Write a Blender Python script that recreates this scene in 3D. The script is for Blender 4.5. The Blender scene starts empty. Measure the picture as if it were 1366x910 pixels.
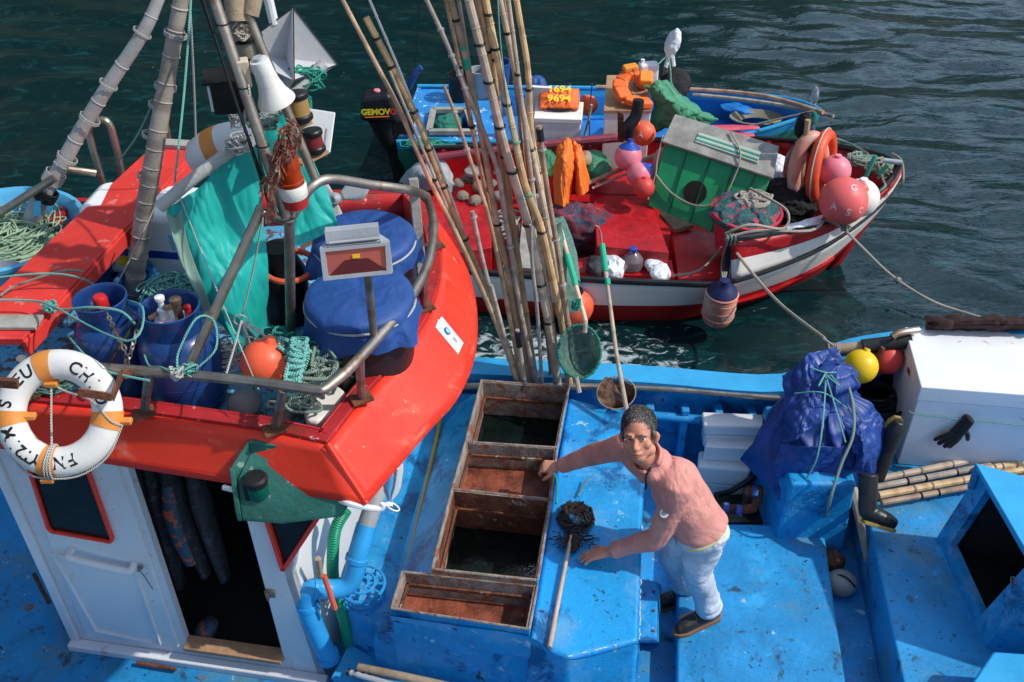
import bpy, bmesh, math, random
from mathutils import Vector, Matrix, noise as mnoise
R = math.radians
random.seed(7)
S = bpy.context.scene
COL = S.collection
# ---------------- camera, world, sun, exposure ----------------
HC, F, PITCH = 4.8, 1350.0, R(38)
cam_d = bpy.data.cameras.new('camera'); cam = bpy.data.objects.new('camera', cam_d); COL.objects.link(cam)
cam.location = (0, 0, HC); cam.rotation_euler = (R(90) - PITCH, 0, 0)
cam_d.sensor_width = 36; cam_d.lens = F / 1366 * 36; cam_d.clip_end = 2000; cam_d.clip_start = .05
S.camera = cam
SUN_AZ, SUN_EL = R(-9), R(47)     # direction towards the sun, azimuth from +X
w = bpy.data.worlds.new('World'); S.world = w; w.use_nodes = True
nt = w.node_tree; bg = nt.nodes['Background']
sky = nt.nodes.new('ShaderNodeTexSky'); sky.sky_type = 'NISHITA'; sky.sun_disc = False
sky.sun_elevation = SUN_EL; sky.sun_rotation = R(90) - SUN_AZ; sky.air_density = 1.0; sky.dust_density = 1.0
wtc = nt.nodes.new('ShaderNodeTexCoord'); wmp = nt.nodes.new('ShaderNodeMapping'); wmp.inputs['Scale'].default_value = (1, 1, 2.2); nt.links.new(wtc.outputs['Generated'], wmp.inputs[0])
cn_ = nt.nodes.new('ShaderNodeTexNoise'); cn_.inputs['Scale'].default_value = 2.6; cn_.inputs['Detail'].default_value = 6; cn_.inputs['Roughness'].default_value = .6; nt.links.new(wmp.outputs[0], cn_.inputs['Vector'])
cr_n = nt.nodes.new('ShaderNodeMapRange'); cr_n.interpolation_type = 'SMOOTHSTEP'; cr_n.inputs[1].default_value = .54; cr_n.inputs[2].default_value = .70; nt.links.new(cn_.outputs['Fac'], cr_n.inputs[0])
dpn = nt.nodes.new('ShaderNodeVectorMath'); dpn.operation = 'DOT_PRODUCT'; nt.links.new(wtc.outputs['Generated'], dpn.inputs[0]); dpn.inputs[1].default_value = (.45, .78, .43)
adn = nt.nodes.new('ShaderNodeMath'); adn.operation = 'MULTIPLY_ADD'; nt.links.new(dpn.outputs['Value'], adn.inputs[0]); adn.inputs[1].default_value = .13; nt.links.new(cn_.outputs['Fac'], adn.inputs[2]); nt.links.new(adn.outputs[0], cr_n.inputs[0])  # cloud cover added on this side to brighten the water's reflections
cm = nt.nodes.new('ShaderNodeMix'); cm.data_type = 'RGBA'; nt.links.new(cr_n.outputs[0], cm.inputs[0]); nt.links.new(sky.outputs[0], cm.inputs[6]); cm.inputs[7].default_value = (7.4, 9.8, 13.2, 1)
nt.links.new(cm.outputs[2], bg.inputs[0]); bg.inputs[1].default_value = .15
sd = bpy.data.lights.new('sun', 'SUN'); sd.energy = 3.4; sd.angle = R(.9); sd.color = (1, .955, .88)
so = bpy.data.objects.new('sun', sd); COL.objects.link(so)
sv = Vector((math.cos(SUN_EL) * math.cos(SUN_AZ), math.cos(SUN_EL) * math.sin(SUN_AZ), math.sin(SUN_EL)))
so.rotation_euler = sv.to_track_quat('Z', 'Y').to_euler(); so.location = (5, 0, 12)
S.view_settings.view_transform = 'Standard'; S.view_settings.look = 'None'
S.view_settings.exposure = 0.02; S.view_settings.gamma = 1
S.cycles.max_bounces = 6

# ---------------- points from the survey of the place ----------------
cp, sp = math.cos(PITCH), math.sin(PITCH)
def _ray(px, py):
    u, v = (px - 683) / F, (455 - py) / F
    return Vector((u, cp + v * sp, -sp + v * cp))
def W(px, py, z):
    d = _ray(px, py); t = (z - HC) / d.z
    return Vector((d.x * t, d.y * t, z))
def WY(px, py, Y):
    d = _ray(px, py); t = Y / d.y
    return Vector((d.x * t, Y, HC + d.z * t))
def WX(px, py, X):
    d = _ray(px, py); t = X / d.x
    return Vector((X, d.y * t, HC + d.z * t))
def PL(pts, z): return [W(x, y, z) for x, y in pts]
V = Vector
# ---------------- geometry collector ----------------
def cat(pts, n=6, closed=False):
    P = [V(p) for p in pts]; m = len(P)
    if m < 3: return P
    out = []
    for i in range(m if closed else m - 1):
        if closed: a, b, c, d = P[i-1], P[i], P[(i+1) % m], P[(i+2) % m]
        else: a, b, c, d = P[max(i-1, 0)], P[i], P[i+1], P[min(i+2, m-1)]
        for k in range(n):
            t = k / n
            out.append(.5 * ((2*b) + (-a + c)*t + (2*a - 5*b + 4*c - d)*t*t + (-a + 3*b - 3*c + d)*t*t*t))
    if not closed: out.append(P[-1])
    return out
def lerp(a, b, t): return a + (b - a) * t
def basis(n, up=None):
    n = V(n).normalized(); u = V(up or (0, 0, 1))
    if abs(n.dot(u)) > .99: u = V((1, 0, 0))
    x = u.cross(n).normalized(); y = n.cross(x)
    return x, y, n
WO = {}
class G:
    def __init__(s): s.v, s.f, s.m, s.uv = [], [], [], []
    def q(s, vs, faces, mi=0, uv=None):
        o = len(s.v); s.v += [V(x) for x in vs]
        for k, f in enumerate(faces):
            s.f.append([o + i for i in f]); s.m.append(mi); s.uv.append(uv[k] if uv else None)
        return s
    def tube(s, pts, r, n=8, mi=0, cap=True, closed=False, smooth=0, flat=1.0, up=None):
        P = cat(pts, smooth, closed) if smooth else [V(p) for p in pts]
        m = len(P); rr = r if isinstance(r, (list, tuple)) else None
        def rad(i):
            if not rr: return r(i / max(m-1, 1)) if callable(r) else r
            t = i / max(m-1, 1) * (len(rr)-1); k = min(int(t), len(rr)-2); return lerp(rr[k], rr[k+1], t-k)
        prev = None; L = 0; vs = []; Ls = []
        for i in range(m):
            if closed: d = P[(i+1) % m] - P[i-1]
            else: d = P[min(i+1, m-1)] - P[max(i-1, 0)]
            if d.length < 1e-9: d = V((0, 0, 1))
            d.normalize()
            if prev is None: x, y, _ = basis(d, up)
            else:
                x = prev - d * prev.dot(d)
                if x.length < 1e-6: x = basis(d)[0]
                x.normalize(); y = d.cross(x)
            prev = x
            if i: L += (P[i] - P[i-1]).length
            Ls.append(L)
            for k in range(n):
                a = 2*math.pi*k/n; q = rad(i)
                vs.append(P[i] + x*math.cos(a)*q + y*math.sin(a)*q*flat)
        fs, uvs = [], []
        for i in range(m if closed else m-1):
            j = (i+1) % m; l2 = Ls[j] if j else Ls[i] + (P[0]-P[i]).length
            for k in range(n):
                k2 = (k+1) % n
                fs.append((i*n+k, i*n+k2, j*n+k2, j*n+k)); uvs.append(((k/n, Ls[i]), ((k+1)/n, Ls[i]), ((k+1)/n, l2), (k/n, l2)))
        if cap and not closed:
            fs.append(tuple(range(n-1, -1, -1))); uvs.append(None)
            fs.append(tuple((m-1)*n+k for k in range(n))); uvs.append(None)
        return s.q(vs, fs, mi, uvs)
    def lathe(s, prof, o, axis=(0, 0, 1), n=24, mi=0, up=None, sc=(1, 1)):
        x, y, z = basis(axis, up); vs = []; o = V(o)
        for r, h in prof:
            for k in range(n):
                a = 2*math.pi*k/n; vs.append(o + x*math.cos(a)*r*sc[0] + y*math.sin(a)*r*sc[1] + z*h)
        fs = []
        for i in range(len(prof)-1):
            for k in range(n):
                k2 = (k+1) % n; fs.append((i*n+k, i*n+k2, (i+1)*n+k2, (i+1)*n+k))
        if prof[0][0] > 1e-4: fs.append(tuple(range(n-1, -1, -1)))
        if prof[-1][0] > 1e-4: fs.append(tuple((len(prof)-1)*n+k for k in range(n)))
        return s.q(vs, fs, mi)
    def ball(s, c, r, n=20, m=12, mi=0, axis=(0, 0, 1), sc=(1, 1, 1), disp=None, up=None):
        x, y, z = basis(axis, up); c = V(c); vs = []
        for i in range(m+1):
            t = math.pi*i/m
            for k in range(n):
                a = 2*math.pi*k/n
                d = x*math.sin(t)*math.cos(a)*sc[0] + y*math.sin(t)*math.sin(a)*sc[1] - z*math.cos(t)*sc[2]
                q = r*(1 + (disp(c + d*r) if disp else 0)); vs.append(c + d*q)
        fs = [(i*n+k, i*n+(k+1) % n, (i+1)*n+(k+1) % n, (i+1)*n+k) for i in range(m) for k in range(n)]
        return s.q(vs, fs, mi)
    def prism(s, bot, top, mi=0, cap=True):
        n = len(bot); fs = [(k, (k+1) % n, n+(k+1) % n, n+k) for k in range(n)]
        if cap: fs += [tuple(range(n-1, -1, -1)), tuple(range(n, 2*n))]
        return s.q(list(bot)+list(top), fs, mi)
    def ext(s, poly, z0, z1, mi=0):
        return s.prism([V((p[0], p[1], z0)) for p in poly], [V((p[0], p[1], z1)) for p in poly], mi)
    def slab(s, quad, th, mi=0):     # polygon given thickness along its normal
        q = [V(p) for p in quad]; n = (q[1]-q[0]).cross(q[2]-q[0]).normalized()
        return s.prism([p - n*th for p in q], q, mi)
    def box(s, c, size, rz=0, mi=0, rot=None):
        c = V(c); a, b, h = [k/2 for k in size]; M = rot or Matrix.Rotation(rz, 3, 'Z')
        P = [c + M @ V((i*a, j*b, k*h)) for k in (-1, 1) for i, j in ((-1, -1), (1, -1), (1, 1), (-1, 1))]
        return s.q(P, [(3, 2, 1, 0), (4, 5, 6, 7), (0, 1, 5, 4), (1, 2, 6, 5), (2, 3, 7, 6), (3, 0, 4, 7)], mi)
    def beam(s, a, b, w, h, up=(0, 0, 1), mi=0):
        a, b = V(a), V(b); x, y, z = basis(b-a, up)
        P = [p + x*i*w/2 + y*j*h/2 for p in (a, b) for i, j in ((-1, -1), (1, -1), (1, 1), (-1, 1))]
        return s.q(P, [(3, 2, 1, 0), (4, 5, 6, 7), (0, 1, 5, 4), (1, 2, 6, 5), (2, 3, 7, 6), (3, 0, 4, 7)], mi)
    def sheet(s, ctrl, nu=20, nv=20, disp=None, mi=0, rowmat=None, lin=False):
        rows = []
        su = max(1, nu // max(1, len(ctrl[0])-1)); sv_ = max(1, nv // max(1, len(ctrl)-1))
        def c(p, n):
            if lin or len(p) < 3:
                o = []
                for i in range(len(p)-1): o += [lerp(V(p[i]), V(p[i+1]), k/n) for k in range(n)]
                return o + [V(p[-1])]
            return cat(p, n)
        rr = [c(r_, su) for r_ in ctrl]; cols = [c([r_[i] for r_ in rr], sv_) for i in range(len(rr[0]))]
        A, B = len(cols), len(cols[0]); grid = [[cols[i][j] for i in range(A)] for j in range(B)]
        if disp:
            out = []
            for j in range(B):
                row = []
                for i in range(A):
                    du = grid[j][min(i+1, A-1)] - grid[j][max(i-1, 0)]; dv = grid[min(j+1, B-1)][i] - grid[max(j-1, 0)][i]
                    n = du.cross(dv); n = n.normalized() if n.length > 1e-12 else V((0, 0, 1))
                    row.append(grid[j][i] + n*disp(i/(A-1), j/(B-1), grid[j][i]))
                out.append(row)
            grid = out
        o = len(s.v); s.v += [p for row in grid for p in row]
        for j in range(B-1):
            for i in range(A-1):
                s.f.append([o+j*A+i, o+j*A+i+1, o+(j+1)*A+i+1, o+(j+1)*A+i])
                s.m.append(rowmat[min(j // sv_, len(rowmat)-1)] if rowmat else mi)
                s.uv.append(((i/(A-1), j/(B-1)), ((i+1)/(A-1), j/(B-1)), ((i+1)/(A-1), (j+1)/(B-1)), (i/(A-1), (j+1)/(B-1))))
        return s
    def build(s, name, mat, parent=None, bevel=0, sharp=35, solid=0, sub=0, remesh=0, smooth_it=0, origin=None, fix=True, kind=None, weld=False, soff=-1):
        lo = V([min(v[i] for v in s.v) for i in range(3)]); hi = V([max(v[i] for v in s.v) for i in range(3)])
        org = V(origin) if origin is not None else V(((lo.x+hi.x)/2, (lo.y+hi.y)/2, lo.z))
        me = bpy.data.meshes.new(name); me.from_pydata([v-org for v in s.v], [], s.f)
        mats = mat if isinstance(mat, (list, tuple)) else [mat]
        for m in mats: me.materials.append(m)
        for p, m in zip(me.polygons, s.m): p.material_index = m; p.use_smooth = True
        if any(s.uv):
            ul = me.uv_layers.new(name='UVMap').data
            for p, u in zip(me.polygons, s.uv):
                if u and len(u) == p.loop_total:
                    for k, li in enumerate(p.loop_indices): ul[li].uv = u[k]
        if fix:
            bm = bmesh.new(); bm.from_mesh(me)
            if weld or sub or remesh: bmesh.ops.remove_doubles(bm, verts=bm.verts, dist=1e-5)
            bmesh.ops.recalc_face_normals(bm, faces=bm.faces)
            if sharp and not remesh:
                for e in bm.edges:
                    if len(e.link_faces) == 2 and e.calc_face_angle(0) > R(sharp): e.smooth = False
            bm.to_mesh(me); bm.free()
        ob = bpy.data.objects.new(name, me); COL.objects.link(ob)
        if parent is not None: ob.parent = parent; ob.location = org - WO[parent.name]
        else: ob.location = org
        WO[ob.name] = org
        if remesh:
            m = ob.modifiers.new('r', 'REMESH'); m.mode = 'VOXEL'; m.voxel_size = remesh; m.use_smooth_shade = True
        if smooth_it:
            m = ob.modifiers.new('s', 'SMOOTH'); m.iterations = smooth_it; m.factor = .6
        if solid:
            m = ob.modifiers.new('t', 'SOLIDIFY'); m.thickness = solid; m.offset = soff
        if bevel:
            m = ob.modifiers.new('b', 'BEVEL'); m.width = bevel; m.segments = 2; m.limit_method = 'ANGLE'; m.angle_limit = R(40); m.harden_normals = True
        if sub:
            m = ob.modifiers.new('u', 'SUBSURF'); m.levels = sub; m.render_levels = sub
        if kind: ob['kind'] = kind
        return ob
def thing(name, label, cat_, loc, group=None):
    o = bpy.data.objects.new(name, None); COL.objects.link(o); o.location = loc; o.empty_display_size = .1
    WO[o.name] = V(loc); o['label'] = label; o['category'] = cat_
    if group: o['group'] = group
    return o
def tag(o, label, cat_, group=None):
    o['label'] = label; o['category'] = cat_
    if group: o['group'] = group
    return o
def fbm(p, s=1.0, o=3): return mnoise.fractal(V(p)*s, 1.0, 2.0, o)
def ridge(p, s=1.0): return 1 - 2*abs(mnoise.noise(V(p)*s))

# ---------------- materials ----------------
def srgb(r, g, b):
    f = lambda c: (c/255/12.92) if c/255 <= .04045 else ((c/255+.055)/1.055)**2.4
    return (f(r), f(g), f(b))
def mat(name, col, rough=.5, metal=0, var=.12, vs=4, wear=(), bump=.15, bs=60, alpha=None, trans=0, ior=1.45, emit=None, spec=.5, rings=None, twist=0, weave=None, stretch=None, coat=0, spots=None, grime=0, fold=None):
    """var: tonal variation; wear: list of (colour, scale, threshold, softness, detail)"""
    m = bpy.data.materials.new(name); m.use_nodes = True; nt = m.node_tree; N, L = nt.nodes, nt.links
    b = N['Principled BSDF']; tc = N.new('ShaderNodeTexCoord'); src = tc.outputs['Object']
    mp = N.new('ShaderNodeMapping'); L.new(src, mp.inputs[0]); 
    if stretch: mp.inputs['Scale'].default_value = stretch
    mp.inputs['Location'].default_value = (random.uniform(0, 9), random.uniform(0, 9), random.uniform(0, 9)); src = mp.outputs[0]
    def noise(scale, detail=4, rough_=.55, dist=0):
        n = N.new('ShaderNodeTexNoise'); n.inputs['Scale'].default_value = scale; n.inputs['Detail'].default_value = detail
        n.inputs['Roughness'].default_value = rough_; n.inputs['Distortion'].default_value = dist; L.new(src, n.inputs['Vector']); return n.outputs['Fac']
    def ramp(fac, lo, hi):
        r = N.new('ShaderNodeMapRange'); r.interpolation_type = 'SMOOTHSTEP'; r.inputs[1].default_value = lo; r.inputs[2].default_value = hi; L.new(fac, r.inputs[0]); return r.outputs[0]
    def mix(fac, a, c):
        x = N.new('ShaderNodeMix'); x.data_type = 'RGBA'; 
        if isinstance(fac, float): x.inputs[0].default_value = fac
        else: L.new(fac, x.inputs[0])
        for k, v in ((6, a), (7, c)):
            if isinstance(v, tuple): x.inputs[k].default_value = (*v, 1)
            else: L.new(v, x.inputs[k])
        return x.outputs[2]
    c = mix(ramp(noise(vs, 6, .6), .3, .7), tuple(max(0, k*(1-var)) for k in col), tuple(min(1, k*(1+var)) for k in col))
    rg = None
    if grime:
        c = mix(ramp(noise(1.7, 7, .72, .4), .46, .8), c, tuple(k*(1-grime) for k in col))
        c = mix(ramp(noise(38, 3, .6), .62, .78), c, tuple(k*(1-grime) for k in col))
    for wv in wear:
        wc, ws, th, so_ = wv[:4]; det = wv[4] if len(wv) > 4 else 8
        c = mix(ramp(noise(ws, det, .7, .3), th, th+so_), c, wc)
    hgt = noise(bs, 4, .6)
    if rings:      # bamboo nodes along UV v
        sp_, rc = rings; uv = N.new('ShaderNodeSeparateXYZ'); L.new(tc.outputs['UV'], uv.inputs[0])
        wv = N.new('ShaderNodeMath'); wv.operation = 'MULTIPLY_ADD'; L.new(uv.outputs[1], wv.inputs[0]); wv.inputs[1].default_value = 1/sp_
        oi = N.new('ShaderNodeObjectInfo'); L.new(oi.outputs['Random'], wv.inputs[2])
        fr = N.new('ShaderNodeMath'); fr.operation = 'PINGPONG'; L.new(wv.outputs[0], fr.inputs[0]); fr.inputs[1].default_value = .5
        c = mix(ramp(fr.outputs[0], .045, .02), c, rc)
        c2 = mix(ramp(fr.outputs[0], .2, .03), c, tuple(k*.75 for k in col)); c = c2
        # streaks + shift per pole
        hsv = N.new('ShaderNodeHueSaturation'); L.new(c, hsv.inputs['Color'])
        mr = N.new('ShaderNodeMapRange'); mr.inputs[3].default_value = .7; mr.inputs[4].default_value = 1.15; L.new(oi.outputs['Random'], mr.inputs[0]); L.new(mr.outputs[0], hsv.inputs['Value']); c = hsv.outputs[0]
    if twist:
        uv = N.new('ShaderNodeSeparateXYZ'); L.new(tc.outputs['UV'], uv.inputs[0])
        a = N.new('ShaderNodeMath'); a.operation = 'MULTIPLY_ADD'; L.new(uv.outputs[1], a.inputs[0]); a.inputs[1].default_value = twist; L.new(uv.outputs[0], a.inputs[2])
        k3 = N.new('ShaderNodeMath'); k3.operation = 'MULTIPLY'; L.new(a.outputs[0], k3.inputs[0]); k3.inputs[1].default_value = 3
        fr = N.new('ShaderNodeMath'); fr.operation = 'PINGPONG'; L.new(k3.outputs[0], fr.inputs[0]); fr.inputs[1].default_value = .5
        c = mix(ramp(fr.outputs[0], .18, .02), c, tuple(k*.4 for k in col)); hgt = fr.outputs[0]
    L.new(c, b.inputs['Base Color'])
    b.inputs['Metallic'].default_value = metal; b.inputs['IOR'].default_value = ior
    rn = N.new('ShaderNodeMapRange'); rn.inputs[1].default_value = .3; rn.inputs[2].default_value = .7
    rn.inputs[3].default_value = max(.02, rough-.12); rn.inputs[4].default_value = min(1, rough+.15); L.new(noise(9, 5), rn.inputs[0]); L.new(rn.outputs[0], b.inputs['Roughness'])
    b.inputs['Specular IOR Level'].default_value = spec
    if coat: b.inputs['Coat Weight'].default_value = coat; b.inputs['Coat Roughness'].default_value = .15
    if trans: b.inputs['Transmission Weight'].default_value = trans
    if alpha is not None: b.inputs['Alpha'].default_value = alpha
    if emit: b.inputs['Emission Color'].default_value = (*emit, 1); b.inputs['Emission Strength'].default_value = 1
    if fold:
        fn_ = noise(fold[0], 3, .5, fold[2] if len(fold) > 2 else 1.2); rdg = N.new('ShaderNodeMath'); rdg.operation = 'PINGPONG'; L.new(fn_, rdg.inputs[0]); rdg.inputs[1].default_value = .12
        ad = N.new('ShaderNodeMath'); ad.operation = 'MULTIPLY_ADD'; L.new(rdg.outputs[0], ad.inputs[0]); ad.inputs[1].default_value = fold[1]; L.new(hgt, ad.inputs[2]); hgt = ad.outputs[0]
    if bump:
        bp = N.new('ShaderNodeBump'); bp.inputs['Strength'].default_value = bump; bp.inputs['Distance'].default_value = .01; L.new(hgt, bp.inputs['Height']); L.new(bp.outputs[0], b.inputs['Normal'])
    return m
BLUE = (.011, .30, .66)
M = {}
M['blue'] = mat('blue_paint', BLUE, .45, var=.16, vs=2.5, grime=.55, bump=.35, bs=35, wear=[((.10, .36, .66), 2.6, .50, .14, 9), ((.006, .10, .28), 3.3, .54, .10, 10), ((.36, .54, .68), 9, .635, .02, 10), ((.02, .045, .06), 12, .62, .04, 9), ((.34, .44, .48), 34, .66, .01)])
M['blue_deck'] = mat('blue_deck_paint', (.013, .255, .56), .55, var=.2, vs=2, grime=.6, bump=.45, bs=30, wear=[((.07, .22, .34), 2.2, .48, .16, 9), ((.02, .06, .10), 6, .57, .10, 10), ((.30, .48, .6), 15, .645, .02), ((.20, .12, .07), 5.5, .635, .03, 9), ((.012, .02, .03), 32, .62, .02), ((.03, .35, .70), 1.6, .56, .1)])
M['light_blue'] = mat('light_blue_paint', (.03, .36, .68), .4, var=.1, grime=.25, wear=[((.5, .65, .75), 7, .7, .03)])  # also stands for sunlit blue on the rail cap and hood roof
M['old_blue'] = mat('flaking_blue_paint', (.10, .38, .62), .5, wear=[((.12, .08, .06), 22, .52, .01), ((.5, .62, .7), 9, .6, .05)], bump=.5, bs=30)
M['red'] = mat('red_gloss_paint', (.85, .045, .018), .40, var=.08, vs=1.5, wear=[((.60, .025, .015), 2.5, .50, .2), ((.88, .15, .09), 3.5, .54, .15), ((.88, .33, .26), 22, .655, .02), ((.25, .05, .03), 12, .665, .02)], bump=.2, bs=9)
M['red_cap'] = mat('dull_red_paint', (.42, .02, .022), .45, var=.2, wear=[((.65, .4, .38), 16, .63, .02), ((.2, .03, .02), 6, .55, .1)], bump=.2)
M['red_boat'] = mat('crimson_boat_paint', (.46, .008, .014), .42, var=.2, vs=3, wear=[((.7, .35, .33), 22, .66, .02), ((.25, .01, .012), 2.2, .5, .2), ((.52, .03, .04), 5, .52, .15)], bump=.25, bs=20)
M['red_plank'] = mat('worn_red_plank', (.70, .045, .035), .5, var=.15, vs=2, stretch=(1, 1, 1), wear=[((.70, .22, .18), 12, .58, .10), ((.72, .45, .38), 20, .66, .02), ((.45, .33, .25), 9, .66, .03), ((.5, .03, .03), 3, .5, .2)], bump=.2)
M['red_boot'] = mat('red_bottom_paint', (.38, .010, .012), .5, var=.25, wear=[((.20, .05, .04), 4, .55, .2)])
M['cream'] = mat('cream_paint', (.84, .81, .74), .4, var=.07, vs=2, wear=[((.45, .26, .10), 3.0, .66, .1), ((.15, .12, .1), 26, .72, .02)], bump=.12, bs=20)
M['white'] = mat('white_paint', (.70, .71, .72), .4, var=.06, vs=1.5, grime=.12, wear=[((.45, .40, .33), 7, .60, .12), ((.30, .2, .12), 18, .665, .02)], bump=.08, bs=25)
M['chest_white'] = mat('white_chest_paint', (.80, .81, .82), .4, var=.04, wear=[((.25, .26, .28), 4.5, .655, .005), ((.55, .45, .35), 7, .62, .08)], bump=.05)
M['rail'] = mat('steel_pipe', (.34, .29, .24), .42, metal=.85, var=.3, vs=7, wear=[((.25, .13, .07), 9, .54, .15), ((.5, .5, .5), 5, .62, .1)], bump=.1)
M['rust'] = mat('rusty_iron', (.16, .055, .028), .8, var=.45, vs=9, wear=[((.30, .12, .05), 12, .55, .1), ((.42, .38, .34), 6, .6, .03)], bump=.9, bs=50)
M['rust_pale'] = mat('scaling_grey_rust', (.28, .235, .20), .75, var=.35, vs=14, wear=[((.28, .09, .04), 9, .50, .12), ((.12, .045, .025), 16, .60, .06), ((.03, .10, .28), 10, .72, .02)], bump=.9, bs=60)
M['rust_red'] = mat('red_oxide_plate', (.24, .065, .035), .45, var=.4, vs=8, wear=[((.22, .20, .12), 5, .58, .06), ((.09, .025, .016), 5, .47, .15), ((.6, .5, .42), 11, .66, .03)], bump=.7, bs=50)
M['black'] = mat('black_rubber', (.012, .012, .013), .45, var=.3, wear=[((.12, .11, .10), 14, .72, .05)])
M['blackpaint'] = mat('black_paint', (.012, .012, .014), .35, wear=[((.5, .48, .45), 18, .72, .02)])
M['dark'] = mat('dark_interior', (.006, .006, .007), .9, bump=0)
M['glass'] = mat('dark_glass', (.014, .012, .010), .25, bump=0, spec=.2)
M['wood'] = mat('weathered_wood', (.36, .27, .18), .75, var=.3, vs=6, stretch=(1, 1, 1), wear=[((.14, .10, .07), 9, .58, .1)], bump=.4)
M['greywood'] = mat('grey_wood', (.33, .31, .27), .8, var=.25, vs=8, bump=.4)
M['ply'] = mat('raw_plywood', (.42, .24, .13), .7, var=.15, vs=20)
M['bamboo'] = mat('bamboo_cane', (.66, .44, .22), .45, var=.25, vs=6, rings=(.19, (.06, .04, .03)), wear=[((.33, .25, .18), 5, .55, .12), ((.1, .07, .05), 20, .7, .03)], bump=.15)
M['bamboo_pale'] = mat('pale_bamboo', (.64, .50, .37), .5, var=.2, vs=6, rings=(.16, (.05, .04, .035)), wear=[((.35, .28, .22), 4, .55, .15), ((.12, .09, .07), 18, .68, .04)], bump=.15)
M['bamboo_brown'] = mat('brown_bamboo', (.46, .30, .19), .5, var=.3, vs=6, rings=(.22, (.05, .04, .03)), wear=[((.5, .4, .3), 7, .6, .06), ((.08, .05, .04), 9, .62, .08)], bump=.15)
M['greybam'] = mat('grey_bamboo', (.36, .31, .26), .6, var=.25, vs=7, rings=(.17, (.09, .07, .06)), wear=[((.5, .47, .43), 6, .6, .08)], bump=.25)
M['rope'] = mat('pale_rope', (.50, .44, .36), .85, twist=28, bump=.8)
M['teal_rope'] = mat('teal_rope', (.20, .55, .47), .8, twist=30, bump=.8)
M['green_rope'] = mat('bright_green_rope', (.04, .42, .30), .8, twist=30, bump=.8)
M['sage_rope'] = mat('sage_rope', (.28, .38, .31), .85, twist=30, bump=.8)
M['white_rope'] = mat('white_rope', (.62, .60, .56), .85, twist=30, bump=.8)
M['black_line'] = mat('black_line', (.015, .015, .015), .7)
M['yellow_hose'] = mat('yellow_hose', (.45, .28, .03), .5)
M['net_green'] = mat('green_netting', (.10, .20, .16), .8, var=.3, vs=40)
M['teal_cloth'] = mat('teal_tarpaulin', (.015, .40, .35), .5, fold=(3, 10, 1.0), var=.08, vs=2, grime=.18, wear=[((.08, .2, .18), 5, .68, .08), ((.02, .10, .09), 2.5, .70, .1)], bump=.15, bs=200, spec=.35)
M['sage_cloth'] = mat('faded_green_lining', (.22, .34, .28), .7, var=.1, wear=[((.15, .12, .08), 6, .65, .05)])
M['navy_cloth'] = mat('blue_tarpaulin', (.020, .072, .26), .5, fold=(4, 18, .8), var=.12, vs=4, wear=[((.10, .15, .4), 12, .68, .06)], bump=.2, bs=120)
M['tarp_glossy'] = mat('glossy_blue_tarpaulin', (.014, .050, .23), .42, var=.2, vs=5, bump=.1, bs=60, spec=.45)
M['gas_blue'] = mat('dark_blue_enamel', (.012, .050, .19), .3, var=.12, vs=5, wear=[((.10, .14, .22), 11, .62, .05), ((.06, .03, .02), 25, .66, .02)], bump=.08, coat=.3)
M['tub_blue'] = mat('blue_plastic_tub', (.02, .16, .42), .4, wear=[((.2, .3, .45), 7, .66, .1)])
M['tub_sky'] = mat('sky_blue_plastic', (.10, .42, .66), .4, wear=[((.35, .5, .6), 7, .66, .1)])
M['orange'] = mat('orange_plastic', (.78, .12, .05), .45, var=.12, wear=[((.6, .3, .22), 6, .66, .08)])
M['float_orange'] = mat('orange_float', (.85, .12, .05), .45, var=.12, wear=[((.5, .25, .18), 8, .64, .1), ((.3, .08, .05), 14, .7, .04)], bump=.15)
M['float_pink'] = mat('pink_buoy', (.86, .14, .13), .45, var=.08, wear=[((.86, .36, .34), 4, .56, .2), ((.45, .15, .14), 11, .68, .06)], bump=.15)
M['float_rose'] = mat('rose_buoy', (.78, .22, .28), .45, var=.12, wear=[((.55, .2, .2), 8, .66, .08)], bump=.1)
M['float_coral'] = mat('coral_buoy', (.75, .07, .06), .45, wear=[((.8, .3, .28), 6, .62, .1)])
M['float_peach'] = mat('peach_fender', (.66, .26, .18), .5, var=.2, wear=[((.6, .42, .36), 6, .5, .12), ((.2, .1, .12), 9, .68, .02), ((.75, .12, .04), 3, .62, .1)])
M['yellow'] = mat('yellow_float', (.80, .52, .01), .4, wear=[((.5, .36, .1), 8, .68, .08)])
M['jacket'] = mat('orange_nylon', (1, .17, .03), .6, var=.1, vs=7, bump=.2, bs=150)
M['oilskin'] = mat('orange_oilskin', (.88, .18, .02), .5, fold=(5, 14, 1.0), var=.1, vs=5, wear=[((.5, .15, .04), 6, .66, .12)], bump=.1)
M['green_cloth'] = mat('green_oilskin', (.035, .20, .10), .55, var=.15, vs=5, bump=.1)
M['green_paint'] = mat('worn_green_paint', (.035, .15, .12), .4, var=.25, vs=5, wear=[((.30, .42, .38), 10, .60, .03), ((.32, .24, .16), 18, .72, .02)], bump=.3)
M['crate_green'] = mat('bright_green_paint', (.015, .28, .10), .45, var=.18, vs=3, wear=[((.10, .36, .20), 7, .62, .08), ((.2, .2, .1), 16, .74, .02)], bump=.2)
M['skiff_green'] = mat('skiff_green_paint', (.02, .22, .13), .45, wear=[((.5, .55, .5), 12, .68, .03)])
M['skiff_blue'] = mat('skiff_blue_paint', (.03, .26, .62), .45, var=.15, wear=[((.65, .72, .78), 10, .58, .03), ((.45, .6, .75), 4, .6, .1)], bump=.3)
M['skiff_in'] = mat('skiff_inside_paint', (.015, .20, .60), .45, var=.15, wear=[((.2, .4, .7), 7, .64, .06)], bump=.2)
M['plastic_white'] = mat('white_plastic', (.78, .79, .78), .4, var=.05)
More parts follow.
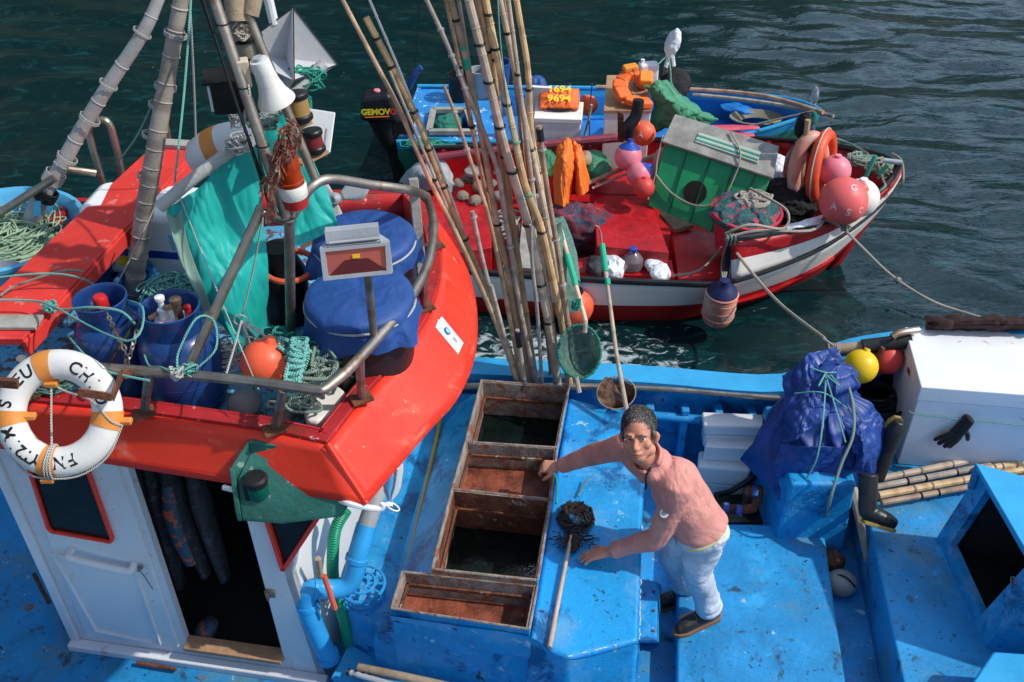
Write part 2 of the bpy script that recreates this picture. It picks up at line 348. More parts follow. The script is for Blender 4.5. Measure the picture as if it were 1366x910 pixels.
M['clear'] = mat('clear_plastic', (.75, .82, .9), .15, trans=.85, bump=0)
M['net_brown'] = mat('brown_netting', (.16, .08, .05), .85, var=.4, vs=30)
M['buoy_white'] = mat('lifebuoy_white', (.76, .74, .69), .5, var=.05, wear=[((.55, .40, .24), 5, .66, .1), ((.3, .25, .2), 24, .74, .02)], bump=.1)
M['buoy_band'] = mat('orange_band', (.72, .26, .05), .5, wear=[((.5, .3, .15), 8, .64, .1)])
M['ink'] = mat('black_ink', (.012, .012, .014), .6, bump=0)
M['horn'] = mat('horn_white', (.78, .76, .68), .35, var=.04)
M['amber'] = mat('amber_lens', (.50, .05, .004), .12, var=.2, vs=30, trans=.35, bump=.1)
M['grey'] = mat('grey_plastic', (.38, .40, .42), .5, var=.1)
M['grey_panel'] = mat('grey_panels', (.50, .50, .51), .5, var=.08, wear=[((.2, .2, .2), 6, .66, .08)])
M['twine_ol'] = mat('olive_twine', (.28, .26, .19), .7, bump=.4, bs=200)
M['twine_gd'] = mat('golden_twine', (.40, .24, .07), .6, bump=.4, bs=200)
M['twine_rd'] = mat('dark_red_twine', (.20, .012, .016), .6, bump=.4, bs=200)
M['pvc'] = mat('blue_pvc_pipe', (.03, .33, .70), .3, var=.08, wear=[((.3, .45, .55), 9, .68, .04)], bump=.05)
M['pvc_grey'] = mat('scraped_grey_pipe', (.30, .32, .33), .5, wear=[((.03, .3, .6), 9, .56, .02)])
M['green_hose'] = mat('green_hose', (.01, .30, .15), .35, bump=.05)
M['skin'] = mat('skin', (.58, .26, .17), .5, var=.12, vs=18, wear=[((.60, .19, .12), 14, .50, .25)], bump=.1, bs=120, spec=.3)
M['fleece'] = mat('salmon_fleece', (.70, .31, .26), .95, var=.14, vs=9, bump=.6, bs=200, spec=.12, fold=(3.6, 13, .7), wear=[((.64, .26, .21), 5, .52, .2)])
M['jeans'] = mat('pale_denim', (.58, .64, .72), .85, var=.12, vs=5, fold=(6, 13, .7), wear=[((.76, .79, .82), 3.5, .52, .2), ((.40, .45, .5), 7, .66, .12)], bump=.5, bs=300, spec=.2)
M['hair'] = mat('dark_greying_hair', (.035, .031, .029), .65, var=.5, vs=60, stretch=(1, 1, .35), wear=[((.20, .19, .18), 80, .48, .14)], bump=.6, bs=260)
M['boot'] = mat('black_boot', (.016, .016, .017), .4, var=.3, wear=[((.10, .09, .08), 9, .62, .1)])
M['sole_y'] = mat('ochre_sole', (.34, .25, .07), .6, var=.2)
M['shoe'] = mat('dark_leather', (.028, .022, .018), .5, var=.3, wear=[((.08, .07, .05), 9, .6, .1)], bump=.3)
M['sole'] = mat('brown_sole', (.20, .11, .06), .7)
M['greytank'] = mat('grey_float', (.32, .32, .30), .6, var=.2, wear=[((.12, .08, .05), 8, .62, .1)])
M['pattern'] = mat('patterned_fabric', (.16, .02, .03), .8, var=.3, wear=[((.03, .06, .10), 14, .52, .01), ((.4, .05, .06), 18, .60, .01), ((.05, .12, .08), 16, .66, .01)], bump=.5)
M['pattern2'] = mat('patterned_wetsuit', (.035, .035, .04), .7, var=.3, fold=(6, 14, 1.0), wear=[((.08, .08, .10), 24, .56, .02)], bump=.4)
M['wetblue'] = mat('blue_floral_fabric', (.05, .10, .16), .6, var=.2, wear=[((.55, .12, .06), 18, .55, .02), ((.6, .5, .2), 22, .66, .02)], bump=.2)
M['netting_mix'] = mat('red_and_blue_net_heap', (.03, .10, .11), .8, var=.4, vs=20, wear=[((.55, .03, .07), 12, .56, .01), ((.02, .22, .15), 15, .60, .01), ((.5, .5, .52), 24, .66, .01)], bump=1, bs=60)
M['fur'] = mat('black_shaggy_mat', (.015, .015, .016), .9, var=.5, vs=40, bump=1, bs=150)
M['bag_white'] = mat('white_plastic_bag', (.80, .82, .85), .35, var=.08, bump=.4, fold=(9, 14, 1.0))
M['stone'] = mat('brown_stone_blocks', (.22, .17, .13), .9, var=.35, vs=8, bump=.7)
# ================= water, added sky blocker =================
def axis_pts(lo, hi, fine_lo, fine_hi, step):
    a = [fine_lo + i*step for i in range(int((fine_hi-fine_lo)/step)+1)]
    s, x = step, a[-1]; out = []
    while x < hi: s *= 1.25; x += s; out.append(x)
    s, x = step, a[0]; pre = []
    while x > lo: s *= 1.25; x -= s; pre.append(x)
    return pre[::-1] + a + out
xs = axis_pts(-700, 700, -6, 10.5, .06); ys = axis_pts(-300, 900, 4.7, 19, .05)
WZ = -.40
def wave(x, y):
    qx, qy = x + .25*mnoise.noise(V((x*.8, y*.8, 3))), y + .2*mnoise.noise(V((x*.8, y*.8, 6)))
    w_ = mnoise.noise(V((qx*.42+qy*.3, qy*.8, 1.3)))*.09 + mnoise.noise(V((qx*1.0+qy*.7, qy*2.0, 4.1)))*.075 + mnoise.noise(V((qx*2.2+qy*1.4, qy*4.4, 7.7)))*.030
    return w_ * (.7 + .3*mnoise.noise(V((x*.2, y*.2, 9)))) * (1 if y > 4.6 else .3)
g = G(); nx = len(xs)
g.v = [V((x, y, WZ + (wave(x, y) if abs(x) < 60 and y < 80 else 0))) for y in ys for x in xs]
for j in range(len(ys)-1):
    for i in range(nx-1): g.f.append([j*nx+i, j*nx+i+1, (j+1)*nx+i+1, (j+1)*nx+i]); g.m.append(0); g.uv.append(None)
wm = bpy.data.materials.new('sea_water'); wm.use_nodes = True; N, L = wm.node_tree.nodes, wm.node_tree.links
b = N['Principled BSDF']; b.inputs['Roughness'].default_value = .02; b.inputs['IOR'].default_value = 1.33
tc = N.new('ShaderNodeTexCoord')
def wn(scale, sx, sy, det=3, rg=.55, dist=0.0):
    mp = N.new('ShaderNodeMapping'); mp.inputs['Scale'].default_value = (sx, sy, 1); L.new(tc.outputs['Object'], mp.inputs[0])
    n = N.new('ShaderNodeTexNoise'); n.inputs['Scale'].default_value = scale; n.inputs['Detail'].default_value = det; n.inputs['Roughness'].default_value = rg
    n.inputs['Distortion'].default_value = dist; L.new(mp.outputs[0], n.inputs['Vector']); return n.outputs['Fac']
def math_(op, a, c=None, clamp=False):
    n = N.new('ShaderNodeMath'); n.operation = op; n.use_clamp = clamp
    for k, v in ((0, a), (1, c)):
        if v is None: continue
        if isinstance(v, (int, float)): n.inputs[k].default_value = v
        else: L.new(v, n.inputs[k])
    return n.outputs[0]
def mr_(f, a, c, x=0, y=1):
    n = N.new('ShaderNodeMapRange'); n.interpolation_type = 'SMOOTHSTEP'
    for k, v in ((1, a), (2, c), (3, x), (4, y)): n.inputs[k].default_value = v
    L.new(f, n.inputs[0]); return n.outputs[0]
h = math_('ADD', math_('MULTIPLY', wn(2.2, 1, 2.0, 3, .5, .6), 1.0), math_('MULTIPLY', wn(7, 1, 2.2, 3, .55, .8), .22))
bp = N.new('ShaderNodeBump'); bp.inputs['Strength'].default_value = .38; bp.inputs['Distance'].default_value = .04; L.new(h, bp.inputs['Height']); L.new(bp.outputs[0], b.inputs['Normal'])
# foam patch left by the boats (real froth lying between the hulls)
sep = N.new('ShaderNodeSeparateXYZ'); gm = N.new('ShaderNodeNewGeometry'); L.new(gm.outputs['Position'], sep.inputs[0])
def bumpf(o, c, rr): return math_('SUBTRACT', 1, math_('POWER', math_('DIVIDE', math_('SUBTRACT', o, c), rr), 2), True)
fx = math_('MULTIPLY', bumpf(sep.outputs[0], .35, 1.5), bumpf(sep.outputs[1], 6.30, .75))
foam_n = wn(5.5, 1, 1.6, 8, .72, 1.2)
foam = mr_(math_('ADD', foam_n, math_('MULTIPLY', fx, .25)), .65, .78)
caustic_veil = mr_(wn(2.6, 1, 2, 5, .6, 1.5), .5, .75)  # lighter caustic streaks painted into the water colour
mx = N.new('ShaderNodeMix'); mx.data_type = 'RGBA'; L.new(caustic_veil, mx.inputs[0]); mx.inputs[6].default_value = (.002, .017, .019, 1); mx.inputs[7].default_value = (.006, .048, .052, 1)
mx2 = N.new('ShaderNodeMix'); mx2.data_type = 'RGBA'; L.new(foam, mx2.inputs[0]); L.new(mx.outputs[2], mx2.inputs[6]); mx2.inputs[7].default_value = (.40, .47, .48, 1)
L.new(mx2.outputs[2], b.inputs['Base Color'])
L.new(mr_(foam, 0, 1, .015, .7), b.inputs['Roughness'])
g.build('sea_water', wm, kind='structure', fix=False)

hm = mat('cliff_scrub', (.04, .05, .03), .95, var=.5, vs=.08, wear=[((.13, .10, .075), .10, .50, .15)], bump=0)
g = G(); rows = []  # unseen cliff added to block the sky in the water's reflections
for j in range(14):
    t = j/13; row = []
    for i in range(60):
        az = lerp(-75, 60, i/59); d_ = 62 + 40*t + 8*mnoise.noise(V((az*.08, t*2, 0)))
        top = 125 if az < 4 else (125 - (az-4)*7.5 if az < 15 else max(22, 42-(az-15)*1.2))  # crest lowered at right so the water mirrors sky there
        top *= 1 + .25*mnoise.noise(V((az*.07, 3, 0))) + .08*mnoise.noise(V((az*.5, 3, 0)))
        row.append(V((math.sin(R(az))*d_, math.cos(R(az))*d_, -3 + (top+3)*t + 2.5*mnoise.noise(V((az*.3, t*6, 5))))))
    rows.append(row)
g.sheet(rows, 60, 13, lin=True)
g.build('cliff_hills', hm, kind='structure')

# ================= the blue fishing boat =================
boat = thing('fishing_boat', 'large blue fishing boat with red-rimmed white wheelhouse and rusty bait wells', 'fishing boat', (0, 3.5, 0))
def onplane(px, py, p0, n):
    d = _ray(px, py); o = V((0, 0, HC)); t = (V(p0)-o).dot(n)/d.dot(n); return o + d*t
# hull: far bulwark, near bulwark, deck
far = [V((-5.2, 5.0, .75)), V((-3.4, 5.12, .68)), W(380, 480, .66), W(600, 488, .65), W(850, 500, .65), W(1045, 512, .66), W(1120, 470, .82), W(1220, 452, .9), W(1366, 436, .98), V((4.6, 4.7, 1.1)), V((5.6, 3.9, 1.2)), V((6.3, 2.9, 1.25))]
near = [V((-5.2, 2.2, .75)), V((-3, 2.0, .68)), V((0, 1.85, .65)), V((2.5, 1.9, .8)), V((4.6, 2.1, 1.0)), V((5.6, 2.4, 1.15)), V((6.3, 2.85, 1.25))]
for line, sgn in ((far, 1), (near, -1)):
    top = [p + V((0, .02*sgn, 0)) for p in line]; mid = [V((p.x, p.y+.03*sgn, .02)) for p in line]; low = [V((p.x*.98, p.y-.25*sgn, -.7)) for p in line]
    g = G(); g.sheet([top, mid, low], 44, 6); g.build('hull_side', M['blue'], boat, solid=.05, soff=0)
    L_ = cat(line, 5); g = G()
    a = [p + V((0, -.085, .012)) for p in L_]; c = [p + V((0, .085, .012)) for p in L_]
    for i in range(len(L_)-1):
        g.prism([p - V((0, 0, .05)) for p in (a[i], a[i+1], c[i+1], c[i])], [a[i], a[i+1], c[i+1], c[i]], cap=True)
    g.build('gunwale', M['light_blue'], boat)  # rail top's lighter blue is reflected light put into the colour
g = G(); g.sheet([[V((x, 2.0, 0)), V((x, 5.05, 0))] for x in (-5, -2, 1, 4, 5.6)], 8, 8, lin=True); g.build('deck', M['blue_deck'], boat)
g = G(); g.sheet([[V((-5.2, y, z)) for y in (2.2, 3.6, 5.0)] for z in (.75, -.7)], 4, 4, lin=True); g.build('transom', M['blue'], boat, solid=.05)
# steel rubbing tube + inner rail moulding on the far bulwark
g = G(); g.tube([W(560, 500, .66)+V((0, -.09, -.02)), W(850, 517, .62), W(1040, 531, .62)], .022, 10, smooth=6); g.build('grab_rail', M['rail'], boat)
g = G(); g.tube([W(640, 540, .42), W(850, 553, .42), W(1010, 566, .42)], .03, 8); g.build('bulwark_stringer', M['blue'], boat, sharp=60)
for px in (868, 915, 960, 1005):
    p = W(px, 548 + (px-868)*.06, .48); g = G(); g.box((p.x, p.y+.05, .24), (.05, .09, .5)); g.build('bulwark_rib', M['blue'], boat, bevel=.006)
# ---- bait wells and trunk ----
RZ = .78
A1, B1, A2, B2, A3, B3, A4, B4 = [W(x, y, RZ) for x, y in ((642, 508), (759, 517), (621, 590), (743, 598), (603, 653), (735, 667), (576, 760), (717, 775))]
A4b, A5, B5 = W(536, 768.5, .74), W(522, 812, .74), W(706, 840, .74)
B4b = V((B4.x, B4.y-.004, .74)); A4b = V((A4b.x, lerp(A4, B4, (A4b.x-A4.x)/(B4.x-A4.x)).y-.004, .74))
def well(quad, z, zf, m_wall, m_floor, label, fl='well_floor'):
    q = [V((p.x, p.y, z)) for p in quad]; c = sum(q, V())/4
    ins = [p + (c-p).normalized()*.018 for p in q]
    g = G(); bot = [V((p.x, p.y, .3)) for p in q]; ib = [V((p.x, p.y, zf-.1)) for p in ins]
    n = 4
    fs = [(k, (k+1) % 4, 4+(k+1) % 4, 4+k) for k in range(4)]
    g.q(bot+q, fs, 0); g.q(ib+ins, [f[::-1] for f in fs], 1); 
    rim = [p+V((0, 0, .001)) for p in q] + [p+V((0, 0, .001)) for p in ins]
    g.q(rim, fs, 2)
    o = g.build('bait_well', [M['blue'], m_wall, M['rust_pale']], boat, fix=False, sharp=0)
    for p_ in o.data.polygons: p_.use_smooth = False
    if label: o['label'] = label
    g = G(); g.sheet([[V((ins[3].x, ins[3].y, zf)), V((ins[2].x, ins[2].y, zf))], [V((ins[0].x, ins[0].y, zf)), V((ins[1].x, ins[1].y, zf))]], 8, 8, disp=(lambda u, v, p: .006*fbm(p, 14)), lin=True)
    g.build(fl, m_floor, o)
    # angle bar welded inside and rust ledges
    g = G()
    for k in range(4):
        a, b2 = ins[k], ins[(k+1) % 4]; zz = zf + (z-zf)*.55; cc = (c-(a+b2)/2); cc.z = 0; cc.normalize()
        g.beam(V((a.x, a.y, zz))+cc*.012, V((b2.x, b2.y, zz))+cc*.012, .012, .02)
    g.build('angle_bar', M['rust'], o)
    g = G(); rim_ = [p+V((0, 0, .004)) for p in q]
    for k in range(4): 
        a, b2 = rim_[k], rim_[(k+1) % 4]; pts = [lerp(a, b2, t/14) + V((0, 0, .002*mnoise.noise(V((t*1.7, k*3.1, z))))) for t in range(15)]
        g.tube(pts, .0065, 6)
    g.build('rim', M['rust_pale'], o)
    return o
wellw = mat('bait_water', (.004, .010, .009), .06, var=.3, bump=.5, bs=5)
well((A1, B1, B2, A2), RZ, .52, M['rust_pale'], wellw, 'farthest open bait well full of dark water', 'well_water')
well((A2, B2, B3, A3), RZ, .60, M['rust_pale'], M['rust_red'], 'shallow dry bait well between the two water-filled ones')
well((A3, B3, B4, A4), RZ, .50, M['rust'], wellw, 'largest bait well with dark water and rusty walls', 'well_water')
well((A4b, B4b, B5, A5), .74, .58, M['rust_pale'], M['rust_red'], 'nearest shallow bait well with orange rusty floor')
def pl(*a): return [W(*k) for k in a]
g = G(); q = [A4+V((0, -.006, -.2)), B4+V((0, -.006, -.2)), B4+V((0, -.006, -.002)), A4+V((0, -.006, -.002))]; g.slab(q, .004); g.build('well_front_plate', M['rust_pale'], boat)
g = G()
P2 = [(759, 517, RZ), (832, 549, .68), (864, 578, .68), (857, 693, .68), (852, 855, .68), (757, 878, .68), (706, 840, .74)]
q = pl(*P2); q[0] = V((B1.x, B1.y+.03, 0)); q[-1] = V((B5.x, B5.y-.02, 0))
cc = sum(q, V())/len(q)
g.prism([V((p.x + (p.x-cc.x)*.06, p.y + (p.y-cc.y)*.06*(1 if p.y < cc.y else 0), 0)) for p in q], [V((p.x, p.y, .68)) for p in q])
g.build('trunk_top', M['blue'], boat, bevel=.025)
g = G()   # slanted shoulder left of the wells
lo = pl((598, 522, .42), (526, 772, .42)); hi = [V((A1.x-.015, A1.y+.02, .66)), V((A4.x-.015, A4.y, .66))]
g.prism([V((lo[0].x, lo[0].y, .3)), V((lo[1].x, lo[1].y, .3)), V((hi[1].x, hi[1].y, .3)), V((hi[0].x, hi[0].y, .3))], [lo[0], lo[1], hi[1], hi[0]])
g.build('well_shoulder', M['blue'], boat, bevel=.015)
g = G(); P1 = pl((458, 808, .42), (527, 846, .42), (720, 880, .42), (745, 700, .42), (770, 520, .42), (640, 505, .42), (585, 520, .42), (545, 590, .42), (490, 700, .42))
for i in (3, 4): P1[i].x -= .0
g.prism([V((p.x-.02, p.y-.06 if i < 3 else p.y, 0)) for i, p in enumerate(P1)], P1); g.build('trunk_base', M['blue'], boat, bevel=.03)
g = G()   # rounded front fairing under the nearest well
r0 = [V((A5.x-.01, A5.y-.012, .70)), V((lerp(A5, B5, .5).x, lerp(A5, B5, .5).y-.012, .70)), V((B5.x, B5.y-.012, .70)), W(757, 879, .675), W(853, 857, .675)]
r1 = [W(527, 842, .50), W(588, 858, .50), W(700, 876, .55), W(757, 884, .6), W(853, 863, .6)]
r2 = [W(500, 850, .40), W(588, 868, .42), W(705, 886, .48), W(757, 893, .52), W(853, 875, .52)]
r3 = [V((p.x, p.y-.05, .0)) for p in r2]
g.sheet([r0, r1, r2, r3], 28, 24); g.build('front_fairing', M['blue'], boat, sharp=60)
g = G(); g.prism(pl((455, 925, .0), (640, 960, .0), (640, 915, .0), (470, 850, .0)), pl((440, 905, .16), (600, 940, .16), (600, 905, .16), (470, 850, .16))); g.build('step_ledge', M['light_blue'], boat, bevel=.01)
g = G(); g.prism(pl((853, 775, 0), (882, 779, 0), (880, 859, 0), (852, 858, 0)), pl((850, 772, .42), (877, 776, .42), (876, 855, .42), (850, 855, .42))); o = g.build('bracket_box', M['blue'], boat, bevel=.008)
g = G()
for y in (790, 815, 842): g.lathe([(.008, 0), (.008, .008), (0, .01)], W(872, y, .42), n=8)
g.build('bolt', M['rust'], o)
rdc = random.Random(17)
def chips(a, b_, n_, name_, par, r_=.004):
    g = G()
    for k in range(n_):
        t0 = rdc.random(); l_ = rdc.uniform(.01, .05)/(b_-a).length; p, q_ = lerp(a, b_, t0), lerp(a, b_, min(1, t0+l_)); g.tube([p, lerp(p, q_, .5)+V((rdc.uniform(-1, 1)*.003, rdc.uniform(-1, 1)*.003, .001)), q_], [.001, rdc.uniform(.5, 1)*r_, .001], 6)
    return g.build(name_, mat('chipped_white_edge', (.60, .66, .70), .6), par)
e_ = [W(857, 693, .677), W(853, 853, .677), W(757, 876, .677)]
chips(e_[0], e_[1], 22, 'chipped_edge', boat); chips(e_[1], e_[2], 8, 'chipped_edge', boat)
# ---- hatch platform the man stands on ----
HZ = .15
hp = pl((905, 697, HZ), (1070, 699, HZ), (1092, 702, HZ), (1101, 716, HZ), (1128, 905, HZ), (1130, 925, HZ), (902, 925, HZ), (902, 880, HZ))
g = G(); g.prism([V((p.x, p.y, .08)) for p in hp], hp); g.build('hatch_cover', M['blue_deck'], boat, bevel=.02)
c = sum(hp, V())/len(hp); g = G(); g.prism([V((lerp(c, p, .94).x, lerp(c, p, .94).y, 0)) for p in hp], [V((lerp(c, p, .94).x, lerp(c, p, .94).y, .082)) for p in hp]); g.build('hatch_coaming', M['blue'], boat)
# ---- blue bait box under the tarpaulin, raised foredeck, hood, box at lower right ----
g = G(); g.prism([V((1.57, 4.03, 0)), V((2.0, 4.03, 0)), V((2.02, 4.75, 0)), V((1.52, 4.75, 0))], [V((1.60, 4.07, .58)), V((1.98, 4.07, .58)), V((2.0, 4.75, .58)), V((1.58, 4.75, .58))]); g.build('deck_locker', M['blue'], boat, bevel=.02)
FZ = .35
a, b2 = W(1163, 714, FZ), W(1205, 910, FZ); d = (b2-a)/(b2.y-a.y)
l0, l1 = a + d*(4.95-a.y), a + d*(1.95-a.y)
g = G(); g.prism([V((p.x, p.y, 0)) for p in (l0, l1, V((5.4, 2.1, 0)), V((5.2, 4.4, 0)), V((4, 4.9, 0)))], [V((p.x, p.y, FZ)) for p in (l0, l1, V((5.4, 2.1, 0)), V((5.2, 4.4, 0)), V((4, 4.9, 0)))]); g.build('foredeck', M['blue_deck'], boat, bevel=.015)
hx = 2.45
A, B, C_, D = V((hx-.02, 3.87, FZ)), V((hx-.02, 3.13, FZ)), V((hx+.10, 3.13, .92)), V((hx+.06, 3.85, .92))
g = G(); X = V((1.1, -.50, 0)); 
def fr(u, v): return lerp(lerp(A, B, u), lerp(D, C_, u), v)
fq = [fr(0, 0), fr(1, 0), fr(1, 1), fr(0, 1)]; op = [fr(.16, .13), fr(.80, .13), fr(.84, .93), fr(.16, .93)]
g.q(fq+op, [(0, 1, 5, 4), (1, 2, 6, 5), (2, 3, 7, 6), (3, 0, 4, 7)]); 
g.q([p+V((.045, 0, 0)) for p in op]+op, [(0, 1, 5, 4), (1, 2, 6, 5), (2, 3, 7, 6), (3, 0, 4, 7)])
g.q([A, D, D+X, A+X], [(0, 1, 2, 3)]); g.q([B, C_, C_+X, B+X], [(0, 1, 2, 3)]); g.q([A+X, D+X, C_+X, B+X], [(0, 1, 2, 3)])
hood = g.build('companion_hood', M['blue'], boat, fix=True)
g = G(); dk_ = V((.06, 0, .004)); g.q([fr(.12, .02)+dk_, fr(.97, .02)+dk_, fr(.97, .97)+dk_, fr(.12, .97)+dk_]+[fr(.12, .02)+dk_+X*.92, fr(.97, .02)+dk_+X*.92, fr(.97, .97)+dk_+X*.92, fr(.12, .97)+dk_+X*.92], [(0, 1, 5, 4), (1, 2, 6, 5), (2, 3, 7, 6), (3, 0, 4, 7), (4, 5, 6, 7)]); g.build('dark_lining', M['dark'], hood)  # near-black liner added: the shade inside the opening is painted
g = G(); g.slab([C_+V((-.03, -.03, .03)), C_+X+V((0, -.03, .03)), D+X+V((0, .02, .03)), D+V((-.03, .02, .03))], .03); g.build('roof', M['light_blue'], hood, bevel=.006)  # roof's lighter blue is sunlight put into the colour
g = G(); ring = [fr(.86, .72)+V((-.02, 0, 0))+V((0, .022*math.cos(t*.7), .022*math.sin(t*.7))) for t in range(9)]; g.tube(ring, .004, 6, closed=True); g.build('ring_latch', M['rail'], hood)
g = G(); g.beam(fr(.0, .98)+V((-.02, 0, .02)), fr(.05, .8)+V((-.02, 0, 0)), .03, .02); g.beam(fr(1, .98)+V((-.02, 0, .02)), fr(.97, .8)+V((-.02, 0, 0)), .03, .02); g.build('hinge', M['blue'], hood)
q = pl((1325, 868, .6), (1290, 920, .6), (1500, 960, .6), (1500, 880, .6))
g = G(); g.prism([V((p.x, p.y, FZ)) for p in q], q); g.build('deck_box', M['light_blue'], boat, bevel=.015)
# ================= wheelhouse =================
WL, WR = W(105, 857, 0), W(435, 905, 0); wd = (WR-WL).normalized(); wn_ = V((wd.y, -wd.x, 0)); win = -wn_
def wp(px, py, off=0): return onplane(px, py, WL, wn_) + wn_*off
def wup(p, z): return V((p.x, p.y, z))
house = thing_parent = None
ZT = 1.82
waist = wp(388, 760); topc = wp(452, 688); topc = V((topc.x, topc.y, max(topc.z, ZT)))
dl_b, dl_t = wp(252, 868), wup(wp(170, 625), ZT)      # left jamb of the doorway
dr_b, dr_t = wp(383, 893), wup(wp(325, 690), ZT)
s_lo = wup(dl_b, .0)
# side wall pieces facing the camera
g = G(); th = .045
def wslab(pts): g.prism([p+win*th for p in pts], pts)
def along(z, t): return V((WL.x+wd.x*t, WL.y+wd.y*t, z))
Lw = (WR-WL).length; td1, td2 = (dl_b-WL).dot(wd), (dr_b-WL).dot(wd); 
tdt1, tdt2 = (wp(170, 625)-WL).dot(wd), (wp(325, 690)-WL).dot(wd)
wslab([along(0, 0), along(0, td1), along(ZT, tdt1), along(ZT, -.02)])
wslab([along(0, td2), along(0, Lw), waist, topc, along(ZT, tdt2)])
wslab([along(.0, td1), along(.0, td2), along(.13, td2), along(.13, td1)])
bl = along(0, 0)+win*1.5; 
g.prism([bl, along(0, 0)+win*0.05, along(0, 0)+win*.05+wd*.04, bl+wd*.04], [p+V((0, 0, ZT)) for p in (bl, along(0, 0)+win*0.05, along(0, 0)+win*.05+wd*.04, bl+wd*.04)])
g.prism([bl, bl+win*.04, bl+win*.04+wd*Lw, bl+wd*Lw], [p+V((0, 0, ZT)) for p in (bl, bl+win*.04, bl+win*.04+wd*Lw, bl+wd*Lw)])
q = [along(0, Lw), waist, waist+win*1.5, along(0, Lw)+win*1.5]; g.prism([p-wd*.04 for p in q], q)
house = g.build('wheelhouse', M['white'], boat, sharp=20)
q = [waist, topc, topc+win*1.5, waist+win*1.5]; 
g = G(); fr2 = lambda u, v: lerp(lerp(waist, topc, v), lerp(waist+win*1.5, topc+win*1.5, v), u)
g.prism([p-wd*.03 for p in q], q); g.build('windscreen_wall', M['white'], house)
g = G()
for u0, u1 in ((.08, .33), (.38, .63), (.68, .93)): g.slab([fr2(u0, .15)+wd*.02, fr2(u1, .15)+wd*.02, fr2(u1, .85)+wd*.02, fr2(u0, .85)+wd*.02], .01)
g.build('windscreen', M['glass'], house)
g = G(); g.slab([fr2(.0, .45)+wn_*.02+wd*.0, fr2(.0, 1)+wn_*.02, fr2(.0, 1)+wn_*.02-wd*.05, fr2(0, .45)+wn_*.02-wd*.03], .02); g.build('red_trim', M['red'], house)
# plinth moulding, corner strip
g = G(); g.beam(along(.02, -.03)+wn_*.03, along(.02, Lw+.02)+wn_*.03, .06, .05); g.build('base_moulding', M['white'], house, bevel=.01)
g = G(); g.beam(along(0.05, 0.0)+wn_*.012, along(ZT, -.02)+wn_*.012, .05, .024, up=wn_); g.build('corner_post', M['white'], house, bevel=.006)
g = G(); g.beam(along(.145, td1)+wn_*.0, along(.145, td2)+wn_*0, .09, .03); g.build('door_sill', M['ply'], house, bevel=.006)
# door: leaf, moulding, window, handle
door_pts = [wp(112, 850), wp(244, 866), wp(160, 618), wp(14, 590)]
D0 = .018
g = G(); dq = [wp(118, 846, D0), wp(240, 861, D0), wup(wp(158, 618), ZT-.03)+wn_*D0, wup(wp(20, 598), ZT-.03)+wn_*D0]; g.slab(dq, D0+.004); door = g.build('door', M['white'], boat, bevel=.006)
g = G(); mo = [wp(x, y, D0+.006) for x, y in ((74, 733), (131, 836), (217, 854), (182, 752))]
for i in range(4): g.beam(mo[i], mo[(i+1) % 4], .012, .022, up=wn_)
g.build('door_panel_moulding', M['white'], door, bevel=.004)
wq = [wp(x, y, D0) for x, y in ((36, 596), (70, 702), (155, 717), (116, 606))]
g = G(); c4 = sum(wq, V())/4; rr = []
for i in range(4):
    p, a_, b_ = wq[i], wq[i-1], wq[(i+1) % 4]
    for t in (.16, .05): rr.append(lerp(p, a_, t))
    for t in (.05, .16): rr.append(lerp(p, b_, t))
g.q([p+wn_*.005 for p in rr], [tuple(range(len(rr)))]); wf = g.build('door_window', M['glass'], door)
g = G(); g.tube([p+wn_*.012 for p in rr], .014, 8, closed=True, flat=.7, smooth=3); g.build('window_frame', M['red'], door, sharp=60)
g = G(); ha = wp(100, 728, D0+.05); hb = wp(182, 747, D0+.05); g.tube([ha-wn_*.045, ha, lerp(ha, hb, .15)+V((0, 0, -.012)), lerp(ha, hb, .85)+V((0, 0, -.012)), hb, hb-wn_*.045], .017, 10, smooth=4, flat=.8); g.build('handle', M['plastic_white'], door)
g = G(); kp = wp(191, 750, D0+.01); g.lathe([(.014, 0), (.014, .01), (.007, .012), (.007, .03), (0, .03)], kp, wn_, n=10); g.tube([kp+wn_*.02, wp(197, 760, .04), wp(207, 780, .03)], .003, 5); g.build('lock', M['rail'], door)
# small side window (triangular) and its red frame
tq = [wp(354, 680, .004), wp(379, 757, .004), wp(430, 680, .004)]
g = G(); g.slab(tq, .008); g.build('side_window', M['glass'], house)
g = G()
for i in range(3): g.beam(tq[i]+wn_*.008, tq[(i+1) % 3]+wn_*.008, .02, .026, up=wn_)
g.build('window_frame', M['red'], house)
g = G(); hq = wp(361, 790, .006); g.box(hq, (.05, .02, .05)); g.tube([hq+V((-.01, -.02, .02)), hq+V((-.01, -.02, -.03))], .008, 6); g.build('hinge', M['rail'], house)
# doorstep hook row on the floor of the wheelhouse edge
g = G(); g.tube([W(45, 765, .25), W(55, 785, .2), W(66, 805, .15)], .012, 6); g.build('door_hinge', M['rust'], door)
# interior floor
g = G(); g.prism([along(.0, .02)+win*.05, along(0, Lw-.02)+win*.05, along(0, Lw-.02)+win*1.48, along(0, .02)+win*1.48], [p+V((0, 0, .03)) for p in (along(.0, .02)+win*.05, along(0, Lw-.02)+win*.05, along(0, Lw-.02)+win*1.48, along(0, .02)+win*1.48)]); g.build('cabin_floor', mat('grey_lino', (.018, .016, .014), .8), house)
g = G(); g.prism([along(.03, .05)+win*.9, along(.03, Lw*.5)+win*.9, along(.03, Lw*.5)+win*1.4, along(.03, .05)+win*1.4], [p+V((0, 0, .55)) for p in (along(.03, .05)+win*.9, along(.03, Lw*.5)+win*.9, along(.03, Lw*.5)+win*1.4, along(.03, .05)+win*1.4)]); g.build('cabin_bench', M['dark'], house)
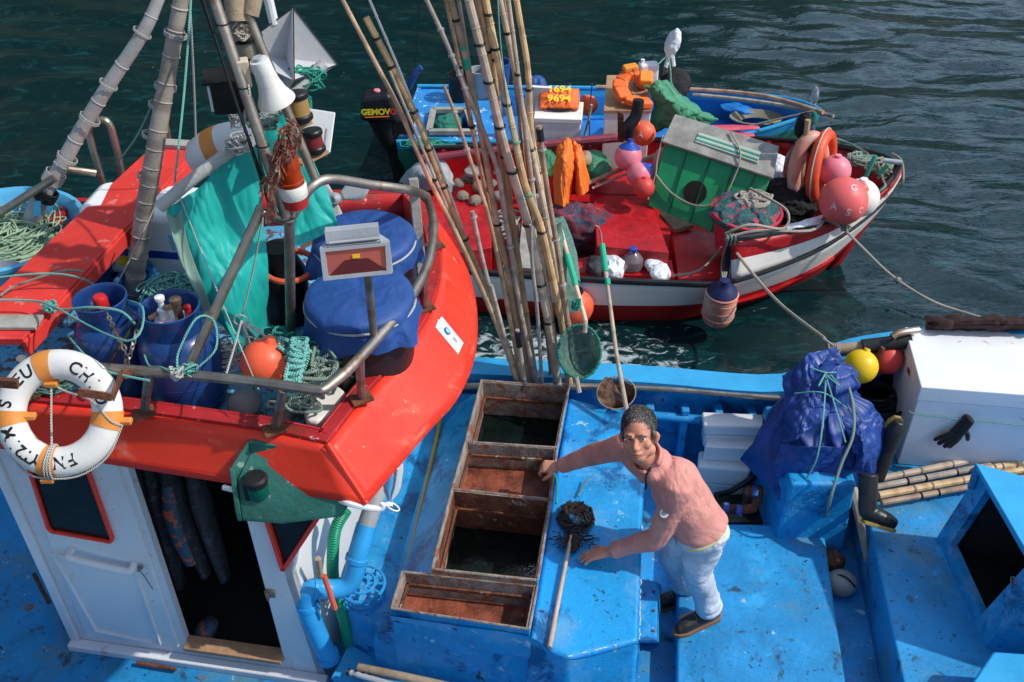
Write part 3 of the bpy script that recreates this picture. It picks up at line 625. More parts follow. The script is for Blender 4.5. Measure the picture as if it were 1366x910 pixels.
# ================= roof =================
CZ, RBZ, RF = 2.05, 1.80, 1.87
cap_f = [W(-300, 492, CZ), W(-100, 515, CZ), W(0, 529, CZ), W(161, 544, CZ), W(350, 570, CZ), W(436, 589, CZ)]
cap_r = [W(436, 589, CZ), W(488, 522, CZ), W(531, 476, CZ), W(569, 422, CZ), W(585, 376, CZ), W(588, 341, CZ), W(583, 306, CZ), W(568, 274, CZ), W(546, 250, CZ)]
cap_b = [cap_r[-1], W(330, 256, CZ), W(72, 268, CZ), W(20, 318, CZ), W(-60, 345, CZ), W(-300, 360, CZ)]
rim_f = [W(-300, 550, RBZ), W(-100, 580, RBZ), W(0, 597, RBZ), W(146, 618, RBZ), W(300, 643, RBZ), W(489, 672, RBZ)]
rim_r = [W(489, 672, RBZ), W(569, 578, RBZ), W(608, 534, RBZ), W(631, 480, RBZ), W(635, 422, RBZ), W(626, 372, RBZ), W(606, 332, RBZ), W(580, 296, RBZ), W(550, 268, RBZ)]
rim_b = [rim_r[-1]] + [V((p.x, p.y+.08, RBZ)) for p in cap_b[1:]]
cr = cat(cap_r, 6); rrm = cat(rim_r, 6)
out = cap_f[:-1] + cr + cap_b[1:]
def inset(poly, d):
    o = []; n = len(poly)
    for i in range(n):
        a, p, c = poly[i-1], poly[i], poly[(i+1) % n]
        e1 = V(((p-a).y, -(p-a).x, 0)).normalized(); e2 = V(((c-p).y, -(c-p).x, 0)).normalized()
        m_ = (e1+e2); m_ = m_/max(.3, m_.length**2)*2
        o.append(p - m_*d)
    return o
inn = inset(out, .055)
g = G(); n = len(out)
fs = [(k, (k+1) % n, n+(k+1) % n, n+k) for k in range(n)]
g.q([p+V((0, 0, .0)) for p in out]+inn, fs); g.q(out+[p-V((0, 0, .025)) for p in out], fs); g.q(inn+[p-V((0, 0, .025)) for p in inn], fs); g.q([p-V((0, 0, .025)) for p in out]+[p-V((0, 0, .025)) for p in inn], fs)
roof = g.build('wheelhouse_roof', M['red_cap'], boat, weld=True, bevel=.006)
roof['label'] = 'red wheelhouse roof with flared rim and gear piled on top'
g = G(); g.sheet([[p-V((0, 0, .02)) for p in cap_f], rim_f], 30, 6, lin=True)
g.build('roof_skirt', M['red'], roof, solid=.02, soff=0)
g = G(); g.sheet([[p-V((0, 0, .02)) for p in cr], rrm], len(cr)-1, 6, lin=True); g.build('roof_skirt', M['red'], roof, solid=.02, soff=0)
g = G(); g.sheet([[p-V((0, 0, .02)) for p in cap_b], rim_b], 30, 4, lin=True); g.build('roof_skirt', M['red'], roof, solid=.02, soff=0)
g = G(); g.tube(cat([cap_r[0]+V((0, 0, -.01)), rim_f[-1]], 2), .012, 6); g.build('corner_trim', M['red'], roof)
g = G(); g.sheet([inn[:]+[inn[0]], [V((p.x, p.y, RF)) for p in inn]+[V((inn[0].x, inn[0].y, RF))]], len(inn), 2, lin=True); g.build('coaming_inside', M['red_cap'], roof, solid=.012)
rim_all = rim_f[:-1] + rrm + rim_b[1:]
g = G(); g.prism([V((p.x, p.y, RBZ+.004)) for p in rim_all], [V((p.x, p.y, RBZ+.03)) for p in rim_all]); g.build('roof_deck', M['red'], roof)
g = G(); g.prism([V((p.x, p.y, RF-.035)) for p in inn], [V((p.x, p.y, RF)) for p in inn]); g.build('roof_floor', M['old_blue'], roof)
# sticker on the curved rim
sk = [(579, 421), (613, 458), (606, 474), (568, 436)]
# ================= lettering helper =================
def text_geo(s, size=1.0, bold=0.0):
    cu = bpy.data.curves.new('t', 'FONT'); cu.body = s; cu.size = size; cu.align_x = 'CENTER'; cu.align_y = 'CENTER'; cu.offset = bold; cu.resolution_u = 3
    o = bpy.data.objects.new('t', cu); COL.objects.link(o); dg = bpy.context.evaluated_depsgraph_get()
    me = bpy.data.meshes.new_from_object(o.evaluated_get(dg)); vs = [V(v.co) for v in me.vertices]; fs = [tuple(p.vertices) for p in me.polygons]
    bpy.data.objects.remove(o); bpy.data.meshes.remove(me); bpy.data.curves.remove(cu)
    return vs, fs
def letters(name, s, size, fn, m, parent, bold=0.0):
    vs, fs = text_geo(s, size, bold); g = G(); g.q([fn(v.x, v.y) for v in vs], fs); return g.build(name, m, parent, fix=False, sharp=0)
def plane_fn(c, x, y, off=.002):
    c, x, y = V(c), V(x).normalized(), V(y); n = x.cross(y).normalized(); y = n.cross(x)
    return lambda u, v: c + x*u + y*v + n*off
def sphere_fn(c, r, d, up, off=.002):
    x, y, n = basis(d, up); c = V(c)
    return lambda u, v: c + (n*math.cos(math.hypot(u, v)/r) + (x*u+y*v)/max(math.hypot(u, v), 1e-6)*math.sin(math.hypot(u, v)/r))*(r+off)
def tangle(g, c, size, n, r, seed, mi=0, k=9, up=.5):
    rd = random.Random(seed); c = V(c)
    for _ in range(n):
        ph = rd.uniform(0, 6.28); rr = rd.uniform(.35, 1); a0, b0 = rd.uniform(.6, 1), rd.uniform(.6, 1); o = V([rd.uniform(-.3, .3) for _ in range(3)])
        pts = []
        for i in range(k):
            a = ph + i*2*math.pi*rd.uniform(.16, .24)
            pts.append(c + V(((math.cos(a)*rr*a0+o.x)*size[0], (math.sin(a)*rr*b0+o.y)*size[1], (rd.uniform(-.5, .5)+o.z*up)*size[2])))
        g.tube(pts, r, 6, smooth=5, mi=mi)
    return g
def wrinkle(amp, s, seed=0, stretch=(1, 1, 1)):
    def f(u, v, p):
        q = V((p.x*stretch[0]+seed, p.y*stretch[1], p.z*stretch[2])); q = q + V((mnoise.noise(q*s*.7), mnoise.noise(q*s*.7+V((5, 0, 0))), 0))*.25/s
        return amp*(ridge(q, s)*.5 + ridge(q+V((3, 1, 0)), s*2.3)*.28 + ridge(q+V((7, 2, 0)), s*5)*.13)
    return f
# sticker on the curved rim
def rim_pt(px, py): # point on the flared skirt surface just outside
    best = None
    for z in [1.8 + i*.01 for i in range(25)]:
        p = W(px, py, z); t = (2.03-z)/(2.03-RBZ)
        ds = min((lerp(cr[i], rrm[i], t)-p).length for i in range(len(cr)))
        if best is None or ds < best[0]: best = (ds, p)
    return best[1]
q = [rim_pt(*p) for p in ((582, 420), (613, 458), (606, 473), (576, 437))]
nn = V((.8, -.45, .4)).normalized(); q = [p+nn*.022 for p in q]; cn = sum(q, V())/4
g = G(); g.slab(q, .002); st = g.build('sticker', M['plastic_white'], roof)
x_ = (q[1]-q[0]).normalized(); nq = (q[1]-q[0]).cross(q[2]-q[0]).normalized(); 
if nq.dot(nn) < 0: nq = -nq
g = G()
for dx, dr, mi in ((-.02, .020, 0), (-.02, .012, 1)): g.lathe([(dr, 0), (0, .0005)], cn+x_*dx+nq*(.008+mi*.001), nq, n=14, mi=mi)
g.build('printed_emblem', [mat('emblem_blue', (.02, .15, .5), .5), mat('emblem_pale', (.4, .6, .7), .5)], st)
g = G()
for k in (-1, 0, 1): g.beam(cn+x_*.02+nq*.008+nq.cross(x_)*.008*k, cn+x_*.05+nq*.008+nq.cross(x_)*.008*k, .0015, .003, up=nq)
g.build('printed_lines', mat('emblem_grey', (.3, .4, .45), .5), st)

# ================= rails and mast on the roof (fixed to the boat) =================
rp = [W(x, y, 2.3) for x, y in ((110, 489), (150, 492), (250, 500), (345, 510), (418, 520), (431, 520), (445, 510), (469, 489), (508, 446), (546, 400), (569, 357), (578, 318), (577, 288), (569, 262))]
g = G(); g.tube(rp, .021, 12, smooth=5); rail = g.build('roof_rail', M['rail'], boat, sharp=60)
for (x, y), (x2, y2) in (((199, 498), (192, 553)), ((378, 520), (366, 574)), ((480, 480), (482, 533)), ((566, 365), (566, 412)), ((575, 300), (580, 330)), ((28, 478), (38, 530))):
    p = W(x, y, 2.29); b_ = W(x2, y2, CZ); g = G(); g.tube([p, b_], .019, 10); g.build('stanchion', M['rail'], rail)
    g = G(); g.box(b_+V((0, 0, .008)), (.09, .07, .012), .5); g.build('foot_plate', M['rust'], rail, bevel=.002)
g = G(); F0 = WY(255, 484, 3.08); F1 = WY(346, 284, 3.32); F2 = WY(386, 294, 3.34); g.tube([F0, lerp(F0, F1, .95), F1, lerp(F1, F2, .3), F2], .02, 12, smooth=4); g.build('roof_frame_leg', M['rail'], boat, sharp=60)
g = G(); F3 = WY(388, 470, 3.55); F4 = WY(414, 251, 3.58); F5 = WY(440, 239, 3.66); F6 = WY(548, 254, 3.95); g.tube([F3, lerp(F3, F2, .92), F2, lerp(F2, F4, .4), F4, F5, lerp(F5, F6, .5), F6, W(569, 262, 2.3)], .021, 12, smooth=5); g.build('roof_frame', M['rail'], boat, sharp=60)
mA, mB = WY(382, 290, 3.33), WY(286, 0, 3.55); g = G(); g.tube([mA, lerp(mA, mB, 1.5)], .021, 12); g.build('mast_tube', M['rail'], boat)
mC, mD = WY(422, 243, 3.62), WY(322, 0, 3.72); g = G(); g.tube([mC, lerp(mC, mD, 1.5)], .020, 12); g.build('mast_tube', M['rail'], boat)
g = G(); g.tube([lerp(mA, mB, .0)+V((-.05, 0, 0)), lerp(mA, mB, 1.5)+V((-.03, -.01, 0))], .006, 6); g.tube([lerp(mA, mB, .2)+V((-.04, 0, 0)), lerp(mA, mB, .6)+V((-.045, 0, 0)), lerp(mA, mB, 1.5)+V((-.045, -.01, 0))], .005, 6, smooth=3); g.build('mast_cable', M['black'], boat)
for t in (.35, .62, .9): p = lerp(mA, mB, t); g = G(); g.tube([p+V((.024*math.cos(a), .024*math.sin(a), 0)) for a in [k*.7 for k in range(9)]], .003, 5, closed=True); g.build('cable_tie', M['black'], boat)
g = G(); a, b_ = WY(551, 238, 4.1), WY(566, 400, 4.0); g.beam(a, b_, .045, .03); g.build('wooden_batten', M['greywood'], boat, bevel=.004)
# hoop rails at the left
h_ = [WY(x, y, 4.75) for x, y in ((143, 262), (120, 185), (122, 166), (133, 160), (145, 165), (153, 190), (165, 245))]
g = G(); g.tube(h_, .020, 10, smooth=4); g.build('hoop_rail', M['rail'], boat)
g = G(); g.tube([WY(219, 200, 5.2), WY(218, 172, 5.2), WY(222, 170, 5.2), WY(226, 200, 5.2)], .018, 8, smooth=3); g.build('hoop_rail', M['rail'], boat)
g = G(); g.tube([WY(-60, 320, 4.3), WY(0, 284, 4.35), WY(72, 238, 4.4)], .020, 10); g.build('guard_rail', M['rail'], boat)
g = G(); g.tube([WY(90, 226, 4.45), WY(128, 231, 4.5)], .018, 10); g.build('cross_rail', M['rail'], boat)

# ---- nav light board ----
nb = [W(x, y, z) for x, y, z in ((316, 640, 1.86), (334, 603, 1.95), (377, 608, 1.94), (402, 627, 1.90), (450, 642, 1.86), (468, 662, 1.81), (456, 683, 1.75), (375, 693, 1.73), (322, 689, 1.74))]
board = thing('nav_light_board', 'worn green side light board below the red roof rim', 'light board', sum(nb, V())/9)
g = G(); g.prism([p-V((0, 0, .03)) for p in nb], nb); g.build('board', M['green_paint'], board, bevel=.006)
bk = [nb[0]+V((-.01, 0, 0)), nb[1], nb[2], nb[3], nb[4]]; hts = (.07, .055, .05, .03, .012); g = G()
for i in range(4): g.prism([bk[i]-V((0, 0, .03)), bk[i+1]-V((0, 0, .03)), bk[i+1]+V((0, .02, -.03)), bk[i]+V((0, .02, -.03))], [bk[i]+V((0, 0, hts[i])), bk[i+1]+V((0, 0, hts[i+1])), bk[i+1]+V((0, .02, hts[i+1])), bk[i]+V((0, .02, hts[i]))])
g.prism([nb[0]-V((.02, 0, .03)), nb[8]-V((.02, 0, .03)), nb[8]-V((0, 0, .03)), nb[0]-V((0, 0, .03))], [nb[0]+V((-.02, 0, .07)), nb[8]+V((-.02, 0, .03)), nb[8]+V((0, 0, .03)), nb[0]+V((0, 0, .07))])
g.build('backboard', M['green_paint'], board, bevel=.004)
lc = W(345, 660, 1.80); g = G(); g.lathe([(.040, 0), (.044, .01), (.044, .065)], lc, n=20, sc=(1, 1.05)); lamp = g.build('lens', mat('green_lens', (.004, .09, .06), .15), board)
g = G(); g.lathe([(.046, .065), (.047, .095), (.04, .105), (0, .11)], lc, n=20, sc=(1, 1.05)); g.box(lc+V((-.035, .0, .045)), (.02, .07, .09)); g.build('lamp_cap', M['black'], lamp, bevel=.003)
g = G(); a = W(467, 672, 1.80); g.tube([W(448, 665, 1.77), a, W(505, 679, 1.76), W(512, 672, 1.78)], .013, 8, smooth=3); g.build('mounting_bracket', M['plastic_white'], board); g = G(); g.tube([W(298, 650, 1.8), W(322, 656, 1.8)], .012, 8); g.build('mounting_bracket', M['plastic_white'], board)
# ---- lifebuoy ----
lb = WY(79, 551, 2.87); ln = V((-.02, -.76, .64)).normalized(); lx, ly, _ = basis(ln); lx = -lx if lx.x < 0 else lx; ly = ln.cross(lx)
if ly.z < 0: ly = -ly
RM, RT = .186, .058
def tor(a, ph, off=0):   # a: angle on ring (0=right, ccw), ph: around tube, 0=facing camera, + outward
    rad = lx*math.cos(a)+ly*math.sin(a); return lb + rad*(RM + (RT+off)*math.sin(ph)) + ln*(RT*.8+off)*math.cos(ph)
buoy = thing('lifebuoy', 'white lifebuoy with orange bands and black lettering hung on the roof rail', 'lifebuoy', lb-V((0, 0, .2)))
g = G(); na, nb_ = 64, 18
g.q([tor(2*math.pi*i/na, 2*math.pi*j/nb_) for i in range(na) for j in range(nb_)], [(i*nb_+j, ((i+1) % na)*nb_+j, ((i+1) % na)*nb_+(j+1) % nb_, i*nb_+(j+1) % nb_) for i in range(na) for j in range(nb_)]); g.build('ring', M['buoy_white'], buoy, sharp=0)
for deg in (107, 187, 354, 262):
    g = G(); a0, a1 = R(deg-9), R(deg+9); k = 6
    g.q([tor(lerp(a0, a1, i/k), 2*math.pi*j/nb_, .0025) for i in range(k+1) for j in range(nb_)], [(i*nb_+j, (i+1)*nb_+j, (i+1)*nb_+(j+1) % nb_, i*nb_+(j+1) % nb_) for i in range(k) for j in range(nb_)]); o = g.build('band', M['buoy_band'], buoy, sharp=0)
    g = G(); g.box(tor(R(deg), math.pi/2*(1 if deg in (354, 262) else -1), .012), (.05, .03, .02)); g.build('strap_lug', M['buoy_band'], o, bevel=.004)
def on_ring(deg, flip=False, roff=0):
    def f(u, v):
        s_ = -1 if flip else 1
        return tor(R(deg) - s_*u/(RM+.01), (s_*v+roff)/RT, .0015)
    return f
for ch, deg, fl in (('C', 66, 0), ('H', 51, 0), ('I', 37, 0), ('O', 19, 0), ('E', 139, 0), ('U', 125, 0), ('S', 170, 0), ('M', 205, 0), ('1', 220, 0), ('2', 230, 0), ('T', 240, 0), ('Y', 250, 0), ('N', 278, 0), ('F', 294, 0)):
    letters('letter', ch, .068, on_ring(deg, fl), M['ink'], buoy, .0012)
for k, deg in enumerate((66, 51, 139, 19)):   # stencil gaps
    pass
g = G(); tp = tor(R(107), -math.pi/2, .012)
g.tube([tp, lb+lx*-.03+ly*-.02, tor(R(262), -1.2, .006), tor(R(262), 0, .006)], .004, 6, smooth=4)
g.tube([tp, lb+lx*.03+ly*.08, tor(R(20), -.6, .006), tor(R(354), .5, .006), tor(R(350), 1.4, .008)], .004, 6, smooth=5)
g.tube([tor(R(350), 1.4, .008), tor(R(320), 1.5, .008), tor(R(290), 1.5, .008), tor(R(262), 1.3, .008), tor(R(240), 1.5, .01), tor(R(200), 1.5, .008)], .004, 6, smooth=5)
for k in range(3): g.tube([tor(R(262+k*3), p_, .006) for p_ in (-1.6, -.8, 0, .8, 1.6, 3.0)], .004, 6, closed=True, smooth=4)
g.build('grab_line', M['white_rope'], buoy)
g = G(); bz = V((0, 0, .0)); a0 = WY(-25, 508, 2.78); a1 = WY(24, 512, 2.78); g.beam(a0, a1, .02, .036)
g.build('bracket', M['rust'], boat)
g = G(); P_ = [WY(104, 523, 2.77), WY(150, 530, 2.79), WY(162, 500, 2.95), WY(182, 497, 3.02)]
for i in range(3): g.beam(P_[i], P_[i+1], .006, .036, up=(0, 0, 1))
g.build('bracket', M['rust'], boat)

# ================= gear on the roof =================
def gas_cylinder(x, y, r, h, label, valve):
    z0 = RF; t = thing('gas_cylinder', label, 'gas cylinder', (x, y, z0), 'gas cylinders on the wheelhouse roof'); o = (x, y, z0); hb = h-.105
    g = G(); g.lathe([(r*.78, 0), (r*.8, .02), (r*.8, .03), (r*.97, .05), (r, .09), (r, hb-.13), (r*.985, hb-.085), (r*.92, hb-.045), (r*.78, hb-.015), (r*.62, hb+.0), (r*.4, hb+.012), (0, hb+.014)], o, n=40); bd = g.build('body', M['gas_blue'], t, sharp=70)
    g = G(); g.lathe([(r*1.005, hb*.45), (r*1.012, hb*.45+.004), (r*1.005, hb*.45+.008)], o, n=40); g.build('weld_seam', M['gas_blue'], bd)
    rc = r*.68; g = G(); g.lathe([(rc*1.03, hb-.02), (rc*.98, hb+.01), (rc*1.0, hb+.05), (rc*1.02, h-.03), (rc*1.08, h-.014), (rc*1.08, h-.002), (rc*1.02, h), (rc*.97, h-.01), (rc*.93, hb+.06), (rc*.9, hb)], o, n=40); g.build('collar', M['gas_blue'], t, sharp=70)
    g = G(); vx = V((x, y, z0+hb))
    if valve:
        g.lathe([(rc*.7, .0), (rc*.72, .02), (rc*.6, .04), (0, .045)], vx, n=20, mi=0); g.lathe([(.022, .04), (.022, .09), (.012, .1), (.012, .13), (.02, .135), (.02, .15), (0, .155)], vx+V((-.03, .0, 0)), n=12, mi=0)
        g.tube([vx+V((-.03, 0, .09)), vx+V((.03, -.01, .11))], .014, 8, mi=1); g.lathe([(.018, .05), (.018, .13), (.024, .135), (.024, .155), (0, .16)], vx+V((.04, -.02, 0)), n=10, mi=1); g.lathe([(.014, .04), (.016, .09), (0, .1)], vx+V((.065, .02, .0)), n=10, mi=2); g.tube([vx+V((-.03, 0, .08)), vx+V((-.085, -.02, .055))], .012, 8, mi=1)
        g.tube([vx+V((-.02, -.06, .05)), vx+V((0, -.06, .055))], .012, 6, mi=2)
        g.build('regulator', [M['plastic_white'], mat('brass', (.28, .2, .13), .4, metal=.8), mat('red_knob', (.6, .02, .02), .4)], t)
    else:
        g.lathe([(.03, 0), (.03, .04), (0, .05)], vx, n=12, mi=0); g.lathe([(.028, .05), (.03, .06), (.03, .10), (.024, .11), (0, .112)], vx, n=10, mi=1); g.tube([vx+V((-.08, 0, .03)), vx+V((.02, 0, .05))], .008, 6, mi=0)
        g.build('valve', [mat('steel_valve', (.25, .24, .22), .4, metal=.8), mat('red_cap_knob', (.65, .02, .02), .4)], t)
    return t
gas_cylinder(-1.712, 3.42, .150, .49, 'narrower dark blue gas cylinder with red valve knob in its open collar', False)
gas_cylinder(-1.395, 3.33, .168, .51, 'wider dark blue gas cylinder with white regulator in its collar', True)
g = G(); a = WY(182, 428, 3.33); g.tube([a, WY(165, 455, 3.2), WY(150, 480, 3.12), WY(142, 500, 3.1)], .009, 8, smooth=5); tag(g.build('gas_hose', M['black'],), 'black rubber hose running down from the white regulator', 'hose')
def chain(pts, n, r, name, label, m='rail'):
    P_ = cat(pts, 10); L_ = [0]
    for i in range(1, len(P_)): L_.append(L_[-1]+(P_[i]-P_[i-1]).length)
    def at(s):
        for i in range(1, len(P_)):
            if L_[i] >= s: return lerp(P_[i-1], P_[i], (s-L_[i-1])/max(1e-6, L_[i]-L_[i-1]))
        return P_[-1]
    g = G(); st_ = L_[-1]/n
    for k in range(n):
        a, b_ = at(k*st_-st_*.15), at((k+1)*st_+st_*.15); x, y, z = basis(b_-a); s_ = x if k % 2 else y; c = (a+b_)/2; hl = (b_-a).length/2
        g.tube([c + z*math.cos(t)*hl + s_*math.sin(t)*r*2.2 for t in [j*math.pi/4 for j in range(8)]], r, 5, closed=True)
    return tag(g.build(name, M[m]), label, 'chain')
chain([WY(143, 418, 3.28), WY(155, 445, 3.18), WY(168, 470, 3.12), WY(168, 490, 3.1), WY(176, 465, 3.12), WY(183, 440, 3.17)], 22, .0035, 'chain', 'thin steel chain slung between the two gas cylinders')
def covered_barrel(x, y, r, h, label, seed, tail):
    t = thing('barrel', label, 'barrel', (x, y, RF), 'tarpaulin-covered barrels on the wheelhouse roof'); o = V((x, y, RF))
    g = G(); g.lathe([(r*.86, 0), (r*.9, .02), (r*.97, h*.5), (r, h-.02)], o, n=36); g.build('tub', M['black'], t)
    g = G(); n = 72; prof = [(0, .012), (.3, .016), (.6, .012), (.85, .008), (.97, 0), (1.015, -.012), (1.02, -.03), (1.01, -.040), (1.01, -.046), (1.03, -.055), (1.06, -.08), (1.08, -.105), (1.09, -.12)]
    vs = []
    for k, (q_, z_) in enumerate(prof):
        for i in range(n):
            a = 2*math.pi*i/n; wv = max(0, (k-4)/8); nz = mnoise.noise(V((math.cos(a)*4+seed, math.sin(a)*4, z_*3)))
            rr = r*q_*(1 + wv*.10*nz + wv*.05*mnoise.noise(V((math.cos(a)*9+seed, math.sin(a)*9, 2))) + wv*.16*max(0, math.cos(4*(a-seed*.3)))**2 + (.006*mnoise.noise(V((math.cos(a)*9, math.sin(a)*9, seed))) if k > 3 else 0)); tl = wv*wv*.05*max(0, math.cos(4*(a-seed*.3)))+wv*wv*.05*(mnoise.noise(V((math.cos(a)*1.5, math.sin(a)*1.5, seed)))+tail*max(0, math.cos(a-seed)))
            vs.append(o + V((math.cos(a)*rr, math.sin(a)*rr, h+.0+z_-tl + (.010*fbm(V((math.cos(a)*q_, math.sin(a)*q_, seed)), 3) if k < 4 else 0))))
    g.q(vs, [(k*n+i, k*n+(i+1) % n, (k+1)*n+(i+1) % n, (k+1)*n+i) for k in range(len(prof)-1) for i in range(n)]); cv = g.build('cover', M['navy_cloth'], t, sharp=0, weld=True)
    g = G(); g.tube([o+V((math.cos(a)*r*1.03, math.sin(a)*r*1.03, h-.042)) for a in [k*2*math.pi/40 for k in range(40)]], .005, 6, closed=True); g.build('lashing', M['white_rope'], cv)
W_b1 = W(479, 392, 2.33); W_b2 = W(485, 313, 2.36)
covered_barrel(W_b2.x, W_b2.y, .225, .49, 'farther blue-covered barrel standing behind the floodlight', 1.0, 1.0)
covered_barrel(W_b1.x, W_b1.y, .228, .46, 'nearer blue-covered black barrel, directly behind the floodlight post', 3.3, 1.2)
# floodlight
f0 = W(499, 449, 2.3); f1 = WY(490, 362, f0.y+.0)
fl = thing('floodlight', 'grey work floodlight on a short steel post above the roof rail', 'floodlight', f0)
g = G(); g.tube([f0, f1], .016, 10); g.build('post', M['rail'], fl)
fc = WY(476, 349, f0.y-.05); fn = V((.02, -.55, .83)); ry = .05; cxx = V((1, -.04, .07)).normalized(); cz = V((0, .80, .6)).normalized(); cyy = cz.cross(cxx).normalized(); cz = cxx.cross(cyy)
Mx = Matrix((cxx, cyy, cz)).transposed()
def lp(a, b_, c): return fc + cxx*a + cyy*b_ + cz*c
fd = (V((0, 0, HC))-fc).normalized(); fd = (fd + V((.0, -.2, -.25))).normalized()
fx_ = V((1, .02, .06)).normalized(); fu = fd.cross(fx_).normalized(); fu = -fu if fu.z < 0 else fu; fx_ = fu.cross(fd)
fx_ = -fx_ if fx_.x < 0 else fx_
def lp(a, b_, c): return fc + fx_*a + fu*b_ + fd*c
hw, hh = .130, .062
g = G(); ou = [lp(-hw*1.02, -hh, 0), lp(hw*.96, -hh, 0), lp(hw, hh, 0), lp(-hw, hh, 0)]; inr = [lp(-hw*.86, -hh*.78, 0), lp(hw*.82, -hh*.78, 0), lp(hw*.86, hh*.80, 0), lp(-hw*.86, hh*.80, 0)]
bkq = [lp(-hw, -hh, -.03), lp(hw, -hh, -.03), lp(hw, hh, -.03), lp(-hw, hh, -.03)]
g.q(ou+inr, [(k, (k+1) % 4, 4+(k+1) % 4, 4+k) for k in range(4)]); g.q(ou+bkq, [(k, (k+1) % 4, 4+(k+1) % 4, 4+k) for k in range(4)])
ird = [lerp(p, fc+fd*-.03, .0)-fd*.012 for p in inr]; g.q(inr+ird, [(k, (k+1) % 4, 4+(k+1) % 4, 4+k) for k in range(4)])
g.prism([lp(-hw, -hh, -.03), lp(hw, -hh, -.03), lp(hw, hh, -.03), lp(-hw, hh, -.03)], [lp(-hw*.7, -hh*.2, -.075), lp(hw*.7, -hh*.2, -.075), lp(hw*.7, hh*1.3, -.075), lp(-hw*.7, hh*1.3, -.075)])
g.box(lp(-.005, hh+.035, -.055), (.2, .045, .07), rot=Matrix((fx_, fu, fd)).transposed()); g.tube([lp(-hw*.75, hh, -.01), lp(-hw*.72, hh+.02, .0), lp(hw*.72, hh+.02, .0), lp(hw*.75, hh, -.01)], .006, 6)
g.build('housing', M['grey'], fl, sharp=30)
g = G(); g.q(ird, [(0, 1, 2, 3)]); rf = lp(0, hh*.25, -.05); g.build('glass', mat('flood_glass', (.50, .12, .10), .2, metal=.4, bump=0), fl, fix=False)
g = G(); iq = [lp(-hw*.35, hh*.1, -.008), lp(hw*.33, hh*.1, -.008), lp(hw*.8, -hh*.74, -.0075), lp(-hw*.82, -hh*.74, -.0075)]; g.q(iq, [(0, 1, 2, 3)]); g.build('reflector', mat('flood_reflector', (.16, .03, .04), .2, metal=.7, bump=0), fl, fix=False)
g = G(); g.box(lp(0, hh*.32, -.006), (.028, .016, .002), rot=Matrix((fx_, fu, fd)).transposed()); g.build('led_chip', M['yellow'], fl)
# black bucket + salmon ring
bp_ = W(378, 372, 2.1); g = G(); g.lathe([(.10, -.22), (.115, 0), (.11, .05), (.08, .12), (.07, .18), (.0, .185)], bp_, n=28); tag(g.build('bucket', M['black']), 'black bucket standing upside down beside the blue-covered barrels', 'bucket')
rg = W(386, 355, 2.22); g = G(); g.tube([rg+V((.115*math.cos(a), .10*math.sin(a), .02*math.sin(a))) for a in [k*2*math.pi/28 for k in range(28)]], .014, 8, closed=True); tag(g.build('hoop', M['orange']), 'salmon plastic hoop lying around the black bucket', 'hoop')
# orange float with lines
oc = W(354, 484, 2.20); g = G(); g.ball(oc, .102, 24, 16, axis=(.3, .2, 1)); g.lathe([(.03, .09), (.02, .12), (0, .125)], oc, (.3, .2, 1), n=10); tag(g.build('float_ball', M['float_orange']), 'orange ball float caught in thin cords on the wheelhouse roof', 'float')
g = G(); kn = W(322, 428, 2.35)
for x, y, z in ((345, 510, 2.15), (372, 500, 2.15), (380, 480, 2.18), (330, 500, 2.1), (300, 505, 2.3), (340, 530, 1.9), (365, 463, 2.2)): g.tube([kn, lerp(kn, W(x, y, z), .5)+V((.01, 0, .02)), W(x, y, z)], .004, 5, smooth=3)
g.tube([kn+V((.03*math.cos(a), 0, .03*math.sin(a))) for a in [k*.8 for k in range(8)]], .004, 5, closed=True); tag(g.build('knotted_line', M['white_rope']), 'white knotted cords spread over the orange float on the roof', 'cord')
for c, sz, n_, m_, rr, sd_, lab in ((W(412, 498, 2.14), (.12, .10, .13), 26, 'sage_rope', .0075, 3, 'heap of sage green rope against the roof rail'), (W(392, 480, 2.2), (.07, .05, .16), 14, 'teal_rope', .008, 5, 'teal rope bound round the foot of the roof frame'), (W(440, 485, 2.06), (.18, .12, .12), 18, 'twine_ol', .0045, 9, 'loose olive line tangled beside the black barrel'), (W(385, 455, 2.12), (.14, .1, .10), 9, 'green_rope', .006, 12, 'bright green cord lying behind the orange float')):
    g = G(); tangle(g, c, sz, n_, rr, sd_); tag(g.build('rope_tangle', M[m_]), lab, 'rope', 'rope tangles on the roof')
g = G()
for k in range(9): c = lerp(W(388, 520, 2.27), W(400, 455, 2.3), k/8); g.tube([c+V((.03*math.cos(a), .025*math.sin(a), .006*math.sin(a*2+k))) for a in [j*.7 for j in range(9)]], .009, 6, closed=True, smooth=2)
tag(g.build('rope_coil', M['teal_rope']), 'pale teal rope wound round the upright of the roof frame', 'rope', 'rope tangles on the roof')
# cork floats
cq = [W(x, y, 2.0) for x, y in ((404, 545), (425, 520), (450, 512), (463, 522), (452, 545), (425, 563), (408, 560))]
g = G(); g.prism([p-V((0, 0, .06)) for p in cq], cq); g.build; tag(g.build('cork_float', M['cream'], bevel=.02), 'flat oblong cream float with peg holes by the roof corner', 'float')
cf = W(326, 538, 1.93); g = G(); g.ball(cf, .075, 20, 12, sc=(1, 1, .8), disp=lambda p: .06*fbm(p, 8)); tag(g.build('cork_float', M['greytank']), 'round stained float between the blue gas cylinder and cream float', 'float')
cf = W(375, 560, 1.92); g = G(); g.ball(cf, .05, 16, 10, sc=(1.6, 1, .8)); tag(g.build('cork_float', M['greytank']), 'small stained float half hidden below the roof rail', 'float')
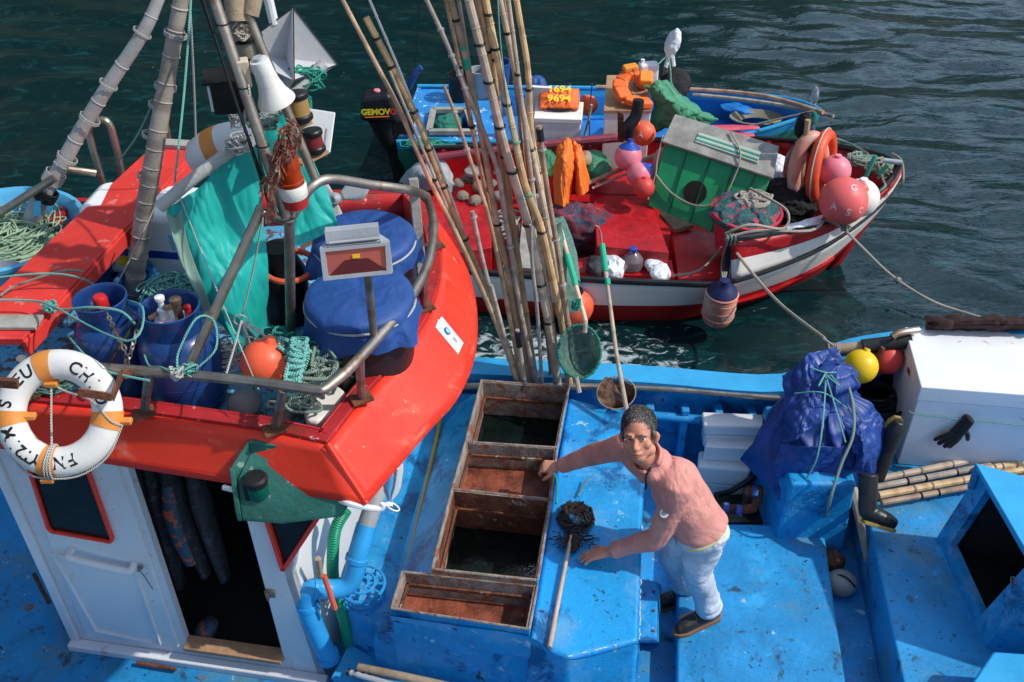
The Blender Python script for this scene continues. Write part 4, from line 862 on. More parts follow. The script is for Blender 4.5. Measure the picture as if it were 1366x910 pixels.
# tubs at the left
def tub(c, r, h, m, m_in, label, name='tub', fill=None):
    t = thing(name, label, 'tub', c); g = G(); g.lathe([(r*.75, 0), (r*.8, .01), (r*.96, h-.03), (r*1.04, h-.02), (r*1.05, h), (r*.99, h+.004), (r*.93, h-.02), (r*.78, .03), (0, .03)], c, n=40); g.build('shell', M[m], t); return t
c = W(18, 372, RF); t = tub(c, .40, .30, 'tub_sky', 0, 'sky blue plastic tub full of pale green line at left edge')
g = G(); tangle(g, c+V((0.02, .05, .24)), (.27, .27, .07), 26, .004, 21, k=12); g.ball(c+V((0, .0, .12)), .3, 24, 8, sc=(1, 1, .35)); o = g.build('coiled_line', mat('pale_green_line', (.30, .42, .28), .8, var=.3, vs=30)); tag(o, 'pale green fishing line coiled inside the sky blue tub', 'line')
c = W(0, 392, 2.02); g = G(); g.lathe([(.14, 0), (.155, .05), (.165, .08), (.15, .09), (.14, .03), (0, .03)], c, n=28); tag(g.build('basin', M['grey']), 'pale grey basin at the left edge in front of the sky tub', 'basin')
c = W(226, 408, RF); tub(c, .22, .16, 'tub_blue', 0, 'mid blue tub behind the wider gas cylinder, holding green line')
g = G(); tangle(g, c+V((.03, -.02, .12)), (.15, .15, .05), 14, .004, 23, k=12); tag(g.build('fishing_line', M['teal_rope']), 'green line heaped inside the mid blue tub', 'line')
c = W(118, 372, RF); tub(c, .17, .14, 'tub_blue', 0, 'blue tub beneath the red plank behind the gas cylinders')
# white cooler with blue band
c = W(208, 350, RF+.06); ck = thing('fuel_tank', 'white rounded tank with a blue band under the teal tarpaulin', 'tank', c)
g = G(); g.box(c+V((.02, .04, .17)), (.62, .32, .38), -.12); g.build('body', M['plastic_white'], ck, bevel=.055)
g = G(); g.box(c+V((.02, .04, .13)), (.626, .326, .045), -.12); g.build('band', mat('royal_blue_band', (.01, .04, .3), .4), ck, bevel=.004)
g = G(); g.tube([c+V((.02, -.14, .01)), c+V((-.01, -.16, .1)), c+V((-.01, -.155, .2)), c+V((.05, -.12, .3)), c+V((.06, .1, .33))], .006, 6, smooth=4); g.build('strap', M['black'], ck)
g = G(); g.lathe([(.022, 0), (.022, .03), (0, .035)], c+V((-.09, -.15, .12)), (0, -1, 0), n=12); g.build('cap', M['yellow'], ck)
g = G(); g.box(c+V((.19, -.165, .22)), (.06, .004, .09), -.15); g.build('printed_label', mat('label_pale_blue', (.25, .55, .75), .5), ck)
# red plank
za = 2.32; q = [W(205, 193, 2.30), W(265, 197, 2.32), W(30, 452, 2.26), W(-75, 452, 2.26)]
pk = thing('wooden_board', 'long worn red board laid across the roof at left', 'board', sum(q, V())/4)
g = G(); g.slab(q[::-1], .035)
for v in g.v: pass
g.build('plank', M['red_plank'], pk, bevel=.004)
g = G(); e0, e1 = q[1], q[2]; g.beam(e0+V((0, 0, -.05)), e1+V((0, 0, -.05)), .02, .07); g.build('edge_strip', M['red_plank'], pk, bevel=.003)
g = G(); g.beam(lerp(q[0], q[3], .0)+V((0, 0, .012)), q[1]+V((0, 0, .012)), .07, .024); g.build('cross_batten', M['greywood'], pk, bevel=.003); g = G(); g.beam(lerp(q[3], q[0], .06)+V((-.05, 0, .01)), lerp(q[2], q[1], .06)+V((0.02, 0, .01)), .09, .016); g.build('cross_batten', M['greywood'], pk, bevel=.003)
# box frame at far left corner of the roof
g = G(); A_ = [W(70, 300, 2.1), W(98, 272, 2.1), W(135, 272, 2.1), W(140, 300, 2.1)]
for i in range(3): g.beam(A_[i], A_[i+1], .04, .05)
tag(g.build('hatch_frame', M['red_cap']), 'small weathered red timber frame behind the long red board', 'frame')
# poles left
def pole(pts, r, m, label, name='bamboo_pole', cat_='pole', group=None, bands=(), n=10, smooth=4):
    o = None; g = G(); g.tube(pts, r, n, smooth=smooth if len(pts) > 2 else 0)
    if bands:
        t = thing(name, label, cat_, pts[-1], group); g.build('cane', M[m], t)
        for (k0, k1, mm, rr) in bands:
            P_ = cat(pts, 12) if len(pts) > 2 else [lerp(V(pts[0]), V(pts[1]), j/40) for j in range(41)]; i0, i1 = int(k0*(len(P_)-1)), max(int(k0*(len(P_)-1))+1, int(k1*(len(P_)-1)))
            g2 = G(); g2.tube(P_[i0:i1+1], rr, 10); g2.build('tape_wrap' if 'tape' in mm or mm in ('black', 'green_tape') else 'binding', M[mm], t)
        return t
    return tag(g.build(name, M[m]), label, cat_, group)
M['green_tape'] = mat('green_tape', (.01, .42, .24), .35)
def nodes(g, pts, r, sp=.17, rr=.004):
    P_ = cat(pts, 8) if len(pts) > 2 else [lerp(V(pts[0]), V(pts[-1]), j/30) for j in range(31)]; acc = 0; nx_ = sp*.5; n_ = len(P_)
    for i in range(1, n_):
        L_ = (P_[i]-P_[i-1]).length; acc += L_
        if acc > nx_:
            nx_ += sp*random.uniform(.8, 1.2); q = r(i/n_) if callable(r) else r; x, y, z = basis(P_[i]-P_[i-1]); p = P_[i]
            g.tube([p + (x*math.cos(a)+y*math.sin(a))*q for a in [j*2*math.pi/12 for j in range(12)]], rr, 5, closed=True)
def tie(g, p, d, r, n=3, rr=.004):
    x, y, z = basis(d)
    for k in range(n): g.tube([V(p)+z*(k-n/2)*rr*2.2 + (x*math.cos(a)+y*math.sin(a))*r for a in [j*2*math.pi/10 for j in range(10)]], rr, 5, closed=True)
gp = [WY(x, y, Y_) for x, y, Y_ in ((248, -40, 4.25), (238, 20, 4.22), (222, 110, 4.17), (205, 210, 4.1), (190, 300, 4.08), (177, 395, 4.06))]
t = thing('bamboo_mast', 'thick grey bamboo mast with cord bindings behind the teal tarpaulin', 'mast', gp[-1])
g = G(); g.tube(gp, [.030, .036, .042, .045], 12, smooth=6); nodes(g, gp, lambda t: lerp(.030, .045, t), .10, .005); g.build('cane', M['greybam'], t)
for x, y in ((235, 45), (222, 115), (214, 140), (205, 180), (199, 235), (186, 330), (181, 362)):
    g = G(); i = min(range(len(gp)-1), key=lambda k: abs((683+gp[k].x*0)-0) if 0 else abs(k - (y+40)/90)); p = WY(x-1, y, lerp(4.25, 4.06, (y+40)/435)); tie(g, p, gp[2]-gp[4], .047, 3, .003); g.build('binding', M['white_rope'], t)
lpz = [WY(x, y, Y_) for x, y, Y_ in ((235, -60, 4.75), (211, 0, 4.7), (190, 45, 4.65), (146, 112, 4.6), (109, 172, 4.55), (79, 226, 4.5), (56, 262, 4.45), (38, 305, 4.42))]
t = thing('outrigger_pole', 'pale grey pole slanting down to a black-clamped end at far left', 'pole', lpz[-1])
g = G(); g.tube(lpz, [.024, .031, .035, .039, .046], 12, smooth=6); nodes(g, lpz, lambda t: lerp(.025, .044, t), .22, .004); g.build('pole_shaft', mat('pale_pole', (.42, .40, .38), .6, var=.15, vs=6, bump=.25), t)
for x, y, n_ in ((190, 43, 2), (145, 112, 2), (120, 158, 3), (90, 210, 3), (72, 236, 9)):
    g = G(); p = WY(x, y, lerp(4.7, 4.42, y/305)); tie(g, p, lpz[3]-lpz[5], .044+.006*(y > 150), n_, .003); g.build('binding', M['white_rope'], t)
g = G(); p = WY(62, 258, 4.45); tie(g, p, lpz[3]-lpz[5], .052, 4, .007); g.build('clamp', M['black'], t)
dd = (lpz[-1]-lpz[-2]).normalized(); g = G(); p = WY(51, 272, 4.44); x, y, z = basis(dd); g.slab([p+V((-.02, -.055, -.04)), p+V((.02, -.055, -.04)), p+V((.045, -.05, .045)), p+V((.01, -.05, .045))], .003); g.build('printed_label', mat('label_sky', (.12, .50, .75), .5), t)
# guy lines
for a, b_, r, m, lab in ((WY(256, -20, 4.3), WY(233, 243, 3.75), .005, 'teal_rope', 'thin green stay running down to the grey spar'), (WY(252, -20, 4.3), WY(262, 225, 4.4), .005, 'white_rope', 'thin white stay beside the green one'), (WY(211, 120, 4.15), WY(157, 216, 4.7), .004, 'teal_rope', 'slack green cord from the bamboo mast to the hoop rail'), (WY(232, 243, 3.7), WY(345, 520, 3.0), .003, 'white_rope', 'fine pale cord crossing the teal tarpaulin'), (WY(351, 290, 3.3), WY(322, 425, 3.3), .004, 'white_rope', 'white cord hanging from the roof frame corner'), (WY(210, 270, 3.9), WY(120, 440, 3.5), .004, 'rope', 'straw-coloured cord beside the red board')):
    mid = lerp(a, b_, .5)+V((0, 0, -.03*(a-b_).length)); g = G(); g.tube([a, mid, b_], r, 6, smooth=6); tag(g.build('stay_line', M[m]), lab, 'cord', 'stay lines')
# long loose green cords over plank and cylinders
for k, (pts, r, m, lab) in enumerate(((((-20, 372, 2.36), (60, 365, 2.36), (110, 372, 2.33), (150, 396, 2.2), (190, 410, 2.48), (170, 455, 2.5), (70, 408, 2.42)), .0045, 'teal_rope', 'pale green cord looping over the red board'),
    (((-10, 400, 2.34), (50, 402, 2.34), (80, 413, 2.4), (120, 410, 2.45), (160, 415, 2.44), (180, 432, 2.42)), .005, 'teal_rope', 'green cord lying across the narrower gas cylinder'),
    (((90, 447, 2.2), (105, 465, 2.25), (130, 490, 2.33), (160, 500, 2.33), (200, 508, 2.32)), .005, 'teal_rope', 'green cord tied along the roof rail beside the lifebuoy'),
    (((190, 462, 2.2), (198, 487, 2.25), (215, 490, 2.32), (235, 497, 2.34), (238, 470, 2.4), (262, 425, 2.5), (285, 428, 2.45), (288, 465, 2.4), (262, 492, 2.34)), .0045, 'teal_rope', 'green cord wound round the slanted frame leg'),
    (((0, 395, 2.3), (20, 382, 2.3), (80, 362, 2.33), (110, 362, 2.3)), .005, 'sage_rope', 'sage cord crossing the far half of the red board'))):
    g = G(); g.tube([W(*p) for p in pts], r, 6, smooth=6); tag(g.build('cord', M[m]), lab, 'cord', 'loose cords')
for c, sd_, m_, lab in ((W(252, 492, 2.33), 31, 'teal_rope', 'teal knot where the frame leg meets the rail'), (W(65, 410, 2.3), 33, 'teal_rope', 'small green knot on the near end of the red board'), (W(235, 498, 2.33), 34, 'white_rope', 'white lashing on the roof rail left of the teal knot')):
    g = G(); tangle(g, c, (.035, .03, .04), 7, .0045, sd_); tag(g.build('rope_knot', M[m_]), lab, 'knot', 'rope knots')
for c, sz, n_, m_, rr, sd_, lab in ((W(300, 470, 2.1), (.16, .10, .10), 10, 'white_rope', .0035, 61, 'thin white cords tangled between cylinder and orange float'), (W(420, 470, 2.16), (.10, .08, .10), 12, 'green_rope', .0045, 62, 'bright green cord knotted behind the frame upright'), (W(395, 530, 2.08), (.10, .06, .10), 12, 'sage_rope', .006, 63, 'sage rope spilling below the roof rail'), (W(62, 508, 2.08), (.14, .10, .06), 14, 'net_green', .004, 64, 'dark green netting behind the lifebuoy')):
    g = G(); tangle(g, c, sz, n_, rr, sd_); tag(g.build('rope_tangle', M[m_]), lab, 'rope', 'rope tangles on the roof')
# ---- grey spar, teal tarpaulin, white & orange fender ----
sa, sb, sc_ = WY(212, 277, 3.62), WY(322, 192, 3.78), WY(432, 86, 4.05)
g = G(); g.tube([sa, lerp(sa, sb, .5)+V((0, 0, .01)), sb], .026, 12, smooth=3); tag(g.build('spar', mat('grey_spar', (.42, .41, .38), .6, var=.15, bump=.4)), 'grey bound spar carrying the left part of the teal tarpaulin', 'spar')
g = G(); g.tube([WY(350, 158, 3.85), WY(395, 122, 3.95), WY(432, 86, 4.05)], .024, 12)
for k in range(6): tie(g, lerp(WY(356, 154, 3.86), WY(428, 90, 4.05), k/5), sc_-sb, .026, 2, .004)
tag(g.build('spar', mat('grey_wrapped_spar', (.42, .43, .42), .6, var=.15, bump=.4)), 'grey string-wrapped spar end sticking out behind the horn', 'spar')
def tarp(ctrl, m, amp, s, nu=40, nv=40, th=.004, seed=0, stretch=(1, 1, .25)):
    g = G(); g.sheet(ctrl, nu*2, nv*2, disp=wrinkle(amp, s, seed, stretch)); return g
tp = thing('tarpaulin', 'teal tarpaulin hanging in folds from the grey spar', 'tarpaulin', W(310, 400, 2.0))
ctrl = [[WY(222, 279, 3.62), WY(262, 250, 3.66), WY(300, 220, 3.72), WY(345, 196, 3.80)],
        [WY(238, 330, 3.55), WY(268, 320, 3.55), WY(310, 310, 3.65), WY(352, 290, 3.75)],
        [WY(262, 385, 3.50), WY(285, 380, 3.48), WY(320, 375, 3.52), WY(358, 360, 3.70)],
        [WY(280, 425, 3.45), WY(302, 432, 3.40), WY(335, 440, 3.48), WY(365, 430, 3.65)],
        [WY(300, 455, 3.42), WY(318, 475, 3.38), WY(340, 480, 3.45), WY(372, 470, 3.60)]]
tarp(ctrl, 0, .045, 5, 48, 48, seed=2).build('sheet', M['teal_cloth'], tp, sharp=0, solid=.004)
ctrl = [[WY(222, 279, 3.615), WY(232, 290, 3.60), WY(240, 280, 3.60)], [WY(236, 325, 3.5), WY(244, 340, 3.52), WY(252, 330, 3.54)], [WY(255, 380, 3.46), WY(262, 385, 3.46), WY(270, 380, 3.47)], [WY(272, 425, 3.44), WY(277, 425, 3.44), WY(283, 420, 3.44)]]
tarp(ctrl, 0, .012, 6, 12, 30, seed=5).build('turned_edge', M['sage_cloth'], tp, sharp=0, solid=.003)
ctrl = [[WY(345, 185, 3.82), WY(380, 150, 3.92), WY(410, 128, 4.0)], [WY(352, 225, 3.85), WY(392, 210, 3.92), WY(418, 200, 3.98)], [WY(372, 290, 3.82), WY(412, 270, 3.86), WY(440, 262, 3.92)], [WY(392, 330, 3.75), WY(420, 320, 3.8), WY(450, 300, 3.84)]]
tarp(ctrl, 0, .04, 5, 30, 30, seed=8).build('sheet', M['teal_cloth'], tp, sharp=0, solid=.004)
g = G(); tangle(g, WY(412, 105, 4.0), (.09, .05, .09), 10, .004, 41); tangle(g, WY(405, 135, 3.98), (.05, .04, .09), 7, .004, 42); tag(g.build('net_scrap', M['green_rope']), 'shreds of teal netting caught on the wrapped spar end', 'netting')
g = G(); tangle(g, WY(352, 165, 3.8), (.07, .04, .04), 12, .005, 43); tag(g.build('rope_knot', M['sage_rope']), 'pale green lashing where spar meets mast', 'knot', 'rope knots')
g = G(); tangle(g, WY(322, 192, 3.72), (.06, .05, .06), 14, .004, 44); tangle(g, WY(314, 160, 3.7), (.03, .03, .05), 8, .003, 45); tag(g.build('rope_knot', M['white_rope']), 'white and grey cord knot left of the mast', 'knot', 'rope knots')
fc_ = WY(296, 197, 4.15); fx2 = V((.75, .0, .35)).normalized(); fe = thing('fender', 'white fender with an orange band left of the mast', 'fender', fc_)
g = G(); g.lathe([(0, -.17), (.05, -.165), (.085, -.13), (.10, -.06), (.10, .04), (.085, .11), (.05, .15), (0, .155)], fc_, fx2, n=24); g.build('body', M['buoy_white'], fe)
g = G(); g.lathe([(.101, -.05), (.104, -.03), (.104, .0), (.102, .02)], fc_, fx2, n=24); g.build('band', M['buoy_band'], fe)
# ---- things on the mast ----
hc = WY(352, 104, 3.45); hax = V((.22, .12, -1)).normalized()
ht = thing('horn_speaker', 'white bell-shaped horn on the mast', 'horn', hc)
g = G(); o_ = WY(345, 80, 3.5); g.lathe([(a_*.70, b_*.84) for a_, b_ in [(0, 0), (.048, .0), (.051, .01), (.054, .06), (.060, .11), (.076, .16), (.102, .20), (.104, .208), (.095, .205), (.06, .16), (.04, .1), (0, .09)]], o_, hax, n=32); g.build('bell', M['horn'], ht, sharp=50)
g = G(); g.lathe([(.018, -.012), (.02, 0), (0, .001)], o_, hax, n=12, up=(0, 0, 1)); g.build('rear_port', M['grey'], ht)
g = G(); m0 = WY(325, 97, 3.5); g.box(m0, (.045, .05, .10), .3, rot=None); g.tube([m0, o_+hax*.03], .01, 6); g.build('mounting_plate', mat('yellowed_plate', (.62, .5, .36), .6, wear=[((.3, .12, .05), 9, .6, .05)]), ht, bevel=.004)
g = G(); g.tube([WY(331, 112, 3.46), WY(333, 130, 3.45), WY(326, 150, 3.5), WY(328, 165, 3.55)], .004, 6, smooth=4); tag(g.build('horn_wire', M['white_rope']), 'thin white wire hanging from the horn mounting plate', 'wire')
def spool(c, ax, r, h, mt, label):
    t = thing('line_spool', label, 'spool', c, 'line spools on the mast'); g = G(); g.lathe([(r*.82, .012), (r*.86, h*.5), (r*.82, h-.012)], c, ax, n=24); g.build('wound_line', M[mt], t)
    for z_ in (0, h-.02): g = G(); g.lathe([(0, z_), (r*.95, z_), (r, z_+.005), (r, z_+.018), (r*.9, z_+.024), (0, z_+.024)], c, ax, n=24); g.build('flange', M['black'], t)
spool(WY(338, 82, 3.72), (-.12, .1, 1), .058, .10, 'twine_ol', 'spool of olive line highest on the mast above the horn')
spool(WY(402, 160, 3.75), (-.1, .1, 1), .050, .11, 'twine_gd', 'spool of golden line right of the horn')
spool(WY(421, 202, 3.78), (-.1, .1, 1), .045, .09, 'twine_rd', 'spool of dark red line beside the white plastic lid')
for a, b_, lab in ((WY(375, 178, 3.7), WY(412, 160, 3.78), 'upper wooden shelf holding the golden spool'), (WY(398, 218, 3.72), WY(433, 200, 3.82), 'lower wooden shelf holding the dark red spool')):
    g = G(); g.beam(a, b_, .06, .012); tag(g.build('spool_shelf', M['ply']), lab, 'shelf')
q = [WY(400, 196, 3.88), WY(440, 204, 3.86), WY(447, 150, 3.95), WY(408, 144, 3.95)]
t = thing('white_tray', 'white plastic lid fixed behind the spools', 'lid', sum(q, V())/4); g = G(); g.slab(q, .012); g.build('panel', M['plastic_white'], t, bevel=.004)
g = G(); g.tube([WY(433, 197, 3.82), WY(436, 172, 3.86)], .008, 6); g.build('handle', M['grey'], t)
lc = WY(303, 125, 3.6); lt = thing('lamp_box', 'black square lamp on the left side of the mast', 'lamp', lc)
g = G(); g.box(lc, (.11, .10, .13), .2); g.build('housing', M['black'], lt, bevel=.008); g = G(); g.box(lc+V((-.01, 0, .07)), (.14, .13, .015), .2); g.build('hood', M['black'], lt, bevel=.004); g = G(); g.box(lc+V((.065, .01, -.005)), (.015, .12, .14), .2); g.build('mounting_board', M['wood'], lt)
g = G(); g.box(lc+V((-.052, -.04, 0)), (.012, .02, .1), .2); g.build('lens', M['plastic_white'], lt)
bc = WY(393, 262, 3.35); bt = thing('beacon_light', 'amber rotating beacon on a white base by the mast', 'beacon', bc)
ax = (-.08, .0, 1); g = G(); g.lathe([(.050, 0), (.053, .005), (.054, .045), (.05, .055), (0, .055)], bc, ax, n=28); g.build('base', M['horn'], bt)
g = G(); g.lathe([(.050, .055), (.051, .07), (.046, .074), (.046, .16), (.040, .20), (.024, .23), (0, .24)], bc, ax, n=28); g.build('dome', M['amber'], bt)
g = G(); g.lathe([(.02, .058), (.02, .17), (0, .18)], bc, ax, n=10); g.build('bulb', M['rail'], bt)
g = G(); g.lathe([(.045, -.04), (.05, 0)], bc, ax, n=20); g.build('mounting_cup', mat('red_cup', (.4, .02, .02), .5), bt)
g = G(); rd = random.Random(4)
for k in range(120):
    tt = rd.random(); c = lerp(WY(388, 158, 3.32), WY(356, 250, 3.28), tt); d_ = V([rd.uniform(-1, 1) for _ in range(3)])*.028; c += V([rd.uniform(-1, 1) for _ in range(3)])*.018
    g.tube([c, c+d_*.5+V((.0, 0, -.02)), c+d_+V((-.006, 0, -.045))], .0028, 4)
for k in range(50):
    c = lerp(WY(405, 175, 3.32), WY(388, 215, 3.30), rd.random()); g.tube([c, c+V((rd.uniform(-.05, .0), rd.uniform(-.01, .01), rd.uniform(-.05, -.01)))], .002, 4)
for k in range(40):
    c = lerp(WY(362, 255, 3.3), WY(358, 285, 3.3), rd.random())+V((rd.uniform(-.012, .012), 0, 0)); g.tube([c, c+V((rd.uniform(-.01, .01), 0, -.05))], .002, 4)
tag(g.build('dried_bait_bundle', mat('reddish_dry_fibres', (.24, .09, .06), .8, var=.6, vs=40, wear=[((.45, .3, .2), 30, .55, .1)])), 'bundle of reddish brown dried fibres tied beside the amber beacon', 'bundle')
# radar reflector
rc = WY(382, 78, 4.1); a_, b2_, c2_ = .145, .145, .15; ax_ = [V((.9, .3, -.25)).normalized()]; ax_.append(basis(ax_[0], (.1, 0, 1))[1]); ax_.append(ax_[0].cross(ax_[1])); 
rt = thing('radar_reflector', 'grey folded-panel radar reflector with black cord behind the mast', 'radar reflector', rc)
for i in range(3):
    u, v = ax_[i]*.22, ax_[(i+1) % 3]*.22; g = G(); g.slab([rc+u, rc+v, rc-u, rc-v], .004); g.build('panel', M['grey_panel'], rt)
g = G(); P_ = [rc+ax_[0]*.22, rc+ax_[1]*.22, rc+ax_[2]*.22, rc-ax_[0]*.22, rc-ax_[1]*.22, rc-ax_[2]*.22]
for i, j in ((0, 1), (1, 2), (0, 4), (1, 3), (3, 4), (2, 0)): g.tube([P_[i]*1.0, P_[j]*1.0], .003, 5)
g.build('cord_net', M['black_line'], rt)
g = G(); g.tube([rc+V((-.03, 0, .15)), rc+V((-.06, 0, .5))], .02, 10); g.build('hanging_rod', M['plastic_white'], rt)
# wrapped bundle at the mast top
for x, y, x2, y2, r_, lab in ((300, -30, 310, 28, .045, 'thick taped roll strapped highest against the mast'), (333, -30, 326, 20, .032, 'thinner taped roll beside the thick one at the mast top')):
    g = G(); g.tube([WY(x+12, y, 3.75), WY(x2+8, y2, 3.7)], r_, 12); tag(g.build('wrapped_roll', mat('tan_wrapping', (.38, .29, .19), .7, var=.2, bump=.5)), lab, 'roll')
g = G(); tangle(g, WY(318, 42, 3.7), (.045, .04, .06), 16, .005, 51); g.ball(WY(318, 42, 3.72), .045, 14, 10, disp=lambda p: .2*fbm(p, 20)); tag(g.build('rope_bundle', M['rope']), 'straw rope bundle between the taped rolls and the olive spool', 'rope')
# ship's propeller / grey fittings behind the barrels
pc = WY(475, 265, 4.35); g = G(); g.lathe([(.03, -.02), (.03, .03), (0, .04)], pc+V((-.1, 0, 0)), (0, -.8, .5), n=12)
for k in range(3): a = k*2.09+.4; e = V((math.cos(a), math.sin(a)*.6, math.sin(a)*.7)); f_ = V((.0, -.8, .5)).cross(e); hub = pc+V((-.1, 0, 0)); g.sheet([[hub+e*.03-f_*.02, hub+e*.12-f_*.055, hub+e*.18-f_*.01], [hub+e*.03+f_*.02, hub+e*.10+f_*.06, hub+e*.175+f_*.03]], 8, 4)
tag(g.build('spare_propeller', M['grey'], solid=.006), 'grey spare propeller on the deck beyond the covered barrels', 'propeller')
# plastic bottle by the wheelhouse corner
b0 = W(518, 655, 1.45); bo = thing('water_bottle', 'clear plastic bottle with a handle ring hanging under the roof corner', 'bottle', b0)
g = G(); g.lathe([(.0, .0), (.012, 0), (.014, .02), (.035, .05), (.042, .08), (.042, .16), (.036, .19), (0, .195)], W(520, 672, 1.45), (.1, .8, .5), n=20); g.build('bottle_body', mat('thin_clear_plastic', (.8, .88, .95), .12, trans=.95, ior=1.1, bump=0), bo)
g = G(); c = W(524, 676, 1.45); g.tube([c+V((.028*math.cos(a), .02*math.sin(a), -.02*math.cos(a))) for a in [k*.7 for k in range(9)]], .004, 6, closed=True); g.build('handle_ring', M['plastic_white'], bo)
g = G(); g.lathe([(.016, 0), (.016, .02), (0, .022)], W(519, 671, 1.45), (.1, -.8, -.3), n=12); g.build('cap', M['plastic_white'], bo)
# ---- blue pvc pipe, hose, basket ----
pp = [WY(500, 668, 3.55), WY(489, 700, 3.45), WY(478, 738, 3.36), WY(468, 775, 3.30), WY(447, 786, 3.27), WY(418, 785, 3.25), WY(408, 800, 3.23), WY(420, 838, 3.2), WY(440, 880, 3.2)]
t = thing('water_pipe', 'bent blue plastic pipe beside the wheelhouse corner', 'pipe', W(430, 880, .1))
g = G(); g.tube(pp[1:], .052, 16, smooth=5); g.build('pipe', M['pvc'], t, sharp=60)
g = G(); g.tube([lerp(pp[0], pp[1], -.6), pp[1], lerp(pp[1], pp[2], .4)], .047, 16); g.build('pipe_sleeve', M['pvc_grey'], t)
for i, j, tt in ((2, 3, .1), (5, 4, .0), (6, 7, .1), (7, 8, .8)):
    a, b_ = lerp(pp[i], pp[j], tt), lerp(pp[i], pp[j], tt+.18); g = G(); g.tube([a, b_], .060, 16); g.build('pipe_collar', M['pvc'], t, bevel=.004)
g = G(); hs = [WY(462, 680, 3.5), WY(448, 705, 3.45), WY(444, 740, 3.4), WY(446, 780, 3.38), WY(462, 840, 3.3), WY(470, 900, 3.3)]
hp_ = cat(hs, 22); g.tube(hp_, [(.033 if k % 2 else .029) for k in range(len(hp_))], 10); tag(g.build('ribbed_hose', M['green_hose']), 'ribbed green hose coming down behind the blue pipe', 'hose')
bk_ = W(485, 795, .42); t = thing('basket_strainer', 'round blue plastic basket on the deck behind the blue pipe', 'basket', bk_)
g = G()
for r_, z_ in ((.11, .0), (.115, .05), (.12, .10), (.07, .11), (.035, .11)): g.tube([bk_+V((r_*math.cos(a), r_*math.sin(a), z_)) for a in [k*2*math.pi/24 for k in range(24)]], .008, 6, closed=True)
for k in range(12): a = k*math.pi/6; g.tube([bk_+V((.11*math.cos(a), .11*math.sin(a), 0)), bk_+V((.12*math.cos(a), .12*math.sin(a), .10)), bk_+V((.03*math.cos(a), .03*math.sin(a), .11))], .006, 5)
g.build('cage', M['pvc'], t)
g = G(); g.tube([W(587, 562, .46), W(575, 620, .46), W(556, 700, .46), W(539, 772, .46)], .012, 8, smooth=6); tag(g.build('yellow_hose', M['yellow_hose']), 'ochre hose lying along the deck left of the bait wells', 'hose')
g = G(); g.tube([W(424, 745, .9), W(432, 800, .5)], .016, 8); tag(g.build('tool_handle', M['wood']), 'wooden tool handle leaning between wheelhouse and blue pipe', 'handle')
g = G(); g.tube([WY(432, 768, 3.2), WY(447, 812, 3.18)], .014, 8); tag(g.build('orange_batten', M['orange']), 'short orange stick behind the bent blue pipe', 'stick')
# clothes hanging in the wheelhouse doorway
for k, (x0, y0, x1, y1, m, lab) in enumerate(((205, 640, 240, 780, 'pattern2', 'dark patterned wetsuit hanging leftmost in the wheelhouse'), (225, 640, 275, 765, 'pattern2', 'dark wetsuit with a floral sleeve in the wheelhouse doorway'), (262, 650, 300, 770, 'pattern2', 'dark wetsuit hanging rightmost in the wheelhouse'))):
    a = onplane(x0, y0, WL+win*.35, wn_); b_ = onplane(x1, y1, WL+win*.30, wn_); t = thing('hanging_wetsuit', lab, 'wetsuit', b_, 'wetsuits hanging in the wheelhouse')
    g = G(); g.tube([a+V((0, 0, .2)), lerp(a, b_, .4), b_], [.05, .085, .07, .05], 14, smooth=6, flat=.6); g.build('body_panel', M[m], t)
    if k == 1: g = G(); g.tube([a+wn_*.06+V((.02, 0, .05)), lerp(a, b_, .35)+wn_*.1, lerp(a, b_, .75)+wn_*.09], [.02, .045, .04, .03], 12, smooth=6, flat=.6); g.build('floral_sleeve', M['wetblue'], t)
g = G(); c = onplane(272, 832, WL+win*.12, wn_); g.ball(V((c.x, c.y, .10)), .09, 20, 12, sc=(1.2, .7, .6), disp=lambda p: .3*fbm(p, 12)); tag(g.build('green_cloth_bundle', M['wetblue']), 'crumpled green and blue cloth on the wheelhouse floor', 'cloth')
# two cane ends and a rod at the bottom edge
for pts, r, m, lab in (([(478, 890, .25), (540, 903, .26), (640, 925, .28)], .022, 'wood', 'brown cane end lying on the ledge at the bottom edge'), ([(466, 897, .24), (530, 915, .25), (620, 935, .25)], .016, 'grey', 'pale rod with black bindings at the bottom edge')):
    g = G(); g.tube([W(*p) for p in pts], r, 12, smooth=4); o = g.build('cane_end', M[m]); tag(o, lab, 'cane')
g = G()
for k in range(4): p = W(466+k*9, 897+k*2.4, .24); tie(g, p, W(530, 915, .25)-W(466, 897, .24), .0165, 3, .003)
tag(g.build('black_whipping', M['black']), 'black cord whipping round the pale rod', 'binding')
for x, y, x2, y2 in ((182, 884, 235, 893),): g = G(); g.tube([W(x, y, .03), W(x2, y2, .03)], .012, 8); tag(g.build('iron_bar', M['rust']), 'short rusty iron bar on the blue deck by the wheelhouse', 'bar')
